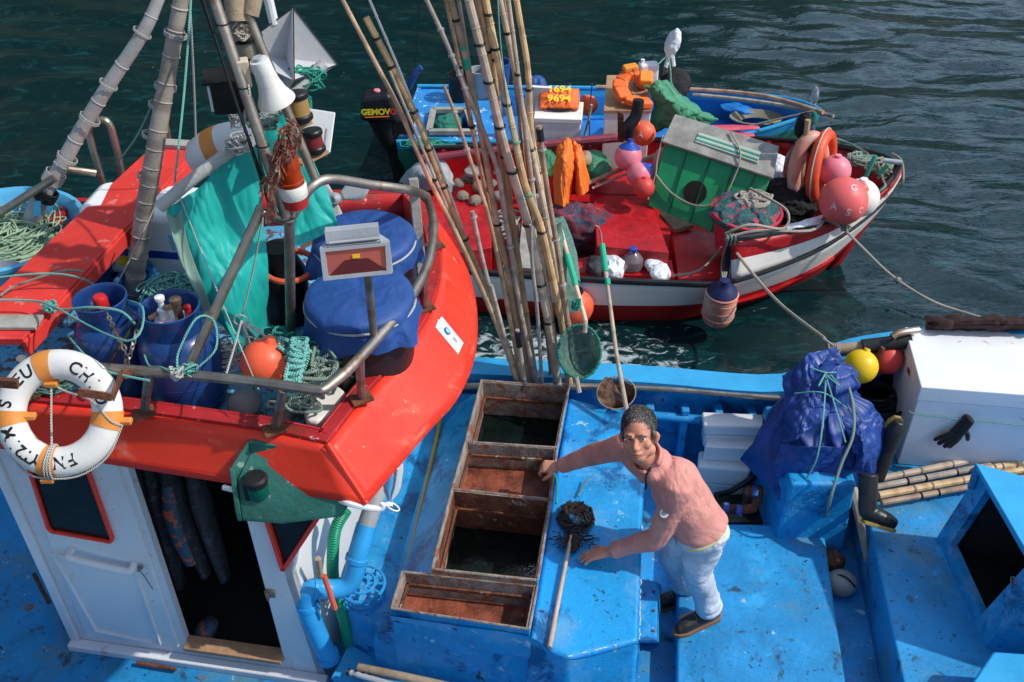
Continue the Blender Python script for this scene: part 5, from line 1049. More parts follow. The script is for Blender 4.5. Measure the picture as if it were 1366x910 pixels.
# ================= red open boat =================
rb = thing('rowing_boat', 'open red wooden boat with white side band alongside the blue fishing boat', 'boat', (1.3, 8, -.4))
capn = [(588, 357, .05), (700, 366, .05), (800, 372, .05), (900, 376, .05), (962, 376, .06)]
rubn = capn + [(1040, 352, .10), (1100, 325, .17), (1150, 291, .27), (1182, 261, .38), (1197, 236, .48)]
topn = [(588, 357, .05), (700, 366, .05), (800, 372, .05), (900, 376, .05), (962, 376, .062), (974, 322, .40), (1040, 312, .38), (1100, 297, .38), (1150, 272, .44), (1185, 245, .52), (1199, 224, .60)]
farr = [(575, 199, .25), (640, 196, .25), (720, 192, .25), (850, 188, .25), (950, 187, .27), (1010, 186, .32), (1060, 189, .36), (1110, 195, .44), (1150, 203, .50), (1180, 211, .55), (1199, 222, .60)]
wln = [(600, 415, -.45), (700, 424, -.45), (800, 429, -.45), (900, 426, -.45), (955, 412, -.45), (1010, 398, -.45), (1050, 384, -.45), (1085, 367, -.45), (1105, 350, -.40), (1140, 312, -.1), (1175, 272, .2)]
def C3(l): return [W(*k) for k in l]
RN, RU, FR = C3(topn), C3(rubn), C3(farr)
RU_ = cat(RU, 6); 
# hull near side: rub line -> white band -> waterline
def resample(P, n):
    L_ = [0]
    for i in range(1, len(P)): L_.append(L_[-1]+(P[i]-P[i-1]).length)
    o = []
    for k in range(n):
        s_ = L_[-1]*k/(n-1); i = 1
        while i < len(P)-1 and L_[i] < s_: i += 1
        o.append(lerp(P[i-1], P[i], (s_-L_[i-1])/max(1e-9, L_[i]-L_[i-1])))
    return o
stem = [W(1199, 224, .60), W(1170, 275, .2), W(1118, 345, -.3), W(1095, 366, -.55)]
r_rub = resample(cat(RU, 6), 40); r_w = resample(cat(C3(wln), 6), 40)
r_mid = [lerp(a, b_, .52)+V((0, -.015, 0)) for a, b_ in zip(r_rub, r_w)]; stb = W(1096, 366, -.52); r_keel = [V((min(p.x, stb.x), (p.y+.35*min(1, (39-i)/10)) if p.x < stb.x-.05 else stb.y, -.75)) for i, p in enumerate(r_w)]
m_rb = [M['cream'], M['red_boot'], M['red_boat'], M['blackpaint']]
g = G(); g.sheet([r_rub, r_mid, r_w, r_keel], 39, 9, rowmat=[0, 1, 1], lin=True); g.build('hull_side', m_rb, rb, solid=.03, soff=1)
g = G(); g.tube([p+V((0, -.018, -.0)) for p in r_mid], .006, 5); g.build('hull_seam', M['cream'], rb)
# raised bow planking above rub rail (near side)
up_t = resample(cat(RN[5:], 6), 24); up_b = resample([p for p in cat(RU, 6) if p.x > RN[5].x-.02], 24)
g = G(); g.sheet([up_t, [lerp(a, b_, .45) for a, b_ in zip(up_t, up_b)], up_b], 23, 6, rowmat=[2, 0], lin=True); g.build('bow_side', m_rb, rb, solid=.03, soff=1)
g = G(); g.tube([p+V((0, -.02, 0)) for p in r_rub], .028, 8); g.build('rub_rail', M['blackpaint'], rb)
g = G(); g.tube([p+V((0, 0, .012)) for p in cat(RN[5:], 6)], .030, 8); g.build('bow_rail', M['blackpaint'], rb)
g = G(); g.beam(RN[5]+V((0, .01, 0)), W(966, 378, .04)+V((0, .01, 0)), .05, .035, up=(0, -1, 0)); g.build('rail_step', M['blackpaint'], rb)
FRc = resample(cat(FR, 6), 40); sdx = stb.x-FR[-1].x; fo = [V((min(p.x, stb.x), (p.y-.1) if p.x < stb.x-.3 else lerp(p.y-.1, stb.y, min(1, (p.x-stb.x+.3)/.3)), -.75)) for i, p in enumerate(FRc)]
g = G(); g.sheet([FRc, [V((p.x, p.y, p.z-.34)) + (W(1166, 276, .2)-FRc[39]+V((0, 0, .34)))*(i/39)**8 for i, p in enumerate(FRc)], fo], 39, 8, lin=True); g.build('hull_side', M['red_boat'], rb, solid=.006, soff=0)
g = G(); g.tube([p+V((0, 0, .01)) for p in FRc], .026, 8); g.build('far_rail', M['blackpaint'], rb)
g = G(); a, b_ = FR[0], RN[0]; g.prism([V((a.x, a.y, -.7)), V((b_.x, b_.y, -.7)), V((b_.x-.05, b_.y, -.7)), V((a.x-.05, a.y, -.7))], [a, b_, b_+V((-.05, 0, 0)), a+V((-.05, 0, 0))]); g.build('transom', M['red_boat'], rb)
g = G(); g.tube(stem, .03, 8, smooth=4); g.build('stem_post', M['red_boot'], rb)
# floor (follows both rails)
lowN = [V((p.x, p.y+.10, -.28+max(0, p.x-2.2)*.22)) for p in resample(cat(RU, 6), 30)]; lowF = [V((p.x, p.y-.08, -.28+max(0, p.x-2.2)*.22)) for p in resample(cat(FR, 6), 30)]
lowN, lowF = [p for p in lowN if p.x < 2.95], [p for p in lowF if p.x < 2.95]; nq_ = min(len(lowN), len(lowF)); g = G(); g.sheet([resample(lowN, nq_), resample(lowF, nq_)], nq_-1, 6, lin=True); g.build('bottom_boards', M['red_boat'], rb)
g = G(); topb = pl((789, 222, .12), (852, 226, .12), (893, 337, .12), (796, 328, .12))
g.prism([V((p.x, p.y, -.3)) for p in topb], topb); bx_ = g.build('engine_box', M['red_boat'], rb, bevel=.008)
g = G(); l0, l1 = W(789, 258, .124), W(862, 260, .124); g.beam(l0, l1, .02, .006); g.build('lid_edge', M['red_boot'], bx_)
g = G(); q = pl((895, 304, -.05), (975, 310, -.05), (970, 371, -.05), (905, 372, -.05)); g.prism([V((p.x, p.y, -.3)) for p in q], q); g.build('side_bench', M['red_boat'], rb, bevel=.008)
g = G(); q = pl((796, 340, -.06), (896, 347, -.06), (900, 370, -.06), (700, 360, -.06)); g.prism([p-V((0, 0, .04)) for p in q], q); g.build('side_shelf', M['red_boat'], rb)
g = G(); q = pl((575, 262, .10), (652, 263, .10), (656, 330, .10), (590, 340, .10)); g.prism([V((p.x, p.y, -.3)) for p in q], q); g.build('stern_bench', M['red_boat'], rb, bevel=.008)
g = G(); q = pl((700, 258, .06), (722, 258, .06), (726, 360, .06), (690, 356, .06)); g.prism([p-V((0, 0, .04)) for p in q], q); g.build('thwart', M['greywood'], rb, bevel=.005)
g = G(); q = pl((897, 262, .0), (925, 300, .0), (900, 306, .0), (880, 285, .0)); g.prism([p-V((0, 0, .04)) for p in q], q); g.build('bottom_plank', M['wood'], rb)
for px in (590, 660, 745, 1030): 
    i = min(range(40), key=lambda k: abs(FRc[k].x - W(px, 195, .25).x)); p = FRc[i]; g = G(); g.beam(p+V((0, -.02, 0)), V((p.x, p.y-.09, -.25)), .04, .05, up=(0, 1, 0)); g.build('rib', M['red_boat'], rb)
# low stand inside on the left with stone ballast
rd = random.Random(11)
for k, (x, y) in enumerate(((612, 245), (625, 238), (640, 250), (655, 246), (618, 262), (634, 268), (650, 266), (664, 262), (672, 250), (630, 228))):
    c = W(x, y, .12); g = G(); s_ = .055; g.ball(c, s_*rd.uniform(.9, 1.3), 10, 7, sc=(1.2, 1, .8), disp=lambda p: .25*fbm(p, 9)); tag(g.build('ballast_stone', M['stone']), 'rough brown ballast stone in the stern of the red boat', 'stone', 'ballast stones')
c = W(632, 232, .2); g = G(); g.lathe([(.07, 0), (.085, .02), (.085, .04), (.05, .05), (0, .055)], c, n=20); tag(g.build('stone_disc', M['greytank']), 'flat round grey weight lying on the brown ballast stones', 'weight')
# grey covered bundle at the stern
ctrl = [[W(530, 243, .1), W(550, 218, .3), W(590, 212, .35), (W(606, 232, .2))], [W(540, 250, .1), W(560, 235, .4), W(590, 232, .4), W(608, 245, .15)], [W(548, 262, .0), W(570, 256, .2), W(595, 256, .2), W(608, 258, .0)]]
g = G(); g.sheet(ctrl, 24, 24, disp=wrinkle(.04, 5, 3)); tag(g.build('grey_cover', M['grey'], sharp=0, solid=.006), 'pale grey plastic cover over the stern corner of the red boat', 'cover')
# bowl and bottles on the shelf
c = W(843, 358, -.06); bt_ = thing('water_jug', 'clear plastic water jug with a blue cap in the red boat', 'bottle', c)
g = G(); g.lathe([(.075, 0), (.09, .02), (.09, .10), (.06, .14), (.03, .165), (.03, .18)], c, n=24); g.build('jug_body', M['clear'], bt_); g = G(); g.lathe([(.034, .178), (.034, .205), (0, .21)], c, n=14); g.build('cap', mat('blue_cap', (.02, .06, .4), .4), bt_)
for x, y, r, lab in ((818, 356, .10, 'white plastic bag left of the blue-capped water jug'), (872, 352, .075, 'knotted white bag just right of the water jug'), (880, 364, .08, 'small white bag on the black rail, rightmost of the bags')):
    g = G(); c = W(x, y, -.02); g.ball(c, r, 60, 40, sc=(1.25, .9, .75), disp=lambda p: .22*ridge(p, 9)+.16*ridge(p, 21)+.1*fbm(p, 14)); g.tube([c+V((0, 0, r*.5)), c+V((.02, 0, r*1.1)), c+V((.035, 0, r*1.3)), c+V((0.02, 0, r*.6))], .012, 6, smooth=3) if 'knotted' in lab else None
    tag(g.build('plastic_bag', M['bag_white'], sharp=0), lab, 'bag', 'white bags in the red boat')
g = G(); c = W(795, 355, -.03); g.ball(c, .12, 20, 12, sc=(1.3, .8, .5), disp=lambda p: .4*fbm(p, 9)); tag(g.build('dark_bag', M['pattern2'], sharp=0), 'dark patterned bag left of the white bags on the shelf', 'bag')
# orange oilskin, green clothes, patterned cloth
ot = thing('oilskin_trousers', 'orange oilskin trousers hung over the middle of the red boat', 'trousers', W(760, 270, .15))
for ctrl, sd_ in (([[W(742, 192, .56), W(752, 184, .62), W(764, 186, .62), W(768, 200, .56)], [W(738, 215, .50), W(748, 210, .60), W(760, 208, .60), W(768, 212, .54)], [W(736, 245, .34), W(746, 240, .44), W(758, 240, .44), W(766, 246, .36)], [W(736, 271, .16), W(746, 275, .24), W(756, 276, .24), W(763, 268, .18)]], 4), ([[W(758, 186, .60), W(766, 186, .63), W(776, 194, .60), W(781, 204, .52)], [W(762, 210, .52), W(768, 206, .58), W(777, 206, .57), W(783, 212, .50)], [W(765, 238, .38), W(772, 234, .46), W(780, 232, .44), W(788, 236, .34)], [W(768, 262, .22), W(774, 262, .30), W(782, 258, .30), W(789, 254, .22)]], 9)):
    g = G(); g.sheet(ctrl, 75, 90, disp=wrinkle(.032, 7, sd_, (1.3, 1, .3))); g.build('trouser_leg', M['oilskin'], ot, sharp=0, solid=.006)
def heap(c, r, sc_, m, lab, name, cat_, amp=.35, s=6, group=None, seed=0):
    g = G(); g.ball(c, r, 90, 60, sc=sc_, disp=lambda p: amp*(ridge(p+V((seed, 0, 0)), s)*.45+.4*fbm(p+V((seed, 0, 0)), s*.7)+.22*ridge(p+V((seed, 3, 0)), s*2.4)+.12*ridge(p+V((seed, 5, 0)), s*5))); return tag(g.build(name, M[m], sharp=0), lab, cat_, group)
heap(W(728, 218, .25), .13, (1.1, .8, .9), 'green_cloth', 'green jacket heap left of the orange oilskin trousers', 'green_jacket', 'jacket')
heap(W(793, 222, .30), .14, (1.1, .9, .8), 'green_cloth', 'green jacket heap right of the orange oilskin trousers', 'green_jacket', 'jacket', seed=3)
heap(W(780, 212, .42), .07, (1.3, .8, .9), 'wood', 'brown cloth roll on top of the right green jacket heap', 'brown_roll', 'cloth', seed=5)
heap(W(768, 305, .0), .22, (.8, 1.5, .9), 'pattern', 'dark red patterned cloth stuffed beside the engine box', 'patterned_cloth', 'cloth', seed=7)
heap(W(755, 345, -.1), .12, (1.2, .7, .5), 'pattern2', 'black bag below the dark red patterned cloth', 'dark_bag', 'bag', seed=9)
g = G(); tangle(g, W(670, 300, .0), (.25, .25, .08), 12, .009, 61); tag(g.build('rope_coil', M['rope']), 'pale rope coil on the floor near the red stern bench', 'rope')
g = G(); tangle(g, W(705, 330, -.02), (.18, .2, .07), 14, .006, 62); tag(g.build('net_heap', M['sage_rope']), 'grey netting heap beside the wooden thwart', 'netting')
# dip net lying against the canes (dark green strip)
ctrl = [[W(740, 290, .30), W(752, 287, .30)], [W(742, 330, .22), W(768, 330, .2)], [W(752, 365, .15), W(775, 375, .1)]]
g = G(); g.sheet(ctrl, 8, 24, disp=wrinkle(.02, 8, 2)); tag(g.build('net_bag', M['net_green'], sharp=0, solid=.01), 'green net bag hanging behind the canes over the red boat side', 'net')
# green crate
TL, TR, BL = W(887, 190, .66), W(1029, 237, .56), W(864, 275, .14)
FT, FT2 = W(902, 158, .78), W(1035, 199, .72)
BR = BL + (TR-TL)*.93 + V((0, -.05, -.03)); dn = (TL-BL); BB, BB2 = FT-(TL-BL)*.97, FT2-(TR-BR)*.97
cr_ = thing('bait_crate', 'large green wooden crate with a round hole, tilted and tied with rope', 'crate', (BL+BR+BB+BB2)/4)
g = G(); g.prism([BL, BR, BB2, BB], [TL, TR, FT2, FT]); g.build('box', M['crate_green'], cr_, bevel=.012)
g = G(); up_ = (TR-TL).cross(FT-TL).normalized(); up_ = -up_ if up_.z < 0 else up_
e1 = (TR-TL).normalized()*.02; e2 = (FT-TL).normalized()*.02
q = [TL-e1-e2, TR+e1-e2, FT2+e1+e2, FT-e1+e2]; g.prism([p+up_*.003 for p in q], [p+up_*.03 for p in q]); lid = g.build('lid', M['greywood'], cr_, bevel=.005)
g = G(); f_ = lambda u, v: lerp(lerp(TL, TR, u), lerp(FT, FT2, u), v)+up_*.032
q = [f_(.26, .25), f_(.86, .22), f_(.87, .62), f_(.27, .62)]; g.prism(q, [p+up_*.02 for p in q]); g.build('pale_panel', mat('pale_green_board', (.50, .58, .46), .6, wear=[((.08, .35, .25), 7, .6, .03)]), lid, bevel=.004)
g = G()
for v in (.30, .46): q = [f_(.27, v)+up_*.021, f_(.86, v-.02)+up_*.021, f_(.86, v+.04)+up_*.021, f_(.27, v+.06)+up_*.021]; g.prism(q, [p+up_*.004 for p in q])
g.build('slot', mat('slot_green', (.06, .30, .22), .6), lid)
fnn = (TR-TL).cross(BL-TL).normalized(); fnn = -fnn if fnn.y > 0 else fnn
hcn = lerp(lerp(TL, TR, .40), lerp(BL, BR, .40), .55)+fnn*.003; g = G(); g.lathe([(.105, 0), (0, .001)], hcn, fnn, n=28); g.build('hole', mat('hole_dark', (.02, .015, .01), .9, bump=0), cr_)
g = G()
for u in (.22, .44, .66, .86): g.beam(lerp(TL, TR, u)+fnn*.004, lerp(BL, BR, u)+fnn*.004, .012, .006, up=fnn)
g.build('board_gap', mat('dark_green_gap', (.008, .10, .04), .6), cr_)
g = G(); fp = lambda u, v: lerp(lerp(TL, TR, u), lerp(BL, BR, u), v)+fnn*.02
g.tube([f_(.55, 1.0)+up_*.02, f_(.68, .4)+up_*.04, f_(.70, -.02)+up_*.01, fp(.70, .1), fp(.68, .55), fp(.68, .9)], .008, 6, smooth=4); g.tube([fp(.0, .5), fp(.2, .68), fp(.45, .72), fp(.68, .55)], .008, 6, smooth=4); g.tube([fp(-.03, -.1), fp(-.02, .3), fp(0, .5), fp(-.01, .9)], .007, 6, smooth=4)
tag(g.build('lashing_rope', M['rope']), 'thin rope lashed round the green crate', 'rope')
# red basket with nets and pale rope
kc = W(996, 284, .40); kb = thing('net_basket', 'round red plastic basket heaped with netting at the near rail of the red boat', 'basket', kc-V((0, 0, .35)))
g = G(); g.lathe([(.24, -.35), (.28, -.1), (.30, 0), (.32, .005), (.325, .03), (.30, .035), (.285, .0), (.27, -.08), (0, -.1)], kc, n=40, sc=(1, .92)); g.build('shell', mat('red_basket_plastic', (.50, .03, .05), .45, wear=[((.7, .3, .3), 8, .66, .08)]), kb)
heap(kc+V((0, 0, .0)), .27, (1, .9, .30), 'netting_mix', 'red, blue and green netting heaped inside the red basket', 'netting', 'netting', .35, 9)
g = G(); tangle(g, kc+V((.06, .03, .10)), (.24, .2, .04), 7, .012, 71, k=10); g.tube([kc+V((.05, .2, .12)), W(1020, 262, .6), W(1050, 282, .6), W(1045, 305, .5), W(1000, 300, .6), W(968, 312, .5)], .012, 6, smooth=6); tag(g.build('pale_rope', M['rope']), 'loose pale rope lying in loops over the red basket', 'rope')
heap(W(1052, 268, .30), .24, (1.1, .9, .6), 'fur', 'shaggy black mat beside the red basket', 'black_mat', 'mat', .25, 20)
g = G(); ctrl = [[W(1040, 298, .42), W(1070, 290, .45)], [W(1055, 310, .42), W(1095, 292, .44)]]; g.sheet([[W(1048, 300, .40), W(1075, 292, .45), W(1100, 285, .42)], [W(1040, 310, .40), W(1068, 302, .46), W(1097, 298, .42)]], 12, 8, disp=wrinkle(.02, 12, 1)); tag(g.build('white_sheet', M['bag_white'], sharp=0, solid=.006), 'white plastic sack on the near bow rail of the red boat', 'sack')
heap(W(1035, 232, .30), .17, (1.2, .8, .9), 'bag_white', 'white sack between the green crate and the buoys', 'white_sack', 'sack', .15, 5)
# buoys
M['faded_white'] = mat('faded_white_paint', (.82, .55, .52), .6, wear=[((.84, .16, .14), 30, .55, .05)])
def buoy_(px, py, z, r, m, lab, cap=None, grp='round buoys in the red boat', up=(0, 0, 1), txt=()):
    c = W(px, py, z); t = thing('buoy', lab, 'buoy', c-V((0, 0, r)), grp); g = G(); g.ball(c, r, 32, 20, axis=up); g.build('float_ball', M[m], t, sharp=0)
    g = G(); u = V(up).normalized()
    if cap: g.lathe([(r*.78, r*.66), (r*.62, r*.83), (r*.3, r*1.0), (r*.22, r*1.12), (r*.2, r*1.3), (0, r*1.32)], c, u, n=24); g.build('eye_cap', M[cap], t)
    else: g.lathe([(r*.25, r*.95), (r*.2, r*1.12), (0, r*1.14)], c, u, n=12); g.build('eye', M[m], t)
    for s_, d, sz in txt: letters('letter', s_, sz, sphere_fn(c, r, d, (.2+.3*d[0], .3, 1)), M['faded_white'], t, .0015)
    return c
M['cap_blue'] = mat('blue_eye_cap', (.01, .06, .35), .4); M['cap_navy'] = mat('navy_eye_cap', (.015, .022, .09), .45)
buoy_(1125, 268, .62, .195, 'float_pink', 'biggest bright pink buoy with white letters on the bow rail', None, up=(.8, .3, .4), txt=(('A', (-.55, -.65, .15), .085), ('S', (-.05, -.85, .02), .085), ('C', (.4, -.75, .05), .07), ('G', (.15, -.45, .85), .085)))
buoy_(1147, 264, .55, .16, 'cream', 'pale cream buoy tucked behind the biggest pink buoy')
buoy_(1114, 228, .62, .135, 'float_rose', 'rose pink buoy behind the orange ring at the bow')
buoy_(858, 178, .58, .115, 'float_orange', 'orange buoy with black marks behind the black sock', None, up=(-.5, 0, .8), txt=(('A', (-.3, -.8, .3), .07),))
buoy_(838, 209, .50, .125, 'float_rose', 'pink buoy with a blue cap left of the green crate', 'cap_blue', up=(.1, .2, 1))
buoy_(852, 232, .40, .11, 'float_rose', 'partly hidden pink buoy with a blue side under the blue-capped one', 'cap_blue', up=(.8, .3, .5))
buoy_(859, 250, .36, .095, 'float_coral', 'small coral buoy at the lower left corner of the green crate')
def fender(px, py, z, L_, r, ax, m, lab, cap=None, name='fender', grp=None, py_=None):
    c = W(px, py, z); t = thing(name, lab, 'fender', c, grp); g = G(); h = L_/2
    g.lathe([(0, -h), (r*.55, -h*.96), (r*.85, -h*.8), (r, -h*.5), (r, h*.5), (r*.85, h*.75), (r*.5, h*.92), (0, h)], c, ax, n=28); g.build('body', M[m], t)
    if cap: g = G(); g.lathe([(r*.99, h*.55), (r*.88, h*.76), (r*.5, h*.95), (r*.35, h*1.1), (r*.3, h*1.25), (0, h*1.27)], c, ax, n=24); g.build('eye_cap', M[cap], t)
    return t, c
t, c = fender(960, 406, -.10, .42, .135, (.02, -.10, 1), 'float_peach', 'large worn peach fender hanging from the side of the red boat', 'cap_navy')
g = G()
for z_ in (-.1, -.02, .06, .12): g.lathe([(.134, z_), (.139, z_+.008), (.134, z_+.016)], c, (.02, -.10, 1), n=28)
g.build('groove_ring', M['float_peach'], t)
g = G(); 
for dx in (-.03, 0, .03): g.tube([c+V((dx*.3, -.0, .26)), W(966+dx*150, 345, .15)+V((0, -.06, 0)), RN[5]+V((dx, -.04, .04)), RN[5]+V((dx, .06, .03))], .009, 6, smooth=4)
tangle(g, W(968, 340, .2)+V((0, -.05, 0)), (.03, .03, .06), 5, .008, 73); tag(g.build('fender_rope', M['sage_rope']), 'rope holding the peach fender to the black rail', 'rope')
t, c = fender(877, 222, .40, .36, .06, (.25, .2, 1), 'float_peach', 'slim peach fender standing against the left end of the green crate')
# ring buoy seen edge on, peach fenders, post with rags
c = W(1096, 222, .62); t = thing('ring_buoy', 'orange ring buoy standing on edge at the bow', 'ring buoy', c-V((0, 0, .3))); g = G(); ax1, ax2 = V((.25, .45, .2)).normalized(), V((-.05, .1, 1)).normalized(); ax1 = (ax1-ax2*ax1.dot(ax2)).normalized()
g.tube([c + ax1*.24*math.cos(a)+ax2*.27*math.sin(a) for a in [k*2*math.pi/40 for k in range(40)]], .055, 14, closed=True); g.build('ring', mat('ring_orange', (.80, .09, .03), .45, var=.15), t)
g = G(); g.tube([c + ax1*.30*math.cos(a)+ax2*.33*math.sin(a) for a in [k*2*math.pi/24 for k in range(24)]], .007, 5, closed=True); g.build('grab_line', M['white_rope'], t)
c = W(1078, 226, .60); t = thing('ring_buoy', 'faded peach and grey ring buoy left of the orange one', 'ring buoy', c-V((0, 0, .3))); g = G(); ax1 = V((.8, .3, .0)).normalized()
g.tube([c + ax1*.14*math.cos(a)+ax2*.29*math.sin(a) for a in [k*2*math.pi/40 for k in range(40)]], .058, 14, closed=True); g.build('ring', M['float_peach'], t)
pz = W(1066, 262, .35); g = G(); g.tube([pz, W(1078, 160, 1.05)], .025, 8); tag(g.build('bow_post', M['wood']), 'short wooden post standing among the bow buoys', 'post')
for k, (x, y, z, r, sc_, m, lab) in enumerate(((1072, 168, .95, .07, (.9, .9, 1.6), 'fur', 'black rag tied highest on the bow post'), (1079, 180, .85, .055, (.7, .8, 1.6), 'gas_blue', 'blue rag below the black one on the bow post'), (1084, 165, .9, .045, (.6, .7, 2.2), 'green_rope', 'green rag hanging right on the bow post'), (1086, 196, .82, .07, (1, .8, .8), 'fur', 'black tape lump on the peach ring buoy'), (1070, 200, .70, .06, (.7, .8, 2.0), 'fur', 'black rag hanging down inside the peach ring'), (1087, 128, 1.2, .035, (.8, .8, 2.2), 'clear', 'small clear bottle at the tip of the bow post'), (1068, 178, .8, .04, (.8, .8, 1.3), 'float_coral', 'red rag at the left of the bow post'))):
    heap(W(x, y, z), r, sc_, m, lab, 'rag' if 'rag' in lab else ('bottle' if 'bottle' in lab else 'tape_lump'), 'rag' if 'rag' in lab else ('bottle' if 'bottle' in lab else 'tape'), .3, 14, seed=k)
c = W(1060, 218, .55); g = G(); g.lathe([(.06, 0), (.09, .1), (.09, .26), (.05, .34), (.03, .36), (.03, .4)], c-V((0, 0, .2)), n=20); tag(g.build('clear_jug', M['clear']), 'clear plastic jug between the peach ring and the white sack', 'jug')
# bow gear: ropes, cleats
g = G(); tangle(g, W(1148, 212, .55), (.16, .12, .06), 14, .010, 81); tag(g.build('rope_coil', M['sage_rope']), 'grey rope coil at the far bow rail', 'rope')
g = G(); tangle(g, W(1175, 225, .58), (.14, .14, .08), 8, .011, 82); g.tube([W(1190, 205, .66), W(1203, 215, .66), W(1205, 240, .6), W(1200, 250, .5)], .010, 6, smooth=4); tag(g.build('rope_coil', M['twine_ol']), 'olive rope hung round the tip of the bow', 'rope')
for a, b_, r, lab in ((W(1168, 208, .75), W(1152, 242, .5), .02, 'green taped stick leaning in the bow'), (W(1185, 220, .7), W(1172, 232, .6), .018, 'short green stick beside the bow cleat')):
    g = G(); g.tube([a, b_], r, 8); tag(g.build('green_stick', M['green_rope']), lab, 'stick')
g = G(); g.tube([W(1178, 214, .70), W(1203, 217, .70)], .022, 12); tag(g.build('torch', M['grey']), 'grey torch lying across the bow tip', 'torch')
g = G(); g.tube([W(1170, 215, .7), W(1178, 240, .55), W(1180, 250, .6), W(1160, 262, .5)], .010, 6, smooth=4); g.tube([W(1158, 205, .7), W(1130, 190, .6), W(1095, 178, .7)], .008, 6, smooth=4); tag(g.build('bow_line', M['sage_rope']), 'pale green line running through the bow', 'rope')
g = G(); tangle(g, W(1126, 298, .42), (.06, .05, .10), 7, .010, 84); tag(g.build('rope_hitch', M['rope']), 'rope hitched round the near bow rail below the biggest pink buoy', 'rope')
g = G(); g.tube([W(1100, 293, .44), W(1122, 303, .40), W(1150, 330, .1), W(1190, 368, -.2), W(1240, 400, -.3), W(1290, 418, -.35), W(1400, 450, -.3)], .011, 6, smooth=6); kn_ = W(1198, 374, -.2); g.ball(kn_, .03, 8, 6); tag(g.build('mooring_line', M['rope']), 'pale knotted mooring line running from the bow to the right', 'rope')
g = G(); g.tube([W(968, 318, .42), W(1000, 360, .2), W(1040, 405, .2), W(1100, 452, .78)], .013, 6, smooth=6); g.tube([W(968, 318, .42), W(1010, 308, .5), W(1080, 308, .45), W(1100, 293, .44)], .012, 6, smooth=4); tag(g.build('mooring_line', M['rope']), 'pale rope from the red boat to the rail of the blue boat', 'rope')
g = G(); g.tube([W(895, 368, .02), W(930, 362, .06), W(950, 345, .1), W(962, 330, .3)], .009, 6, smooth=4); tag(g.build('slack_cord', M['sage_rope']), 'thin slack cord inside the near rail of the red boat', 'cord')
# oars, sticks, sock, anchor
g = G(); g.tube([W(560, 212, .38), W(700, 196, .42), W(840, 182, .44)], [.035, .04, .045], 10); tag(g.build('oar', mat('purple_red_paint', (.22, .03, .05), .5, wear=[((.35, .12, .2), 7, .56, .06)])), 'long dark red oar laid along the far rail of the red boat', 'oar')
for k, (a, b_, lab) in enumerate(((W(900, 172, .5), W(1012, 170, .42), 'upper of two faded pink oar blades beyond the green crate'), (W(905, 182, .48), W(1005, 180, .40), 'lower of two faded pink oar blades beyond the green crate'))):
    g = G(); g.tube([a, lerp(a, b_, .3), lerp(a, b_, .7), b_], [.03, .05, .055, .03], 12, flat=.4); tag(g.build('oar', mat('faded_pink_paint', (.55, .06, .10), .6, wear=[((.5, .35, .3), 8, .64, .05)])), lab, 'oar')
g = G(); g.tube([W(783, 245, .25), W(830, 225, .35), W(876, 207, .42)], .022, 8); tag(g.build('cane', M['bamboo_brown']), 'brown cane lying across the red engine box', 'cane')
g = G(); g.tube([W(790, 251, .22), W(850, 226, .3)], .012, 6); tag(g.build('cane', M['bamboo_pale']), 'thin pale cane under the brown one on the engine box', 'cane')
g = G(); g.tube([W(852, 133, .95), W(848, 155, .8), W(838, 170, .7), W(838, 182, .6)], [.05, .055, .06, .05], 12, smooth=4); tag(g.build('black_sock', M['black']), 'black rubber sock draped over the dark red oar end', 'sock')
g = G(); q = [W(824, 190, .5), W(832, 190, .5), W(832, 155, .8), W(824, 148, .85)]; g.slab(q, .02); tag(g.build('anchor_fluke', M['rust']), 'rusty flat anchor fluke left of the black sock', 'anchor')
g = G(); g.tube([W(790, 112, .9), W(786, 150, .6), W(787, 200, .3)], .008, 6); tag(g.build('fishing_rod', M['navy_cloth']), 'thin blue rod standing left of the brown-topped box', 'rod')
g = G(); g.tube([W(789, 140, .7), W(784, 165, .5), W(776, 195, .3)], .014, 6, smooth=3); tag(g.build('stick', M['wood']), 'crooked stick beside the thin blue rod', 'stick')

# ================= blue skiff beyond =================
sk_ = thing('skiff', 'narrow blue and green skiff moored beyond the red boat', 'skiff', (1.2, 9.8, -.4))
sf = [(557, 116, .15), (640, 117, .15), (760, 118, .15), (880, 120, .15), (970, 124, .20), (1040, 131, .27), (1078, 140, .33), (1094, 149, .38)]
sn = [(529, 190, .12), (640, 190, .12), (760, 190, .12), (880, 190, .12), (960, 187, .15), (1000, 179, .18), (1040, 168, .25), (1075, 156, .32), (1094, 149, .38)]
SF, SN = resample(cat(C3(sf), 5), 30), resample(cat(C3(sn), 5), 30)
for nm, line, s_, mm in (('far', SF, 1, 'skiff_in'), ('near', SN, -1, 'skiff_green')):
    low = [V((p.x-.25*(i/29)**3, p.y-.22*s_*(1-(i/29)**4), -.65)) for i, p in enumerate(line)]; t1 = [lerp(a, b_, .10) for a, b_ in zip(line, low)]
    g = G(); g.sheet([line, t1, low], 29, 8, rowmat=[0, 1], lin=True); g.build('hull_side', [M['light_blue'], M[mm]], sk_, solid=.025, soff=0)
    g = G(); g.tube([p+V((0, 0, .01)) for p in line], .022, 8); g.build('gunwale', M['light_blue'], sk_)
g = G(); a, b_ = SF[0], SN[0]; g.prism([V((a.x+.1, a.y-.2, -.6)), V((b_.x+.1, b_.y+.2, -.6)), V((b_.x+.13, b_.y+.2, -.6)), V((a.x+.13, a.y-.2, -.6))], [a, b_, b_+V((.04, 0, 0)), a+V((.04, 0, 0))]); g.build('transom', M['skiff_blue'], sk_)
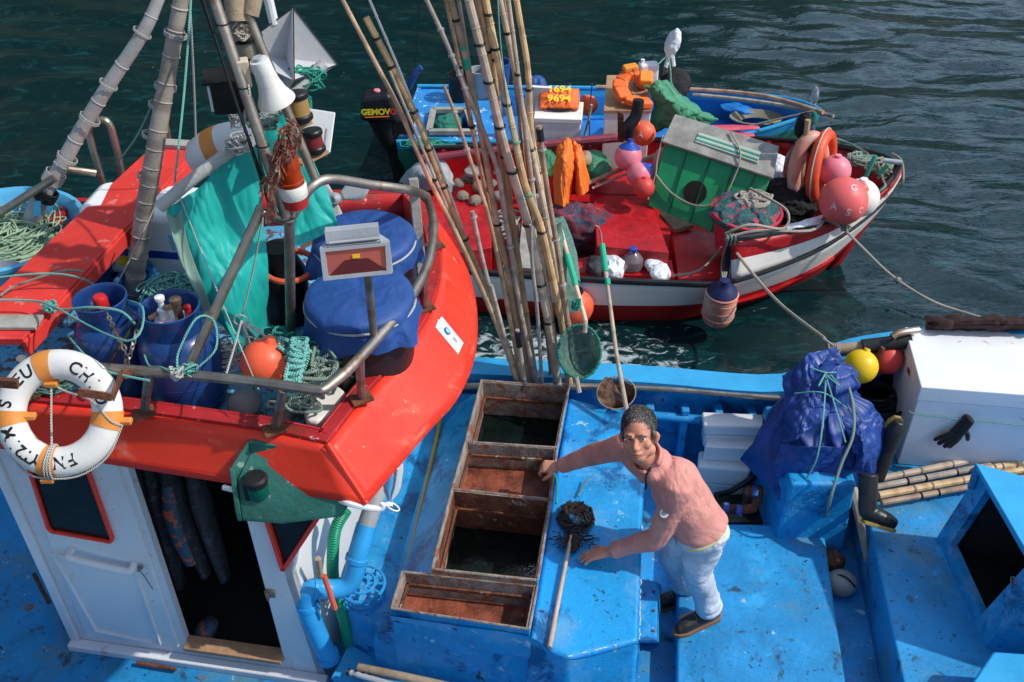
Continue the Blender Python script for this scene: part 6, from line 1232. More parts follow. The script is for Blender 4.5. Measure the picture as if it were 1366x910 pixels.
g = G(); g.sheet([[V((p.x-.02*i/29, lerp(p.y, q_.y, .12), -.12+.12*(i/29)**2)) for i, (p, q_) in enumerate(zip(SN, SF))], [V((q_.x-.02*i/29, lerp(p.y, q_.y, .88), -.12+.12*(i/29)**2)) for i, (p, q_) in enumerate(zip(SN, SF))]], 29, 6, lin=True); g.build('bottom_boards', M['skiff_in'], sk_)
dk = pl((559, 119, .15), (652, 119, .15), (668, 188, .12), (533, 188, .12)); hcoam = pl((578, 147, .18), (622, 147, .18), (632, 176, .18), (572, 176, .18))
g = G(); g.q(dk+[V((p.x, p.y, .145)) for p in hcoam], [(0, 1, 5, 4)[::-1] if 0 else (0, 4, 5, 1), (1, 5, 6, 2), (2, 6, 7, 3), (3, 7, 4, 0)]); g.q([V((p.x, p.y, .145)) for p in hcoam]+[V((p.x, p.y, -.05)) for p in hcoam], [(0, 1, 5, 4), (1, 2, 6, 5), (2, 3, 7, 6), (3, 0, 4, 7), (4, 5, 6, 7)]); g.build('stern_deck', M['skiff_blue'], sk_)
g = G(); 
for i in range(4): g.beam(hcoam[i], hcoam[(i+1) % 4], .06, .05)
g.build('hatch_coaming', M['greywood'], sk_, bevel=.004)
q = [SN[24], SN[24], SN[29]]; g = G()
ct = W(1035, 178, .1)+V((0, 0, 0)); i0 = 22; dx_ = (SN[26]-SN[21]).normalized(); cc_ = lerp(SN[22], SN[25], .5)+V((0, -.035, -.10)); letters('registration', 'CH-L', .13, plane_fn(cc_, dx_, (0, .2, 1), .01), M['plastic_white'], sk_, .002)
heap(W(598, 165, .12), .12, (1.3, 1, .6), 'green_rope', 'green net stuffed in the hatch of the blue skiff', 'netting', 'netting', .4, 8)
heap(W(620, 160, .12), .07, (.8, .9, 1), 'navy_cloth', 'blue bag in the skiff hatch right of the green net', 'blue_bag', 'bag', .3, 8)
g = G(); tangle(g, W(570, 192, .15), (.25, .10, .05), 14, .006, 91); tag(g.build('cord_tangle', M['green_rope']), 'green cord tangle on the near stern corner of the skiff', 'cord')
# outboard motor
oc = W(508, 160, .35); ob = thing('outboard_motor', 'black outboard motor with yellow lettering on the skiff stern', 'outboard motor', oc-V((0, 0, .6)))
g = G(); mx0 = oc+V((.0, .05, .13))
cwl = [(-.20, -.13, -.12), (.20, -.14, -.14), (.21, .14, -.14), (-.20, .14, -.12)]; cwt = [(-.17, -.11, .13), (.12, -.12, .17), (.12, .12, .17), (-.17, .11, .13)]
g.prism([mx0+V(k) for k in cwl], [mx0+V(k) for k in cwt]); o = g.build('cowling', M['blackpaint'], ob, bevel=.05)
o.modifiers['b'].segments = 5
letters('lettering', 'GEMOV', .082, plane_fn(mx0+V((-.03, -.150, .0)), (1, 0, .02), (0, .08, 1), .004), mat('yellow_lettering', (.75, .62, .02), .5), o, .004)
letters('lettering', 'O', .082, plane_fn(mx0+V((.145, -.150, .004)), (1, 0, .02), (0, .08, 1), .006), mat('red_lettering', (.7, .05, .02), .5), o, .004)
g = G(); g.beam(mx0+V((-.14, -.152, -.055)), mx0+V((.1, -.152, -.045)), .006, .014, up=(0, -1, 0)); g.build('stripe', mat('orange_stripe', (.8, .2, .02), .5), o)
g = G(); g.lathe([(.035, .0), (.03, .012), (0, .013)], mx0+V((-.02, 0, .155)), n=14); g.build('pull_cap', M['float_rose'], o)
g = G(); g.tube([mx0+V((0, 0, -.12)), mx0+V((.03, 0, -.3)), mx0+V((.10, .02, -.55)), mx0+V((.14, .02, -.9))], [.15, .10, .07, .06], 14, smooth=3); g.build('leg', M['black'], ob)
g = G(); g.beam(mx0+V((.1, 0, -.2)), mx0+V((.32, .02, -.22)), .14, .16); g.build('clamp_bracket', M['black'], ob, bevel=.01)
# boxes, jackets, buckets
def obox(pts4, z0, m, name, parent, bevel=.01):
    g = G(); g.prism([V((p.x, p.y, z0)) for p in pts4], pts4); return g.build(name, m, parent, bevel=bevel)
q = pl((716, 141, .48), (777, 143, .48), (775, 166, .46), (713, 164, .46)); t = thing('foam_box', 'white foam box carrying an orange life jacket', 'box', sum(q, V())/4); obox(q, .02, M['plastic_white'], 'box_body', t, .015)
g = G(); qq = [p+V((0, 0, .004)) for p in q]; c = sum(qq, V())/4; qq = [lerp(c, p, 1.04) for p in qq]; g.prism(qq, [p+V((0, 0, .05)) for p in qq]); g.build('lid', M['cream'], t, bevel=.008)
q = pl((810, 105, .62), (862, 105, .62), (868, 151, .60), (806, 151, .60)); t = thing('brown_topped_box', 'white box with a raw brown lid in the skiff', 'box', sum(q, V())/4); obox(q, -.05, M['plastic_white'], 'box_body', t)
g = G(); c = sum(q, V())/4; qq = [lerp(c, p, 1.03)+V((0, 0, .004)) for p in q]; g.prism(qq, [p+V((0, 0, .03)) for p in qq]); g.build('lid', M['ply'], t, bevel=.004)
q = pl((704, 118, .55), (740, 118, .55), (722, 180, .25), (700, 180, .25)); t = thing('leaning_board', 'white board leaning in the skiff behind the canes', 'board', sum(q, V())/4)
g = G(); g.slab([W(690, 170, .2), W(722, 172, .2), W(735, 118, .7), W(705, 116, .7)], .03); g.build('panel', M['plastic_white'], t)
def life_jacket(c, w_, h_, rz, tilt, lab, txt, arc=False):
    c = V(c); t = thing('life_jacket', lab, 'life jacket', c, 'orange life jackets')
    Mx = Matrix.Rotation(rz, 3, 'Z') @ Matrix.Rotation(tilt, 3, 'X')
    T = lambda x, y, z: c + Mx @ V((x, y, z))
    if arc:
        g = G()
        pts = [T(.10, .12, 0), T(.05, .17, .02), T(-.05, .17, .02), T(-.13, .10, .0), T(-.15, 0, 0), T(-.12, -.13, 0), T(0, -.17, -.02), T(.12, -.16, -.04)]
        for k_ in range(len(pts)-1):
            a_, b_ = pts[k_], pts[k_+1]; g.beam(lerp(a_, b_, -.06), lerp(a_, b_, 1.06), .15-.01*(k_ % 3), .075)
        g.build('foam_collar', M['jacket'], t, bevel=.022)
        g = G(); g.beam(T(.12, .16, .05), T(.09, .0, .06), .13, .06); g.beam(T(-.10, .20, .06), T(.04, .22, .07), .10, .06); g.build('front_pad', mat('orange_yellow_nylon', (.95, .30, .03), .55, bump=.3), t, bevel=.02)
        g = G(); g.tube([T(-.02, .20, .1), T(-.0, .10, .06), T(-.02, -.1, .05)], .006, 6, smooth=3); g.build('strap', M['black'], t); return t
    g = G(); n = 24
    rows = [[T(lerp(-w_/2, w_/2, i/n)*(1-.12*abs(j/n-.5)), lerp(-h_/2, h_/2, j/n), .045*(1-(2*abs(i/n-.5))**4)*(1-(2*abs(j/n-.5))**4)+.014*ridge(V((i*.21, j*.13, w_)), 1.2)) for i in range(n+1)] for j in range(n+1)]
    g.sheet(rows, n, n, lin=True); g.build('front_panel', M['jacket'], t, solid=.05, sharp=0)
    ym = M.get('jy') or M.setdefault('jy', mat('yellow_paint_marks', (.90, .62, .04), .6))
    for k, s_ in enumerate(txt): letters('painted_number', s_, h_*.44, lambda u, v, k=k: T(u, v+h_*(.24-.46*k), .068), ym, t, .004)
    g = G(); g.tube([T(-w_*.3, -h_*.5, .0), T(0, -h_*.56, -.01), T(w_*.3, -h_*.5, .0)], .01, 6, smooth=3); g.build('buckle_strap', M['black'], t); return t
cj = W(746, 132, .60); life_jacket(cj, .40, .26, R(-3), R(22), 'orange life jacket with yellow numbers on the white foam box', ('1694', '9694'))
heap(W(785, 140, .45), .10, (.8, .8, .9), 'jacket', 'folded end of an orange jacket right of the numbered one', 'orange_cloth', 'cloth', .35, 8)
cj = W(848, 118, .76); life_jacket(cj, .3, .3, R(5), R(20), 'orange life jacket lying open on the brown-topped box', (), True)
c = W(864, 100, .72); g = G(); t = thing('jerry_can', 'white jerry can behind the open life jacket', 'jerry can', c-V((0, 0, .12))); g.box(c, (.20, .12, .26), .15); g.build('body', M['plastic_white'], t, bevel=.03); g = G(); g.lathe([(.02, .13), (.02, .16), (0, .16)], c+V((-.06, 0, 0)), n=10); g.build('cap', M['plastic_white'], t)
heap(W(857, 106, .72), .085, (1.3, .8, .8), 'oilskin', 'yellow orange cloth folded against the jerry can', 'orange_cloth', 'cloth', .35, 9)
ctrl = [[W(858, 114, .75), W(880, 104, .80), W(905, 112, .62)], [W(868, 135, .62), W(890, 128, .78), W(930, 138, .45)], [W(866, 162, .42), W(900, 150, .58), W(962, 158, .3)], [W(868, 182, .2), W(905, 172, .35), W(940, 170, .25)]]
g = G(); g.sheet(ctrl, 90, 90, disp=wrinkle(.07, 3.2, 6)); tag(g.build('green_oilskin', mat('green_jacket_cloth', (.06, .26, .14), .55, var=.15), sharp=0, solid=.01), 'green oilskin jacket spread right of the brown-topped box', 'jacket')
heap(W(900, 113, .55), .19, (1.3, .7, .6), 'fur', 'black jacket behind the green oilskin', 'black_jacket', 'jacket', .3, 7)
g = G(); g.tube([W(885, 110, .5), W(892, 70, .95)], .022, 8); tag(g.build('stake', M['wood']), 'wooden stake standing behind the jerry can', 'stake')
c0 = WY(897, 62, W(892, 70, .95).y); t = thing('carrier_bag', 'white carrier bag with green print tied on the stake', 'bag', c0-V((0, 0, .1)))
g = G(); g.ball(c0+V((0, 0, .03)), .11, 50, 36, sc=(.72, .5, 1.05), axis=(.25, 0, 1), disp=lambda p: .22*ridge(p, 8)+.16*ridge(p, 19)+.15*fbm(p, 9)); g.build('bag_body', M['bag_white'], t, sharp=0)
g = G(); g.ball(c0+V((.035, -.04, .04)), .045, 12, 8, sc=(.7, .3, 1.1), axis=(.5, 0, 1)); g.build('green_print', mat('leaf_print', (.2, .35, .03), .6), t)
g = G(); g.tube([c0+V((-.02, -.01, -.09)), c0+V((-.05, -.02, -.2))], .02, 8); g.build('bag_handle', M['bag_white'], t); g = G(); g.tube([c0+V((.01, -.01, -.09)), c0+V((.03, -.02, -.19))], .02, 8); g.build('bag_handle', M['bag_white'], t)
g = G(); g.tube([W(878, 86, .9), W(890, 76, .95), W(894, 90, .9), W(896, 112, .75), W(905, 125, .7)], .007, 6, smooth=4); tag(g.build('thin_cord', M['teal_rope']), 'thin teal cord hanging from the stake over the green oilskin', 'cord')
for k, (pts, r, m, lab) in enumerate((([(795, 116, .3), (920, 119, .3), (1020, 128, .36), (1098, 150, .45)], .022, 'bamboo_brown', 'brown cane lashed along the far rail of the skiff'), ([(924, 126, .25), (1000, 134, .3), (1085, 147, .4)], .02, 'bamboo_pale', 'pale cane inside the far rail of the skiff'), ([(960, 130, .22), (1040, 140, .3), (1112, 155, .42)], .018, 'greybam', 'grey cane sticking out over the skiff bow'))):
    g = G(); g.tube([W(*p) for p in pts], r, 8, smooth=4); tag(g.build('cane', M[m]), lab, 'cane', 'canes in the skiff')
ctrl = [[W(960, 138, .12), W(985, 134, .15), W(1012, 141, .12)], [W(965, 147, .10), W(990, 148, .15), W(1018, 150, .1)]]
g = G(); g.sheet(ctrl, 16, 12, disp=wrinkle(.03, 5, 2)); tag(g.build('blue_mat', M['skiff_in'], sharp=0, solid=.03), 'folded bright blue mat inside the skiff bow', 'mat')
g = G(); c = W(1008, 162, .08)
for k in range(7): g.tube([c+V(((.10+.012*k)*1.6*math.cos(a), (.10+.012*k)*math.sin(a), .008*k)) for a in [j*2*math.pi/20 for j in range(20)]], .010, 6, closed=True)
tag(g.build('rope_coil', M['twine_ol']), 'round olive rope coil on the skiff floor near the bow', 'rope')
g = G(); g.tube([W(1000, 168, .25), W(1085, 148, .5)], .009, 6); tag(g.build('painter_line', M['rope']), 'taut pale line to the skiff bow', 'rope')
for x, y, z, r, h, m, lab in ((614, 132, .15, .13, .28, 'black', 'black bucket on the skiff stern deck'), (640, 128, .15, .11, .30, 'grey', 'grey can right of the black bucket behind the canes'), (665, 112, .3, .13, .25, 'navy_cloth', 'dark blue canister behind the canes in the skiff')):
    c = W(x, y, z); g = G(); g.lathe([(r*.85, 0), (r, h*.9), (r*1.04, h), (r*.9, h), (r*.85, h*.5), (0, h*.5)], c, n=24); tag(g.build('bucket', M[m]), lab, 'bucket')
heap(W(716, 122, .45), .13, (.8, .8, 1.2), 'navy_cloth', 'navy blue jacket behind the thickest canes', 'navy_jacket', 'jacket', .3, 6)
g = G(); g.tube([WY(546, 117, 9.4), WY(554, 98, 9.4), WY(562, 90, 9.4)], [.03, .035, .03], 8, smooth=3); tag(g.build('rod_grip', M['navy_cloth']), 'dark blue rod grip sticking up beside the outboard motor', 'grip')
# ================= canes and rods standing at the far rail =================
def stand(pts, yb, yt, r0, r1, m, lab, bands=(), name='bamboo_pole', grp='bamboo poles standing behind the bait wells', zb=None):
    """pts from top to foot; extended above the highest point"""
    r0, r1 = r0*1.12, r1*1.12; n = len(pts); P_ = [WY(x, y, lerp(yt, yb, (y+5)/515.0)) for x, y in pts]
    d = P_[0]-P_[1]; d.normalize(); P_ = [P_[0]+d*1.1] + P_ if pts[0][1] <= 2 else P_
    foot = P_[-1] + (P_[-1]-P_[-2]).normalized()*.12; P_.append(foot)
    t = thing(name, lab, 'pole', foot, grp); g = G(); rr = [lerp(r0, r1, i/(len(P_)-1)) for i in range(len(P_))]
    Q = cat(P_, 6) if len(P_) > 2 else P_
    # swollen nodes
    L_ = 0; rads = []; 
    g.tube(Q, rr, 10); nodes(g, P_, lambda t_: lerp(r0, r1, t_)*1.0, .19, .0028); g.build('cane', M[m], t)
    for (y, hpx, mm) in bands:
        # find the point at this image height by interpolation along pts
        for i in range(len(pts)-1):
            if pts[i][1] <= y <= pts[i+1][1]:
                def at(yy): f = (yy-pts[i][1])/(pts[i+1][1]-pts[i][1]); return WY(lerp(pts[i][0], pts[i+1][0], f), yy, lerp(yt, yb, (yy+5)/515.0))
                g = G(); rad = lerp(r0, r1, (y+150)/680)+.004
                if hpx > 6: g.tube([at(y), at(min(y+hpx, pts[i+1][1]))], rad, 10); g.build('tape', M[mm], t)
                else: tie(g, at(y), P_[-1]-P_[-2], rad, 2, .0035); g.build('binding', M[mm], t)
    return t
B_ = 'black'
stand([(457, 0), (493, 69), (532, 145), (575, 244), (602, 298), (635, 369), (666, 441), (690, 509)], 4.86, 5.15, .010, .016, 'bamboo_brown', 'leftmost pole, thin and crooked, leaning far to the left')
stand([(488, 23), (549, 142), (582, 224), (611, 298), (645, 380), (672, 451), (694, 509)], 4.88, 5.18, .016, .019, 'bamboo', 'golden pole with a broken top leaning to the left', [(52, 2, B_), (90, 2, B_), (150, 2, B_), (200, 2, B_), (250, 2, B_), (320, 2, B_), (400, 2, B_)])
stand([(493, 0), (536, 102), (565, 178), (585, 218), (650, 400)], 4.92, 5.22, .006, .009, 'horn', 'thin white rod crossing the left-leaning poles', name='fishing_rod')
stand([(569, 0), (592, 49), (621, 119), (661, 218), (674, 290), (696, 420), (715, 510)], 4.84, 5.1, .010, .015, 'greybam', 'grey pole with many white bindings', [(40, 2, 'white_rope'), (75, 2, 'white_rope'), (100, 2, 'white_rope'), (118, 2, 'white_rope'), (230, 2, 'white_rope'), (330, 2, 'white_rope')])
stand([(602, 0), (618, 66), (630, 122), (644, 185), (661, 287), (679, 369), (706, 510)], 4.87, 5.14, .013, .018, 'bamboo_brown', 'brown pole with two bright green tape bands', [(28, 3, B_), (62, 8, 'green_tape'), (78, 14, 'green_tape'), (200, 2, 'white_rope'), (300, 2, B_), (360, 3, 'white_rope')])
stand([(625, 0), (648, 92), (674, 198), (704, 298), (710, 328), (730, 420), (740, 480), (744, 513)], 4.83, 5.08, .020, .026, 'bamboo_pale', 'thickest pale pole in front of all others', [(60, 3, B_), (110, 3, B_), (170, 3, B_), (230, 3, B_), (300, 3, B_), (380, 3, B_), (430, 3, B_)])
stand([(648, 0), (661, 66), (681, 158), (700, 244), (720, 298), (730, 338), (751, 440), (757, 490)], 4.86, 5.1, .016, .021, 'bamboo', 'golden pole just right of the thickest pale one', [(20, 3, B_), (66, 3, B_), (140, 3, B_), (190, 3, 'teal_rope'), (260, 3, 'teal_rope'), (310, 3, B_)])
stand([(667, 0), (681, 66), (697, 148), (723, 263), (744, 369), (757, 430), (765, 480)], 4.9, 5.14, .013, .019, 'bamboo_pale', 'pale knobbly pole, second from the right of the bunch', [(45, 3, B_), (110, 3, 'white_rope'), (200, 3, B_), (290, 3, 'white_rope')])
stand([(689, 0), (704, 92), (710, 185), (730, 283), (742, 350), (752, 430), (760, 480)], 4.93, 5.16, .014, .018, 'bamboo', 'golden pole at the right edge of the bunch', [(120, 3, B_), (230, 3, B_)])
stand([(592, 114), (608, 155), (635, 237), (654, 298), (679, 420), (696, 509)], 4.81, 5.0, .008, .013, 'bamboo_brown', 'thin branch-like pole whose tip ends below the broken golden one', [(150, 3, 'white_rope'), (200, 2, 'white_rope')])
stand([(650, 0), (664, 132), (677, 231), (686, 335), (696, 386), (710, 510)], 4.94, 5.2, .013, .016, 'bamboo', 'golden pole hidden behind the thickest pale one', [(80, 3, B_), (180, 3, B_)])
stand([(630, 282), (645, 352), (672, 454), (690, 510)], 4.80, 4.95, .011, .014, 'greybam', 'short grey stick with a knobbly tip low in the bunch', [(290, 2, 'white_rope')])
stand([(708, 300), (710, 352), (717, 420), (723, 512)], 4.79, 4.9, .009, .012, 'greywood', 'short thin dark stick in the middle of the bunch')
stand([(719, 168), (730, 254), (744, 335), (757, 430), (764, 480)], 4.82, 4.98, .013, .017, 'bamboo_brown', 'pole with a black taped top at the right of the bunch', [(172, 16, B_), (200, 3, 'white_rope'), (320, 3, 'white_rope'), (380, 3, 'white_rope')])
stand([(595, 0), (608, 59), (622, 130), (640, 220), (668, 340), (702, 510)], 4.95, 5.2, .010, .014, 'bamboo_brown', 'slim brown pole left of the green-taped one', [(90, 2, B_), (170, 2, B_)])
stand([(636, 0), (642, 40), (655, 120), (672, 240), (690, 370), (712, 512)], 4.97, 5.22, .010, .014, 'bamboo_pale', 'slim pale pole glimpsed right of the green-taped one')
stand([(655, 380), (668, 430), (690, 512)], 4.78, 4.84, .010, .012, 'bamboo_pale', 'shortest pale stick at the lower left of the bunch')
stand([(690, 440), (694, 470), (700, 512)], 4.76, 4.8, .012, .014, 'greywood', 'black-taped grey stub at the foot of the bunch', [(442, 20, B_)])
stand([(672, 0), (690, 130), (702, 250), (722, 380), (735, 500)], 4.96, 5.2, .008, .012, 'bamboo_brown', 'thin brown rod between the two right golden poles')
stand([(612, 0), (626, 90), (641, 180), (662, 300), (682, 410), (698, 510)], 4.93, 5.25, .009, .013, 'bamboo_pale', 'slender pale pole between the grey one and the green-taped one', [(130, 2, B_), (260, 2, B_)])
stand([(640, 0), (650, 60), (668, 180), (684, 290), (700, 400), (716, 512)], 4.9, 5.12, .010, .014, 'bamboo', 'slender golden pole just left of the thickest pale one', [(70, 2, B_), (210, 2, B_)])
stand([(678, 0), (686, 60), (700, 170), (716, 290), (733, 400), (746, 505)], 4.88, 5.1, .010, .014, 'bamboo_pale', 'slender pale pole between the two right knobbly ones', [(100, 2, B_), (240, 2, 'white_rope')])
stand([(520, 95), (560, 190), (600, 285), (640, 380), (678, 470), (695, 510)], 4.92, 5.1, .007, .011, 'greybam', 'thin grey rod leaning left behind the broken golden pole', [(240, 2, B_)])
g = G(); g.tube([WY(560, 0, 5.3), WY(556, 60, 5.3), WY(553, 95, 5.3)], .0018, 4); tag(g.build('fishing_line', M['black_line']), 'thin dark line hanging beside the white rod', 'line')
g = G(); pts = [WY(664, 0, 5.05), WY(668, 60, 5.05), WY(680, 160, 5.0), WY(700, 260, 4.97), WY(712, 330, 4.95)]; g.tube(pts, .004, 6, smooth=4); tag(g.build('teal_line', M['teal_rope']), 'teal cord running down the pole bunch', 'cord')
# ================= landing nets =================
def hoop_net(cx, cy, Y, wx, wy, bag, m_rim, m_net, lab, rim_r, mesh_r=.0014, n=26, tilt=0, wrap=None):
    c = WY(cx, cy, Y); d = (V((0, 0, HC))-c).normalized(); x = V((1, 0, 0)); x = (x-d*x.dot(d)).normalized(); y = d.cross(x); x, y = x*math.cos(tilt)+y*math.sin(tilt), y*math.cos(tilt)-x*math.sin(tilt)
    ring = [c+x*wx*math.cos(a)+y*wy*math.sin(a) for a in [k*2*math.pi/40 for k in range(40)]]
    t = thing('landing_net', lab, 'net', c-y*wy, None); g = G(); g.tube(ring, rim_r, 8, closed=True); rim = g.build('hoop', M[m_rim], t)
    if wrap:
        g = G()
        for k in range(70): a = k*2*math.pi/70; p = c+x*wx*math.cos(a)+y*wy*math.sin(a); rr = random.uniform(.9, 1.5)*rim_r; g.ball(p, rr*1.3, 6, 4)
        g.build('cord_wrapping', M[wrap], rim)
    g = G(); P = lambda u, v: c + x*wx*u + y*wy*v - d*bag*(1-min(1, (u*u+v*v)))**.6 - V((0, 0, 1))*bag*.5*(1-min(1, u*u+v*v))
    for k in range(-n, n+1):
        q = k/n*1.38
        for s_ in (1, -1):
            pts = []
            for j in range(21):
                w_ = (j/20*2-1)*1.0; u, v = (q + w_)/1.4142, s_*(q - w_)/1.4142
                if u*u+v*v <= 1.0: pts.append(P(u, v))
            if len(pts) > 1: g.tube(pts, mesh_r, 3, cap=False)
    g.build('netting', M[m_net], t, sharp=0); return t, c, x, y, d
t, c, x, y, d = hoop_net(773, 469, 4.70, .125, .158, .10, 'green_rope', 'net_green', 'large landing net with a green-wrapped hoop in front of the poles', .006, .0030, 30, 0, 'green_rope')
g = G(); a = WY(781, 428, 4.70); b_ = WY(746, 300, 5.2); g.tube([a+V((.0, 0, -.08)), a, lerp(a, b_, .5), b_], .014, 10); g.build('handle', M['bamboo_pale'], t)
g = G(); g.tube([lerp(a, b_, .36), lerp(a, b_, .68)], .019, 10); g.build('grip_tape', M['green_tape'], t)
g = G(); g.tube([c-y*.15-x*.02, c-y*.22+V((.0, 0, -.03))], .016, 8); g.build('hoop_plug', M['bamboo_pale'], t)
g = G(); tangle(g, WY(768, 405, 4.75), (.03, .02, .07), 8, .0035, 95); g.build('binding', M['green_rope'], t)
ctrl = [[WY(742, 300, 5.15), WY(748, 296, 5.15)], [WY(748, 350, 5.0), WY(760, 345, 5.05)], [WY(758, 420, 4.85), WY(772, 415, 4.85)]]
g = G(); g.sheet(ctrl, 4, 30, disp=wrinkle(.012, 12, 3)); tag(g.build('net_strip', M['net_green'], sharp=0), 'narrow strip of green netting hanging beside the pale net handle', 'netting')
t, c, x, y, d = hoop_net(822, 524, 4.62, .117, .098, .16, 'wood', 'net_brown', 'smaller brown landing net leaning on the far rail', .0035, .0030, 26, .1)
ctrl = [[c-x*.115+y*.03, c-x*.06+y*.10, c-x*.02+y*.09], [c-x*.10-y*.05, c-x*.03, c+x*.03-y*.02], [c-x*.05-y*.1-d*.05, c-y*.1-d*.08, c+x*.03-y*.09-d*.05]]
g = G(); g.sheet(ctrl, 20, 20, disp=wrinkle(.02, 12, 1)); g.build('gathered_netting', M['net_brown'], t, sharp=0)
hk = [WY(836, 548, 4.45), WY(822, 470, 4.7), WY(811, 385, 5.0), WY(803, 330, 5.22)]; t = thing('gaff', 'long cane gaff with green tape and a steel hook between the two boats', 'gaff', hk[0])
g = G(); g.tube(hk, [.015, .013, .012, .013], 10); g.build('cane', M['bamboo_pale'], t)
g = G(); g.tube([WY(808, 362, 5.09), WY(803, 326, 5.23)], .019, 10); g.build('grip_tape', M['green_tape'], t); g = G(); g.tube([WY(811, 380, 5.02), WY(810, 372, 5.05)], .018, 10); g.build('grip_tape', M['green_tape'], t)
g = G(); g.tube([WY(803, 328, 5.23), WY(801, 310, 5.27), WY(795, 301, 5.28), WY(788, 304, 5.28), WY(786, 310, 5.27)], [.006, .006, .005, .004, .002], 8, smooth=4); g.build('hook', M['rail'], t)
# orange float between the hulls behind the canes
c = W(765, 408, -.2); t = thing('buoy', 'orange float half hidden by the poles at the waterline of the red boat', 'buoy', c-V((0, 0, .16))); g = G(); g.ball(c, .17, 28, 18); g.build('float_ball', M['float_orange'], t, sharp=0); g = G(); g.lathe([(.09, .13), (.07, .17), (0, .18)], c, n=16); g.build('eye_cap', M['black'], t)
# black hand net lying on the casing
def flat_pts(l, z=.70): return [W(x, y, z) for x, y in l]
c = W(768, 690, .70); t = thing('hand_net', 'small black hand net with a wooden handle lying on the casing', 'net', c); g = G(); g.tube([c+V((.095*math.cos(a), .105*math.sin(a), .0)) for a in [k*2*math.pi/28 for k in range(28)]], .007, 8, closed=True); g.build('hoop', M['black'], t)
g = G(); rd = random.Random(5)
for k in range(46):
    a = rd.uniform(0, 6.28); q = rd.uniform(.55, 1.12); p = c+V((.095*q*math.cos(a), .105*q*math.sin(a), rd.uniform(-.01, .02))); b_ = a+rd.uniform(.4, 2.0); p2 = c+V((.095*q*math.cos(b_), .105*q*math.sin(b_), rd.uniform(-.012, .012))); g.tube([p, lerp(p, p2, .5)*1.0+V((0, 0, -.01)), p2], rd.uniform(.003, .008), 5, smooth=3)
for k in range(30):
    a = rd.uniform(0, 6.28); b_ = a + rd.uniform(2, 4); g.tube([c+V((.09*math.cos(a), .1*math.sin(a), 0)), c+V((.09*math.cos(b_), .1*math.sin(b_), -.008))], .0012, 3)
g.ball(W(764, 722, .70), .040, 40, 24, sc=(1.5, .8, .35), disp=lambda p: .35*ridge(p, 24)+.3*fbm(p, 30))
nc_ = W(766, 722, .70)
for k in range(110):
    a, q = rd.uniform(0, 6.28), rd.uniform(.1, 1); p = nc_+V((.095*q*math.cos(a), .055*q*math.sin(a), .004)); b_ = a+rd.uniform(-1.2, 1.2); p2 = p+V((.05*math.cos(b_), .03*math.sin(b_), rd.uniform(-.003, .008))); g.tube([p, lerp(p, p2, .5)+V((rd.uniform(-.01, .01), rd.uniform(-.01, .01), .006)), p2], rd.uniform(.0012, .0035), 4, smooth=3)
g.build('netting', mat('dark_brown_netting', (.025, .016, .013), .8, var=.5, vs=40), t)
g = G(); g.tube([W(762, 715, .71), W(747, 790, .705), W(733, 864, .70)], [.010, .011, .012], 10); g.build('handle', mat('pale_handle', (.55, .38, .26), .6, var=.2), t)
g = G(); g.tube([W(771, 662, .70), W(779, 648, .71), W(784, 638, .72)], .006, 8); g.build('tip', M['net_green'], t)
g = G(); g.tube([W(741, 632, .79), W(743, 650, .74), W(742, 672, .72)], .006, 6, smooth=4); tag(g.build('short_cord', M['green_rope']), 'short green cord at the right edge of the wells by the hand', 'cord')
# ================= right hand side of the blue boat =================
def fbox(c, size, rz, lab, z):
    return None
for k, (qq, z, h, lab) in enumerate((([(935, 548), (1030, 552), (1025, 570), (938, 568)], .50, .09, 'upper white fibreglass lid by the far bulwark'), ([(932, 600), (1005, 604), (1002, 628), (930, 622)], .26, .16, 'lower white fibreglass step by the far bulwark'))):
    q = [W(x, y, z) for x, y in qq]; t = thing('fibreglass_moulding', lab, 'lid', sum(q, V())/4-V((0, 0, h)), 'white fibreglass lids')
    c = sum(q, V())/4; g = G(); g.prism([lerp(c, p, .93)-V((0, 0, h)) for p in q], q); g.build('shell', M['white'], t, bevel=.02)
    if k == 0: g = G(); p = W(1020, 560, .5); g.box(p+V((0, 0, .012)), (.02, .09, .02), -.3); g.build('latch', M['black'], t)
    g = G(); g.prism([lerp(c, p, .9)-V((0, 0, h+.10)) for p in q], [lerp(c, p, .90)-V((0, 0, h)) for p in q]); g.build('lower_shell', M['white'], t, bevel=.01)
g = G(); q = [W(x, y, .38) for x, y in ((945, 578), (1020, 583), (1015, 600), (940, 596))]; g.prism([p-V((0, 0, .12)) for p in q], q); tag(g.build('fibreglass_tray', M['white'], bevel=.01), 'white fibreglass tray squeezed between lid and step', 'tray')
g = G(); q = [W(x, y, .28) for x, y in ((998, 590), (1018, 592), (1012, 622), (994, 618))]; g.slab(q, .02); tag(g.build('wooden_wedge', M['greywood']), 'dark wooden wedge beside the white fibreglass step', 'wedge')
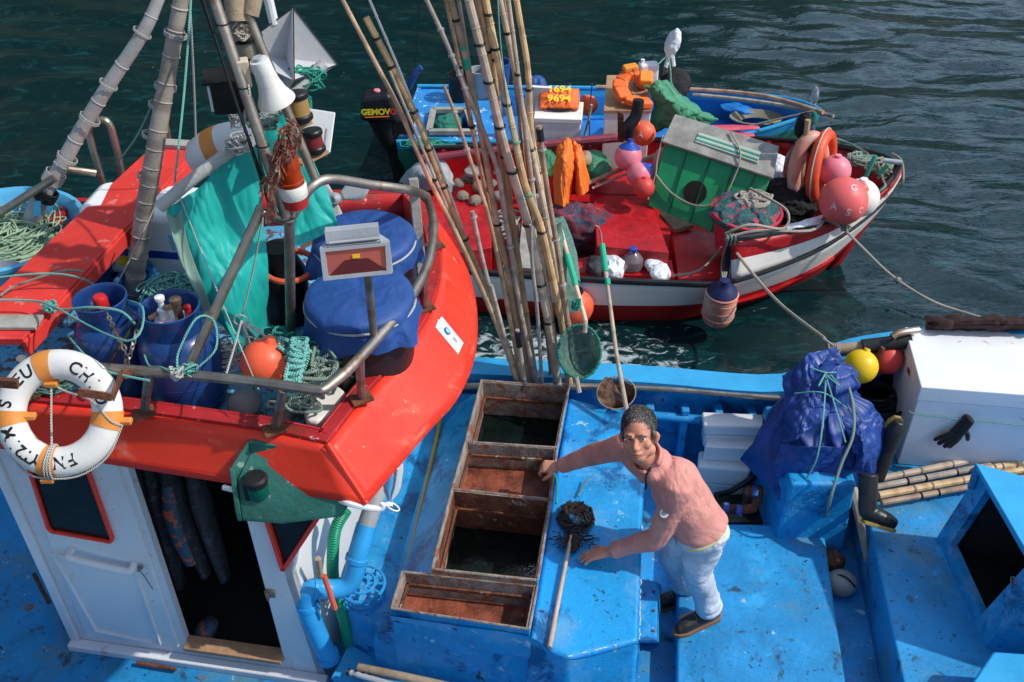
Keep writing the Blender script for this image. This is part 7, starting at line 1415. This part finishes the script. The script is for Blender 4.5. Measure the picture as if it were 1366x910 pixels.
# machinery in the channel
t = thing('bilge_pump', 'dark rusty pump with blue pipe joints in the channel behind the man', 'pump', W(985, 690, .0))
g = G(); g.tube([W(962, 678, .15), W(1005, 678, .15), W(1012, 650, .3)], .03, 10, smooth=3); g.lathe([(.05, 0), (.05, .12), (0, .13)], W(1000, 672, .05), n=14); g.build('pump_body', M['rust'], t)
for x, y, z in ((965, 677, .17), (982, 680, .17), (1004, 655, .28), (958, 690, .15)): g = G(); g.tube([W(x, y, z), W(x+7, y+1, z)], .036, 12); g.build('joint', mat('blue_joint', (.03, .08, .35), .3, wear=[((.6, .6, .65), 14, .55, .05)]), t)
g = G(); g.tube([W(955, 660, .15), W(975, 655, .12), W(1000, 640, .2), W(1012, 630, .3)], .018, 8, smooth=4); g.build('hose', M['black'], t)
g = G(); q = [W(x, y, .03) for x, y in ((950, 664), (1030, 660), (1030, 700), (940, 700))]; g.slab(q, .02); g.build('wet_base', mat('oily_base', (.012, .02, .015), .3), t)
# grey float and stick at the gap
c = W(1122, 778, .06); g = G(); g.ball(c, .085, 24, 14, sc=(1, 1.1, .9)); g.tube([c+V((-.06, .03, .04)), c+V((0, -.02, .085)), c+V((.06, -.06, .04))], .006, 5, smooth=4, mi=1); tag(g.build('round_float', [M['greytank'], M['black']]), 'round grey float beside the hatch cover', 'float')
heap(W(1108, 748, .05), .07, (.8, 1.1, .8), 'rust', 'rusty brown lump between hatch cover and plank', 'rusty_lump', 'lump', .3, 10)
g = G(); g.tube([W(1130, 622, .45), W(1142, 670, .4), W(1150, 710, .33), W(1160, 765, .05)], [.03, .03, .022, .016], 8, smooth=4); tag(g.build('wooden_stave', M['wood']), 'dark weathered stave leaning against the raised foredeck', 'stave')
# chest
cb = [V((2.38, 4.46, FZ)), V((3.9, 4.28, FZ)), V((3.97, 4.90, FZ)), V((2.46, 5.03, FZ))]; ct_ = [p+V((0, 0, .63)) for p in cb]
chest = thing('storage_chest', 'big white chest with a chipped lid on the foredeck', 'chest', sum(cb, V())/4)
g = G(); g.prism(cb, [p+V((0, 0, .52)) for p in cb]); g.build('body', M['chest_white'], chest, bevel=.008)
c = sum(ct_, V())/4; g = G(); g.prism([lerp(c, p, 1.012)-V((0, 0, .108)) for p in ct_], [lerp(c, p, 1.012) for p in ct_]); lid_ = g.build('lid', M['chest_white'], chest, bevel=.008)
g = G(); g.box(lerp(ct_[0], ct_[3], .45)+V((-.01, 0, -.10)), (.01, .05, .03)); g.build('hinge', M['rust'], lid_)
fd_ = (cb[1]-cb[0]).normalized(); fnm = V((fd_.y, -fd_.x, 0))
def cf_(u, z, off=.012): return cb[0]+fd_*u+V((0, 0, z))+fnm*off
def cg_(u, z, off=.012): return cf_(u+.05, z+.035, off)
g = G(); g.tube([cf_(-.03, .44, .0), cf_(.0, .43), cf_(.2, .415), cf_(.9, .40), cf_(1.4, .42)], .004, 6, smooth=3); tag(g.build('green_line', M['teal_rope']), 'thin green line strung across the front of the white chest', 'line')
# black glove
gl = thing('glove', 'black rubber glove hanging on the line across the white chest', 'glove', cf_(.24, .2, .04))
g = G(); pts = [(cg_(.26, .41, .025), .042), (cg_(.23, .33, .035), .045), (cg_(.20, .27, .04), .045)]; g.tube([p for p, _ in pts], [r for _, r in pts], 12, smooth=3, flat=.6)
for (u0, z0, u1, z1, rr) in ((.19, .29, .10, .22, .016), (.20, .27, .13, .19, .017), (.22, .26, .17, .17, .017), (.24, .27, .20, .17, .016), (.26, .31, .29, .24, .016)): g.tube([cg_(u0, z0, .04), cg_((u0+u1)/2, (z0+z1)/2+.01, .045), cg_(u1, z1, .035)], [rr, rr, rr*.8], 8, smooth=3)
g.build('glove_body', M['black'], gl, remesh=.006, smooth_it=3)
chain([cf_(.93, .50, .02), cf_(.90, .42, .02), cf_(.88, .36, .02), cf_(.84, .26, .02), cf_(.80, .20, .02)], 13, .006, 'rusty_chain', 'short rusty chain hanging on the front of the white chest', 'rust')
# tub with floats behind the tarp
c = W(1165, 548, .45); t = thing('rope_tub', 'black rubber tub holding coiled black hose beside the white chest', 'tub', c-V((0, 0, .05))); g = G(); g.lathe([(.165, -.18), (.19, .0), (.20, .14), (.215, .15), (.21, .165), (.19, .15), (.17, .02), (0, .0)], c, n=36); g.build('shell', M['black'], t)
g = G()
for k in range(5): g.tube([c+V(((.15-.01*k)*math.cos(a), (.14-.01*k)*math.sin(a)+.02, .06+.022*k+.01*math.sin(2*a+k))) for a in [j*2*math.pi/20 for j in range(20)]], .010, 6, closed=True)
tag(g.build('hose_coil', M['black']), 'black hose coiled inside the rubber tub', 'hose')
def fball(px, py, z, r, m, lab):
    c = W(px, py, z); t = thing('float_ball', lab, 'float', c-V((0, 0, r)), 'ball floats by the white chest'); g = G(); g.ball(c, r, 32, 20); g.build('ball', M[m], t, sharp=0); g = G(); g.lathe([(r*.22, r*.96), (r*.18, r*1.12), (0, r*1.13)], c, (.3, .4, 1), n=12); g.build('eye', M[m], t)
fball(1148, 489, .88, .105, 'yellow', 'bright yellow ball float lying on the black tub')
fball(1183, 478, .82, .10, 'float_coral', 'coral ball float right of the yellow one')
fball(1141, 472, .80, .07, 'float_orange', 'small orange float peeping out behind the yellow one')
# black rail log + dark cloth beyond
g = G(); g.tube([W(1112, 466, .86), W(1160, 462, .90), W(1212, 456, .94)], .035, 12); o = thing('rail_log', 'wooden log lashed on the bow rail and wrapped in dark rubber', 'log', W(1160, 462, .8)); g.build('log', M['wood'], o)
g = G(); g.tube([W(1150, 463, .90), W(1215, 455, .95)], .048, 12); g.build('rubber_wrap', M['black'], o); g = G(); g.tube([W(1190, 450, 1.0), W(1200, 444, 1.02), W(1225, 440, 1.02)], .022, 10, smooth=3); g.build('bent_tube', M['rail'], o)
g = G(); g.beam(W(1165, 490, .8), W(1178, 464, .95), .03, .02); g.build('wooden_peg', M['rust'], o)
g = G(); tie(g, W(1112, 466, .86), (1, 0, 0), .038, 6, .006); g.tube([W(1098, 452, .9), W(1112, 462, .9)], .01, 6); g.build('lashing', M['rope'], o); g = G(); g.tube([W(1105, 470, .86), W(1150, 468, .86)], .012, 6); g.build('blue_band', M['pvc'], o)
g = G(); g.sheet([[W(1235, 424, 1.0), W(1300, 422, 1.03), W(1400, 424, 1.03)], [W(1235, 434, 1.04), W(1300, 431, 1.1), W(1400, 432, 1.1)], [W(1235, 441, .95), W(1300, 441, .97), W(1400, 442, .97)]], 40, 10, disp=wrinkle(.03, 9, 2)); tag(g.build('dark_net_roll', mat('maroon_net', (.045, .018, .016), .9, var=.4, vs=60, bump=1, bs=200), sharp=0, solid=.02), 'dark maroon net rolled along the rail beyond the white chest', 'net')
# blue tarpaulin bundle
def bundle(prof, label, mname, seed):
    pass
tb = thing('tarpaulin_bundle', 'shiny dark blue tarpaulin bundle tied with thin green cord', 'tarpaulin', W(1090, 640, .5))
bc0 = V((1.83, 4.42, .62))
n, m_ = 200, 110; seed_ = 4.2
def tarp_pt(a, t):
    base = [(0, 1.0), (.15, 1.0), (.35, .92), (.52, .74), (.66, .40), (.74, .36), (.84, .46), (.94, .32), (1, .03)]
    for i in range(len(base)-1):
        if base[i][0] <= t <= base[i+1][0]:
            f = (t-base[i][0])/(base[i+1][0]-base[i][0]); f = f*f*(3-2*f); r = lerp(base[i][1], base[i+1][1], f); break
    ca, sa = math.cos(a), math.sin(a)
    wob = mnoise.noise(V((ca*1.4, sa*1.4, t*1.5+seed_)))*2.2 + mnoise.noise(V((ca*3, sa*3, t*3+seed_)))*.9
    pl1 = 1-2*abs(math.sin(a*4+wob)); pl2 = 1-2*abs(math.sin(a*9+wob*2.3+t*5)); cre = ridge(V((ca*3+seed_, sa*3, t*5)), 1.3)
    r *= 1 + .10*pl1 + .018*pl2*(.5+t) + .02*cre + .05*mnoise.noise(V((ca*2, sa*2, t*2+9)))
    cx = bc0.x + .01 + .05*t; cy = bc0.y + .12*t
    ext = .13*max(0, math.cos(a-3.5))**2*(1-t)**1.3 + .12*max(0, math.cos(a+.25))**4*max(0, 1-t*1.6)
    hem = -.16*(1-t)**2*(.5+.5*math.cos(a+1.6)) - .05*(1-t)**2*max(0, math.cos(a-3.6))
    return V((cx+ca*(r*.31+ext), cy+sa*(r*(.27+.06*max(0, -sa)*(1-t))), .57+.51*t+hem+.012*pl2*(1-t)))
g = G(); vs = [tarp_pt(2*math.pi*i/n, j/m_) for j in range(m_+1) for i in range(n)]
g.q(vs, [(j*n+i, j*n+(i+1) % n, (j+1)*n+(i+1) % n, (j+1)*n+i) for j in range(m_) for i in range(n)]); g.build('sheet', M['tarp_glossy'], tb, sharp=0)
# second flap on the far left top
ctrl = [[W(1040, 500, .95), W(1075, 470, 1.10), W(1120, 462, 1.12)], [W(1042, 540, .85), W(1080, 520, 1.0), W(1130, 500, 1.0)], [W(1030, 590, .7), W(1060, 580, .85), W(1100, 560, .9)]]
g = G(); g.sheet(ctrl, 70, 70, disp=wrinkle(.06, 5, 5)); g.build('flap', M['tarp_glossy'], tb, sharp=0, solid=.006)
ctrl = [[W(1125, 548, .88), W(1150, 545, .86), W(1178, 552, .80)], [W(1130, 590, .78), W(1155, 590, .84), W(1182, 600, .66)], [W(1138, 625, .64), W(1150, 632, .66), W(1160, 628, .56)]]
g = G(); g.sheet(ctrl, 60, 60, disp=wrinkle(.05, 6, 8)); g.build('flap', M['tarp_glossy'], tb, sharp=0, solid=.006)
ctrl = [[W(1040, 592, .74), W(1070, 598, .80), W(1105, 600, .80), W(1140, 596, .74)], [W(1032, 622, .62), W(1066, 622, .67), W(1102, 620, .67), W(1142, 620, .62)], [W(1034, 642, .50), W(1068, 636, .56), W(1104, 632, .57), W(1138, 634, .52)]]
g = G(); g.sheet(ctrl, 90, 50, disp=wrinkle(.035, 5, 12)); g.build('flap', M['tarp_glossy'], tb, sharp=0, solid=.005)
g = G(); kn = W(1102, 504, 1.02)
for pts in (((1080, 490, 1.1), (1102, 497, 1.08), (1124, 496, 1.05)), ((1102, 497, 1.08), (1092, 515, 1.06), (1100, 500, 1.08)), ((1102, 500, 1.06), (1098, 560, .98), (1090, 610, .82), (1075, 640, .66)), ((1102, 503, 1.06), (1115, 545, 1.0), (1128, 590, .84)), ((1060, 525, .98), (1098, 524, 1.04), (1130, 545, .9)), ((1102, 500, 1.08), (1120, 515, 1.05), (1108, 500, 1.08))):
    g.tube([W(*p) for p in pts], .0045, 5, smooth=5)
tangle(g, kn, (.03, .02, .03), 6, .0035, 97); tag(g.build('tied_cord', M['teal_rope']), 'thin green cord tied round the blue tarpaulin bundle', 'cord')
g = G(); g.tube([W(1130, 510, 1.0), W(1138, 540, .98), W(1138, 580, .88), W(1122, 620, .74), W(1108, 665, .55), W(1102, 690, .3), W(1092, 712, .1)], .009, 6, smooth=6); tag(g.build('hose', M['sage_rope']), 'thin grey hose trailing over the blue tarpaulin to the locker front', 'hose')
# rubber boots
def boot(top, ankle, toe, r, lab, up=V((0, 0, 1))):
    t = thing('rubber_boot', lab, 'boot', ankle, 'black rubber boots'); g = G(); d = (toe-ankle)
    heel = ankle - d.normalized()*.05
    g.tube([top, lerp(top, ankle, .5), ankle, ankle+d*.3, ankle+d*.7, toe], [r, r*.95, r*.92, r*.9, r*.8, r*.45], 16, smooth=4); g.build('upper', M['boot'], t, remesh=.008, smooth_it=2)
    sd = (ankle-top).normalized(); sd = (sd-d.normalized()*sd.dot(d.normalized())).normalized(); g = G(); side = d.normalized().cross(sd)
    pts = []
    for i, w_ in ((-.06, .035), (.0, .045), (.35, .04), (.65, .052), (.9, .045), (1.05, .02)): pts.append((i, w_))
    o_ = ankle+sd*r*.85; sdr = lambda i: -sd*r*.42*max(0, i); top_ = [o_+d*i+side*w_+sdr(i) for i, w_ in pts]+[o_+d*i-side*w_+sdr(i) for i, w_ in pts[::-1]]; g.prism(top_, [p+sd*.022 for p in top_]); g.build('sole', M['sole_y'], t, bevel=.005)
    return t
boot(WY(1158, 632, 4.05), WY(1158, 683, 3.92), WY(1196, 700, 3.86), .056, 'black rubber boot with ochre sole dangling over the foredeck edge')
boot(WY(1160, 655, 4.28), WY(1182, 600, 4.35), WY(1200, 562, 4.38), .06, 'black rubber boot lying toe up between tarpaulin and white chest')
# bamboo bundle at the chest foot
for k, (a, b_, r, m, lab) in enumerate((((1168, 640), (1460, 582), .022, 'bamboo_pale', 'topmost cane of the bundle at the foot of the white chest'), ((1168, 650), (1460, 596), .020, 'greybam', 'second cane of the bundle at the foot of the white chest'), ((1172, 661), (1460, 610), .024, 'bamboo', 'third cane, golden, of the bundle at the foot of the white chest'), ((1176, 671), (1460, 620), .018, 'bamboo_brown', 'lowest cane of the bundle at the foot of the white chest'), ((1300, 628), (1430, 608), .022, 'bamboo', 'golden cane lying on the bundle beside the blue hood'))):
    P_ = [W(a[0], a[1], .40+.01*(k % 2)+(.03 if k == 4 else 0)), W(b_[0], b_[1], .41+(.03 if k == 4 else 0))]; t = thing('bamboo_pole', lab, 'pole', P_[0], 'canes lying at the foot of the white chest'); g = G(); g.tube([P_[0], lerp(P_[0], P_[1], .5)+V((0, 0, .004)), P_[1]], r, 10); g.build('cane', M[m], t)
    for f in (.12, .2, .34, .5, .62): g = G(); tie(g, lerp(P_[0], P_[1], f+.02*k), P_[1]-P_[0], r+.002, 2, .003); g.build('binding', M['black' if k % 2 else 'rope'], t)
# ================= the fisherman =================
tx1 = bpy.data.textures.new('folds', 'CLOUDS'); tx1.noise_scale = .14; tx1.noise_depth = 1
tx3 = bpy.data.textures.new('creases', 'MARBLE'); tx3.noise_scale = .09; tx3.turbulence = 9; tx3.marble_type = 'SHARP'; tx3.noise_basis_2 = 'SIN'
tx2 = bpy.data.textures.new('folds_small', 'CLOUDS'); tx2.noise_scale = .055; tx2.noise_depth = 1
def disp(o, tx, s):
    m = o.modifiers.new('d', 'DISPLACE'); m.texture = tx; m.strength = s; m.mid_level = .5; m.texture_coords = 'LOCAL'
ankL, ankR = W(947, 812, .26), W(917, 786, .10); kneL, kneR = W(929, 758, .62), W(901, 742, .55)
hipL, hipR = W(945, 708, .93), W(914, 690, .93); pel = W(931, 698, .96); che = W(899, 643, 1.20); nek = W(869, 614, 1.31)
shL, shR = W(903, 654, 1.25), W(837, 594, 1.25); elL, elR = W(878, 717, .93), W(786, 608, 1.03); wrL, wrR = W(812, 736, .76), W(745, 622, .87)
hd = W(852, 583, 1.47)
per = thing('person', 'man in a salmon fleece and pale jeans leaning over the bait wells', 'person', V((ankL.x, ankL.y, 0)))
fw = V((-.28, -.86, .43)).normalized(); hu = V((-.15, .30, .94)); hu = (hu-fw*hu.dot(fw)).normalized(); hr = fw.cross(hu)   # hr: viewer... side axis
HS = 1.0
def hp(x, y, z): return hd + (hr*x + fw*y + hu*z)*HS
g = G()
sp_ = (che-pel).normalized(); sx = (shL-shR).normalized()
# legs, torso, arms
for h_, k_, a_ in ((hipL, kneL, ankL), (hipR, kneR, ankR)): g.tube([h_, lerp(h_, k_, .5), k_, lerp(k_, a_, .4), a_], [.085, .075, .055, .052, .038], 14, smooth=3); g.tube([a_, a_+V((-.06, -.01, -.05)), a_+V((-.16, -.02, -.08))], [.035, .035, .025], 10, smooth=2)
g.ball(pel, .118, 20, 14, sc=(1.0, .85, .9)); g.tube([pel, lerp(pel, che, .5), che, lerp(che, nek, .7)], [.10, .095, .10, .055], 18, smooth=4)
for s_, e_, w_ in ((shL, elL, wrL), (shR, elR, wrR)): g.tube([lerp(s_, che, .45), s_, lerp(s_, e_, .5), e_, lerp(e_, w_, .45), w_], [.05, .05, .046, .04, .037, .027], 12, smooth=3)
g.tube([nek+V((.0, 0, -.04)), nek, hp(0, -.03, -.09), hp(0, -.01, -.04)], [.05, .054, .054, .05], 14, smooth=3)
# head
g.ball(hp(0, -.018, .035), .092, 28, 20, axis=hu, up=tuple(fw), sc=(.80, 1.02, 1.0)); g.ball(hp(0, .012, -.03), .073, 24, 18, axis=hu, up=tuple(fw), sc=(.84, .98, 1.12)); g.ball(hp(0, .045, -.086), .033, 16, 12, axis=hu, up=tuple(fw), sc=(1.1, .9, .8))
for s_ in (-1, 1): g.ball(hp(.044*s_, .050, -.022), .025, 14, 10); g.ball(hp(.046*s_, .005, -.060), .033, 14, 10); g.tube([hp(.079*s_, -.005, .018), hp(.087*s_, -.012, .0), hp(.080*s_, -.004, -.028)], [.012, .016, .010], 10, smooth=2); g.tube([hp(.058*s_, .058, .022), hp(.032*s_, .080, .030), hp(.012*s_, .083, .024)], [.008, .011, .010], 8, smooth=2)
g.tube([hp(0, .080, .016), hp(0, .094, -.006), hp(0, .107, -.026), hp(0, .098, -.036)], [.010, .011, .0145, .010], 12, smooth=3)
for s_ in (-1, 1): g.ball(hp(.013*s_, .094, -.031), .009, 10, 8)
g.tube([hp(-.026, .078, -.060), hp(0, .090, -.056), hp(.026, .078, -.060)], [.004, .0085, .004], 8, smooth=3); g.tube([hp(-.022, .076, -.068), hp(0, .087, -.068), hp(.022, .076, -.068)], [.004, .009, .004], 8, smooth=3)
def hand(w_, d, bn, thumb_side, curls, spread=.10, L_=1.0, thumb_curl=.3):
    """d: direction from wrist to knuckles, bn: normal of the back of the hand"""
    d = V(d).normalized(); bn = V(bn); bn = (bn-d*bn.dot(d)).normalized(); s = d.cross(bn)*thumb_side
    k0 = w_+d*.085*L_
    for i in range(4):
        q = k0 + s*(.027-.018*i) ; g.tube([w_+s*(.012-.008*i), lerp(w_+s*(.016-.010*i), q, .55), q], [.019, .0155, .0115], 10)
    lens = (.072, .082, .076, .060)
    for i in range(4):
        q = k0+s*(.029-.0195*i)+d*(.002 if i in (1, 2) else -.004); dd = (d+s*spread*(1.4-i)).normalized(); p = q; pts = [p-dd*.02, p]; ang = 0
        for f_, c_ in zip((.45, .32, .23), curls[i]): ang += c_; p = p + (dd*math.cos(ang)-bn*math.sin(ang))*lens[i]*f_*L_; pts.append(p)
        g.tube(pts, [.0100, .0100, .0092, .0085, .0068], 10, smooth=2)
    t0 = w_+d*.022+s*.020; t1 = t0+(d*.55+s*.75-bn*.15).normalized()*.042; t2 = t1+(d*.9+s*.3-bn*thumb_curl).normalized()*.032; t3 = t2+(d*1+s*.0-bn*thumb_curl*1.6).normalized()*.026
    g.tube([t0-s*.01, t0, t1, t2, t3], [.014, .0155, .0125, .0108, .0078], 10, smooth=2)
hand(wrL, (-1, -.02, -.28), (.05, .12, 1), 1, [(.15, .25, .2), (.12, .22, .2), (.15, .25, .2), (.2, .3, .25)], .10)
hand(wrR, (-.95, .10, -.10), (.1, -.25, 1), -1, [(.55, .9, .6), (1.0, 1.3, .7), (1.1, 1.35, .7), (1.1, 1.3, .7)], .03, .95, .7)
body = g.build('body', M['skin'], per, remesh=.0048, smooth_it=4)
# eyes, brows, mouth line
eyem = mat('eye_white', (.55, .50, .46), .25, bump=0); iris = mat('eye_iris', (.02, .012, .008), .2, bump=0)
for s_ in (-1, 1):
    g = G(); e = hp(.032*s_, .070, .008); g.ball(e-fw*.002, .0125, 14, 10, sc=(1.1, 1, .7)); eo = g.build('eye', eyem, body); g = G(); g.ball(e+fw*.0055-hr*.002, .0062, 10, 8); g.build('iris', iris, eo)
    g = G(); g.tube([hp(.050*s_, .078, .026), hp(.034*s_, .092, .033), hp(.014*s_, .091, .029)], [.002, .0035, .0025], 6, smooth=3); g.build('eyebrow', M['hair'], body)
g = G(); g.tube([hp(-.026, .080, -.063), hp(0, .0945, -.0625), hp(.026, .080, -.063)], [.0015, .003, .0015], 6, smooth=3); g.build('mouth', mat('lip_line', (.20, .05, .04), .5, bump=0), body)
# hair
g = G()
g.ball(hp(0, -.037, .047), .099, 60, 40, axis=hu, up=tuple(fw), sc=(.83, 1.0, .97), disp=lambda p: .02*fbm(p, 26)+.012*ridge(p, 60)); g.ball(hp(0, -.060, -.008), .078, 40, 30, axis=hu, up=tuple(fw), sc=(.93, .7, 1.1), disp=lambda p: .02*fbm(p, 26))
for s_ in (-1, 1): g.ball(hp(.074*s_, .012, .028), .026, 16, 12, axis=hu, up=tuple(fw), sc=(.35, .8, 1.5))
hr_ = g.build('hair', M['hair'], body, remesh=.004, smooth_it=2)
rd = random.Random(8); g = G()
for k in range(1400):
    th, ph = rd.uniform(0, 6.28), math.acos(rd.uniform(.02, 1)); sx_, sy_, sz_ = math.sin(ph)*math.cos(th), math.sin(ph)*math.sin(th), math.cos(ph)
    c = hp(.0825*sx_, -.037+.0995*sy_, .047+.0965*sz_); n_ = (hr*sx_+fw*sy_+hu*sz_).normalized(); dc = fw*.8+hr*(.35+rd.uniform(-.35, .35)); dc = (dc-n_*dc.dot(n_)).normalized() if sy_ > -.3 else (-hu-n_*(-hu).dot(n_)).normalized()
    g.tube([c-n_*.003, c+dc*.010+n_*.0025, c+dc*.024+n_*.004*rd.random()], [.0020, .0022, .0006], 4)
g.build('hair_strands', mat('greying_strands', (.035, .03, .027), .5, var=.7, vs=150, wear=[((.28, .27, .26), 120, .54, .08)], bump=0), hr_)
# fleece
g = G(); t1_ = lerp(pel, che, .02)
g.ball(lerp(pel, che, -.02), .152, 24, 16, sc=(1.0, .84, .5)); g.tube([lerp(pel, che, -.16), lerp(pel, che, .3), lerp(pel, che, .7), che, lerp(che, nek, .55)], [.146, .132, .136, .134, .088], 22, smooth=4)
for s_, e_, w_ in ((shL, elL, wrL), (shR, elR, wrR)):
    g.tube([lerp(s_, che, .6), lerp(s_, che, .2), s_+V((0, 0, -.01)), lerp(s_, e_, .5), e_+V((.0, 0, -.0)), lerp(e_, w_, .4), lerp(e_, w_, .75), lerp(e_, w_, .93)], [.105, .090, .074, .062, .056, .051, .043, .040], 16, smooth=4)
    for f_ in (.62, .74, .84): g.tube([lerp(e_, w_, f_), lerp(e_, w_, f_+.05)], .050-.01*(f_-.6), 14)
g.ball(nek+V((.02, .02, -.055)), .098, 20, 14, sc=(1.15, 1.05, .8)); g.tube([lerp(nek, hp(0, -.03, -.09), -.5), lerp(nek, hp(0, -.03, -.09), .15), lerp(nek, hp(0, -.05, -.09), .45)], [.085, .068, .064], 18)
fl_ = g.build('fleece', M['fleece'], per, remesh=.0085, smooth_it=5); disp(fl_, tx1, .016)
# collar, open zip, undershirt
nd = (hp(0, -.03, -.09)-nek).normalized(); cx_ = basis(nd)[0]; cy_ = basis(nd)[1]; g = G(); n = 26; rows = []
fr_a = math.atan2(fw.dot(cy_), fw.dot(cx_))
for j in range(4):
    row = []
    for i in range(n+1):
        a = fr_a + .42 + (2*math.pi-.84)*i/n; rr = .064+.010*j/3 + (.010 if j == 3 else 0); row.append(nek+nd*(.014+.018*j-(.012 if j == 3 else 0))+(cx_*math.cos(a)+cy_*math.sin(a))*rr)
    rows.append(row)
g.sheet(rows, n, 3, lin=True); g.build('collar', M['fleece'], fl_, solid=.010)
g = G(); g.ball(nek+fw*.045-nd*.025, .036, 14, 10); g.ball(nek+fw*.06-nd*.06, .030, 14, 10); g.build('undershirt', mat('grey_green_shirt', (.16, .17, .14), .8), per)
fp_ = nek+fw*.088-nd*.02; g = G(); g.tube([fp_, fp_+V((-.02, -.01, -.05)), fp_+V((-.018, -.02, -.10))], .0045, 6, smooth=3); g.tube([fp_+V((-.018, -.02, -.09)), fp_+V((-.018, -.022, -.125))], .007, 6); g.build('zip_pull', M['black'], fl_)
pc_ = W(877, 683, 1.10); dsl = (V((0, 0, HC))-pc_).normalized(); t_arm = lerp(shL, elL, .48); ddir = (dsl+V((-.25, 0, 0))).normalized(); bp0 = t_arm+ddir*.074
g = G(); g.lathe([(.022, 0), (.022, .004), (0, .0045)], bp0, ddir, n=20); pt_ = g.build('sleeve_patch', M['plastic_white'], fl_); g = G(); g.lathe([(.013, .005), (0, .0055)], bp0, ddir, n=16); g.build('patch_print', M['grey'], pt_)
# jeans
g = G()
g.ball(pel+V((0, 0, -.04)), .146, 24, 16, sc=(1.0, .84, .8))
for h_, k_, a_ in ((hipL, kneL, ankL), (hipR, kneR, ankR)):
    g.tube([h_+V((0, 0, .03)), lerp(h_, k_, .4), k_, lerp(k_, a_, .35), lerp(k_, a_, .8), lerp(k_, a_, 1.02)], [.108, .098, .080, .076, .069, .071], 18, smooth=4)
    for f_ in (.78, .90): g.tube([lerp(k_, a_, f_), lerp(k_, a_, f_+.06)], .078, 14)
    g.tube([lerp(h_, k_, .92), lerp(h_, k_, 1.0)], .086, 14)
jn = g.build('jeans', M['jeans'], per, remesh=.0085, smooth_it=4); disp(jn, tx1, .022); disp(jn, tx2, .010)
g = G(); nrm = (che-pel).normalized(); bx, by, _ = basis(nrm); c = lerp(pel, che, -.17); g.tube([c+(bx*1.0*math.cos(a)+by*math.sin(a)*.92)*.138 for a in [k*2*math.pi/30 for k in range(30)]], .011, 8, closed=True); g.build('shirt_hem', mat('pale_yellow_hem', (.65, .62, .32), .8), per)
# shoes
for a_, toe, sgn in ((ankL, W(899, 842, .19), 1), (ankR, W(893, 800, .04), 1)):
    z0 = a_.z-.11; d = V((toe.x-a_.x, toe.y-a_.y, 0)).normalized(); s = V((-d.y, d.x, 0)); b0_ = V((a_.x, a_.y, z0+.022))
    g = G(); g.tube([b0_-d*.055+V((0, 0, .035)), b0_+V((0, 0, .045)), b0_+d*.09+V((0, 0, .038)), b0_+d*.16+V((0, 0, .026)), b0_+d*.205+V((0, 0, .02))], [.030, .044, .043, .040, .022], 16, smooth=4); g.tube([b0_+V((0, 0, .04)), a_+V((0, 0, .0))], [.045, .048], 14); sh_ = g.build('shoe', M['shoe'], per, remesh=.006, smooth_it=3)
    g = G(); prof = [(-.078, .018), (-.06, .034), (0, .038), (.08, .040), (.15, .045), (.20, .034), (.226, .012)]; lo_ = [b0_+d*x+s*y for x, y in prof]+[b0_+d*x-s*y for x, y in prof[::-1]]; lo_ = [V((p.x, p.y, z0)) for p in lo_]; g.prism(lo_, [p+V((0, 0, .026)) for p in lo_]); g.build('sole', M['sole'], sh_, bevel=.005)
    g = G()
    for k in range(4): p = b0_+d*(.05+.022*k)+V((0, 0, .086-.006*k)); g.tube([p-s*.022, p+V((0, 0, .004)), p+s*.022], .0028, 5)
    g.build('laces', M['twine_ol'], sh_)
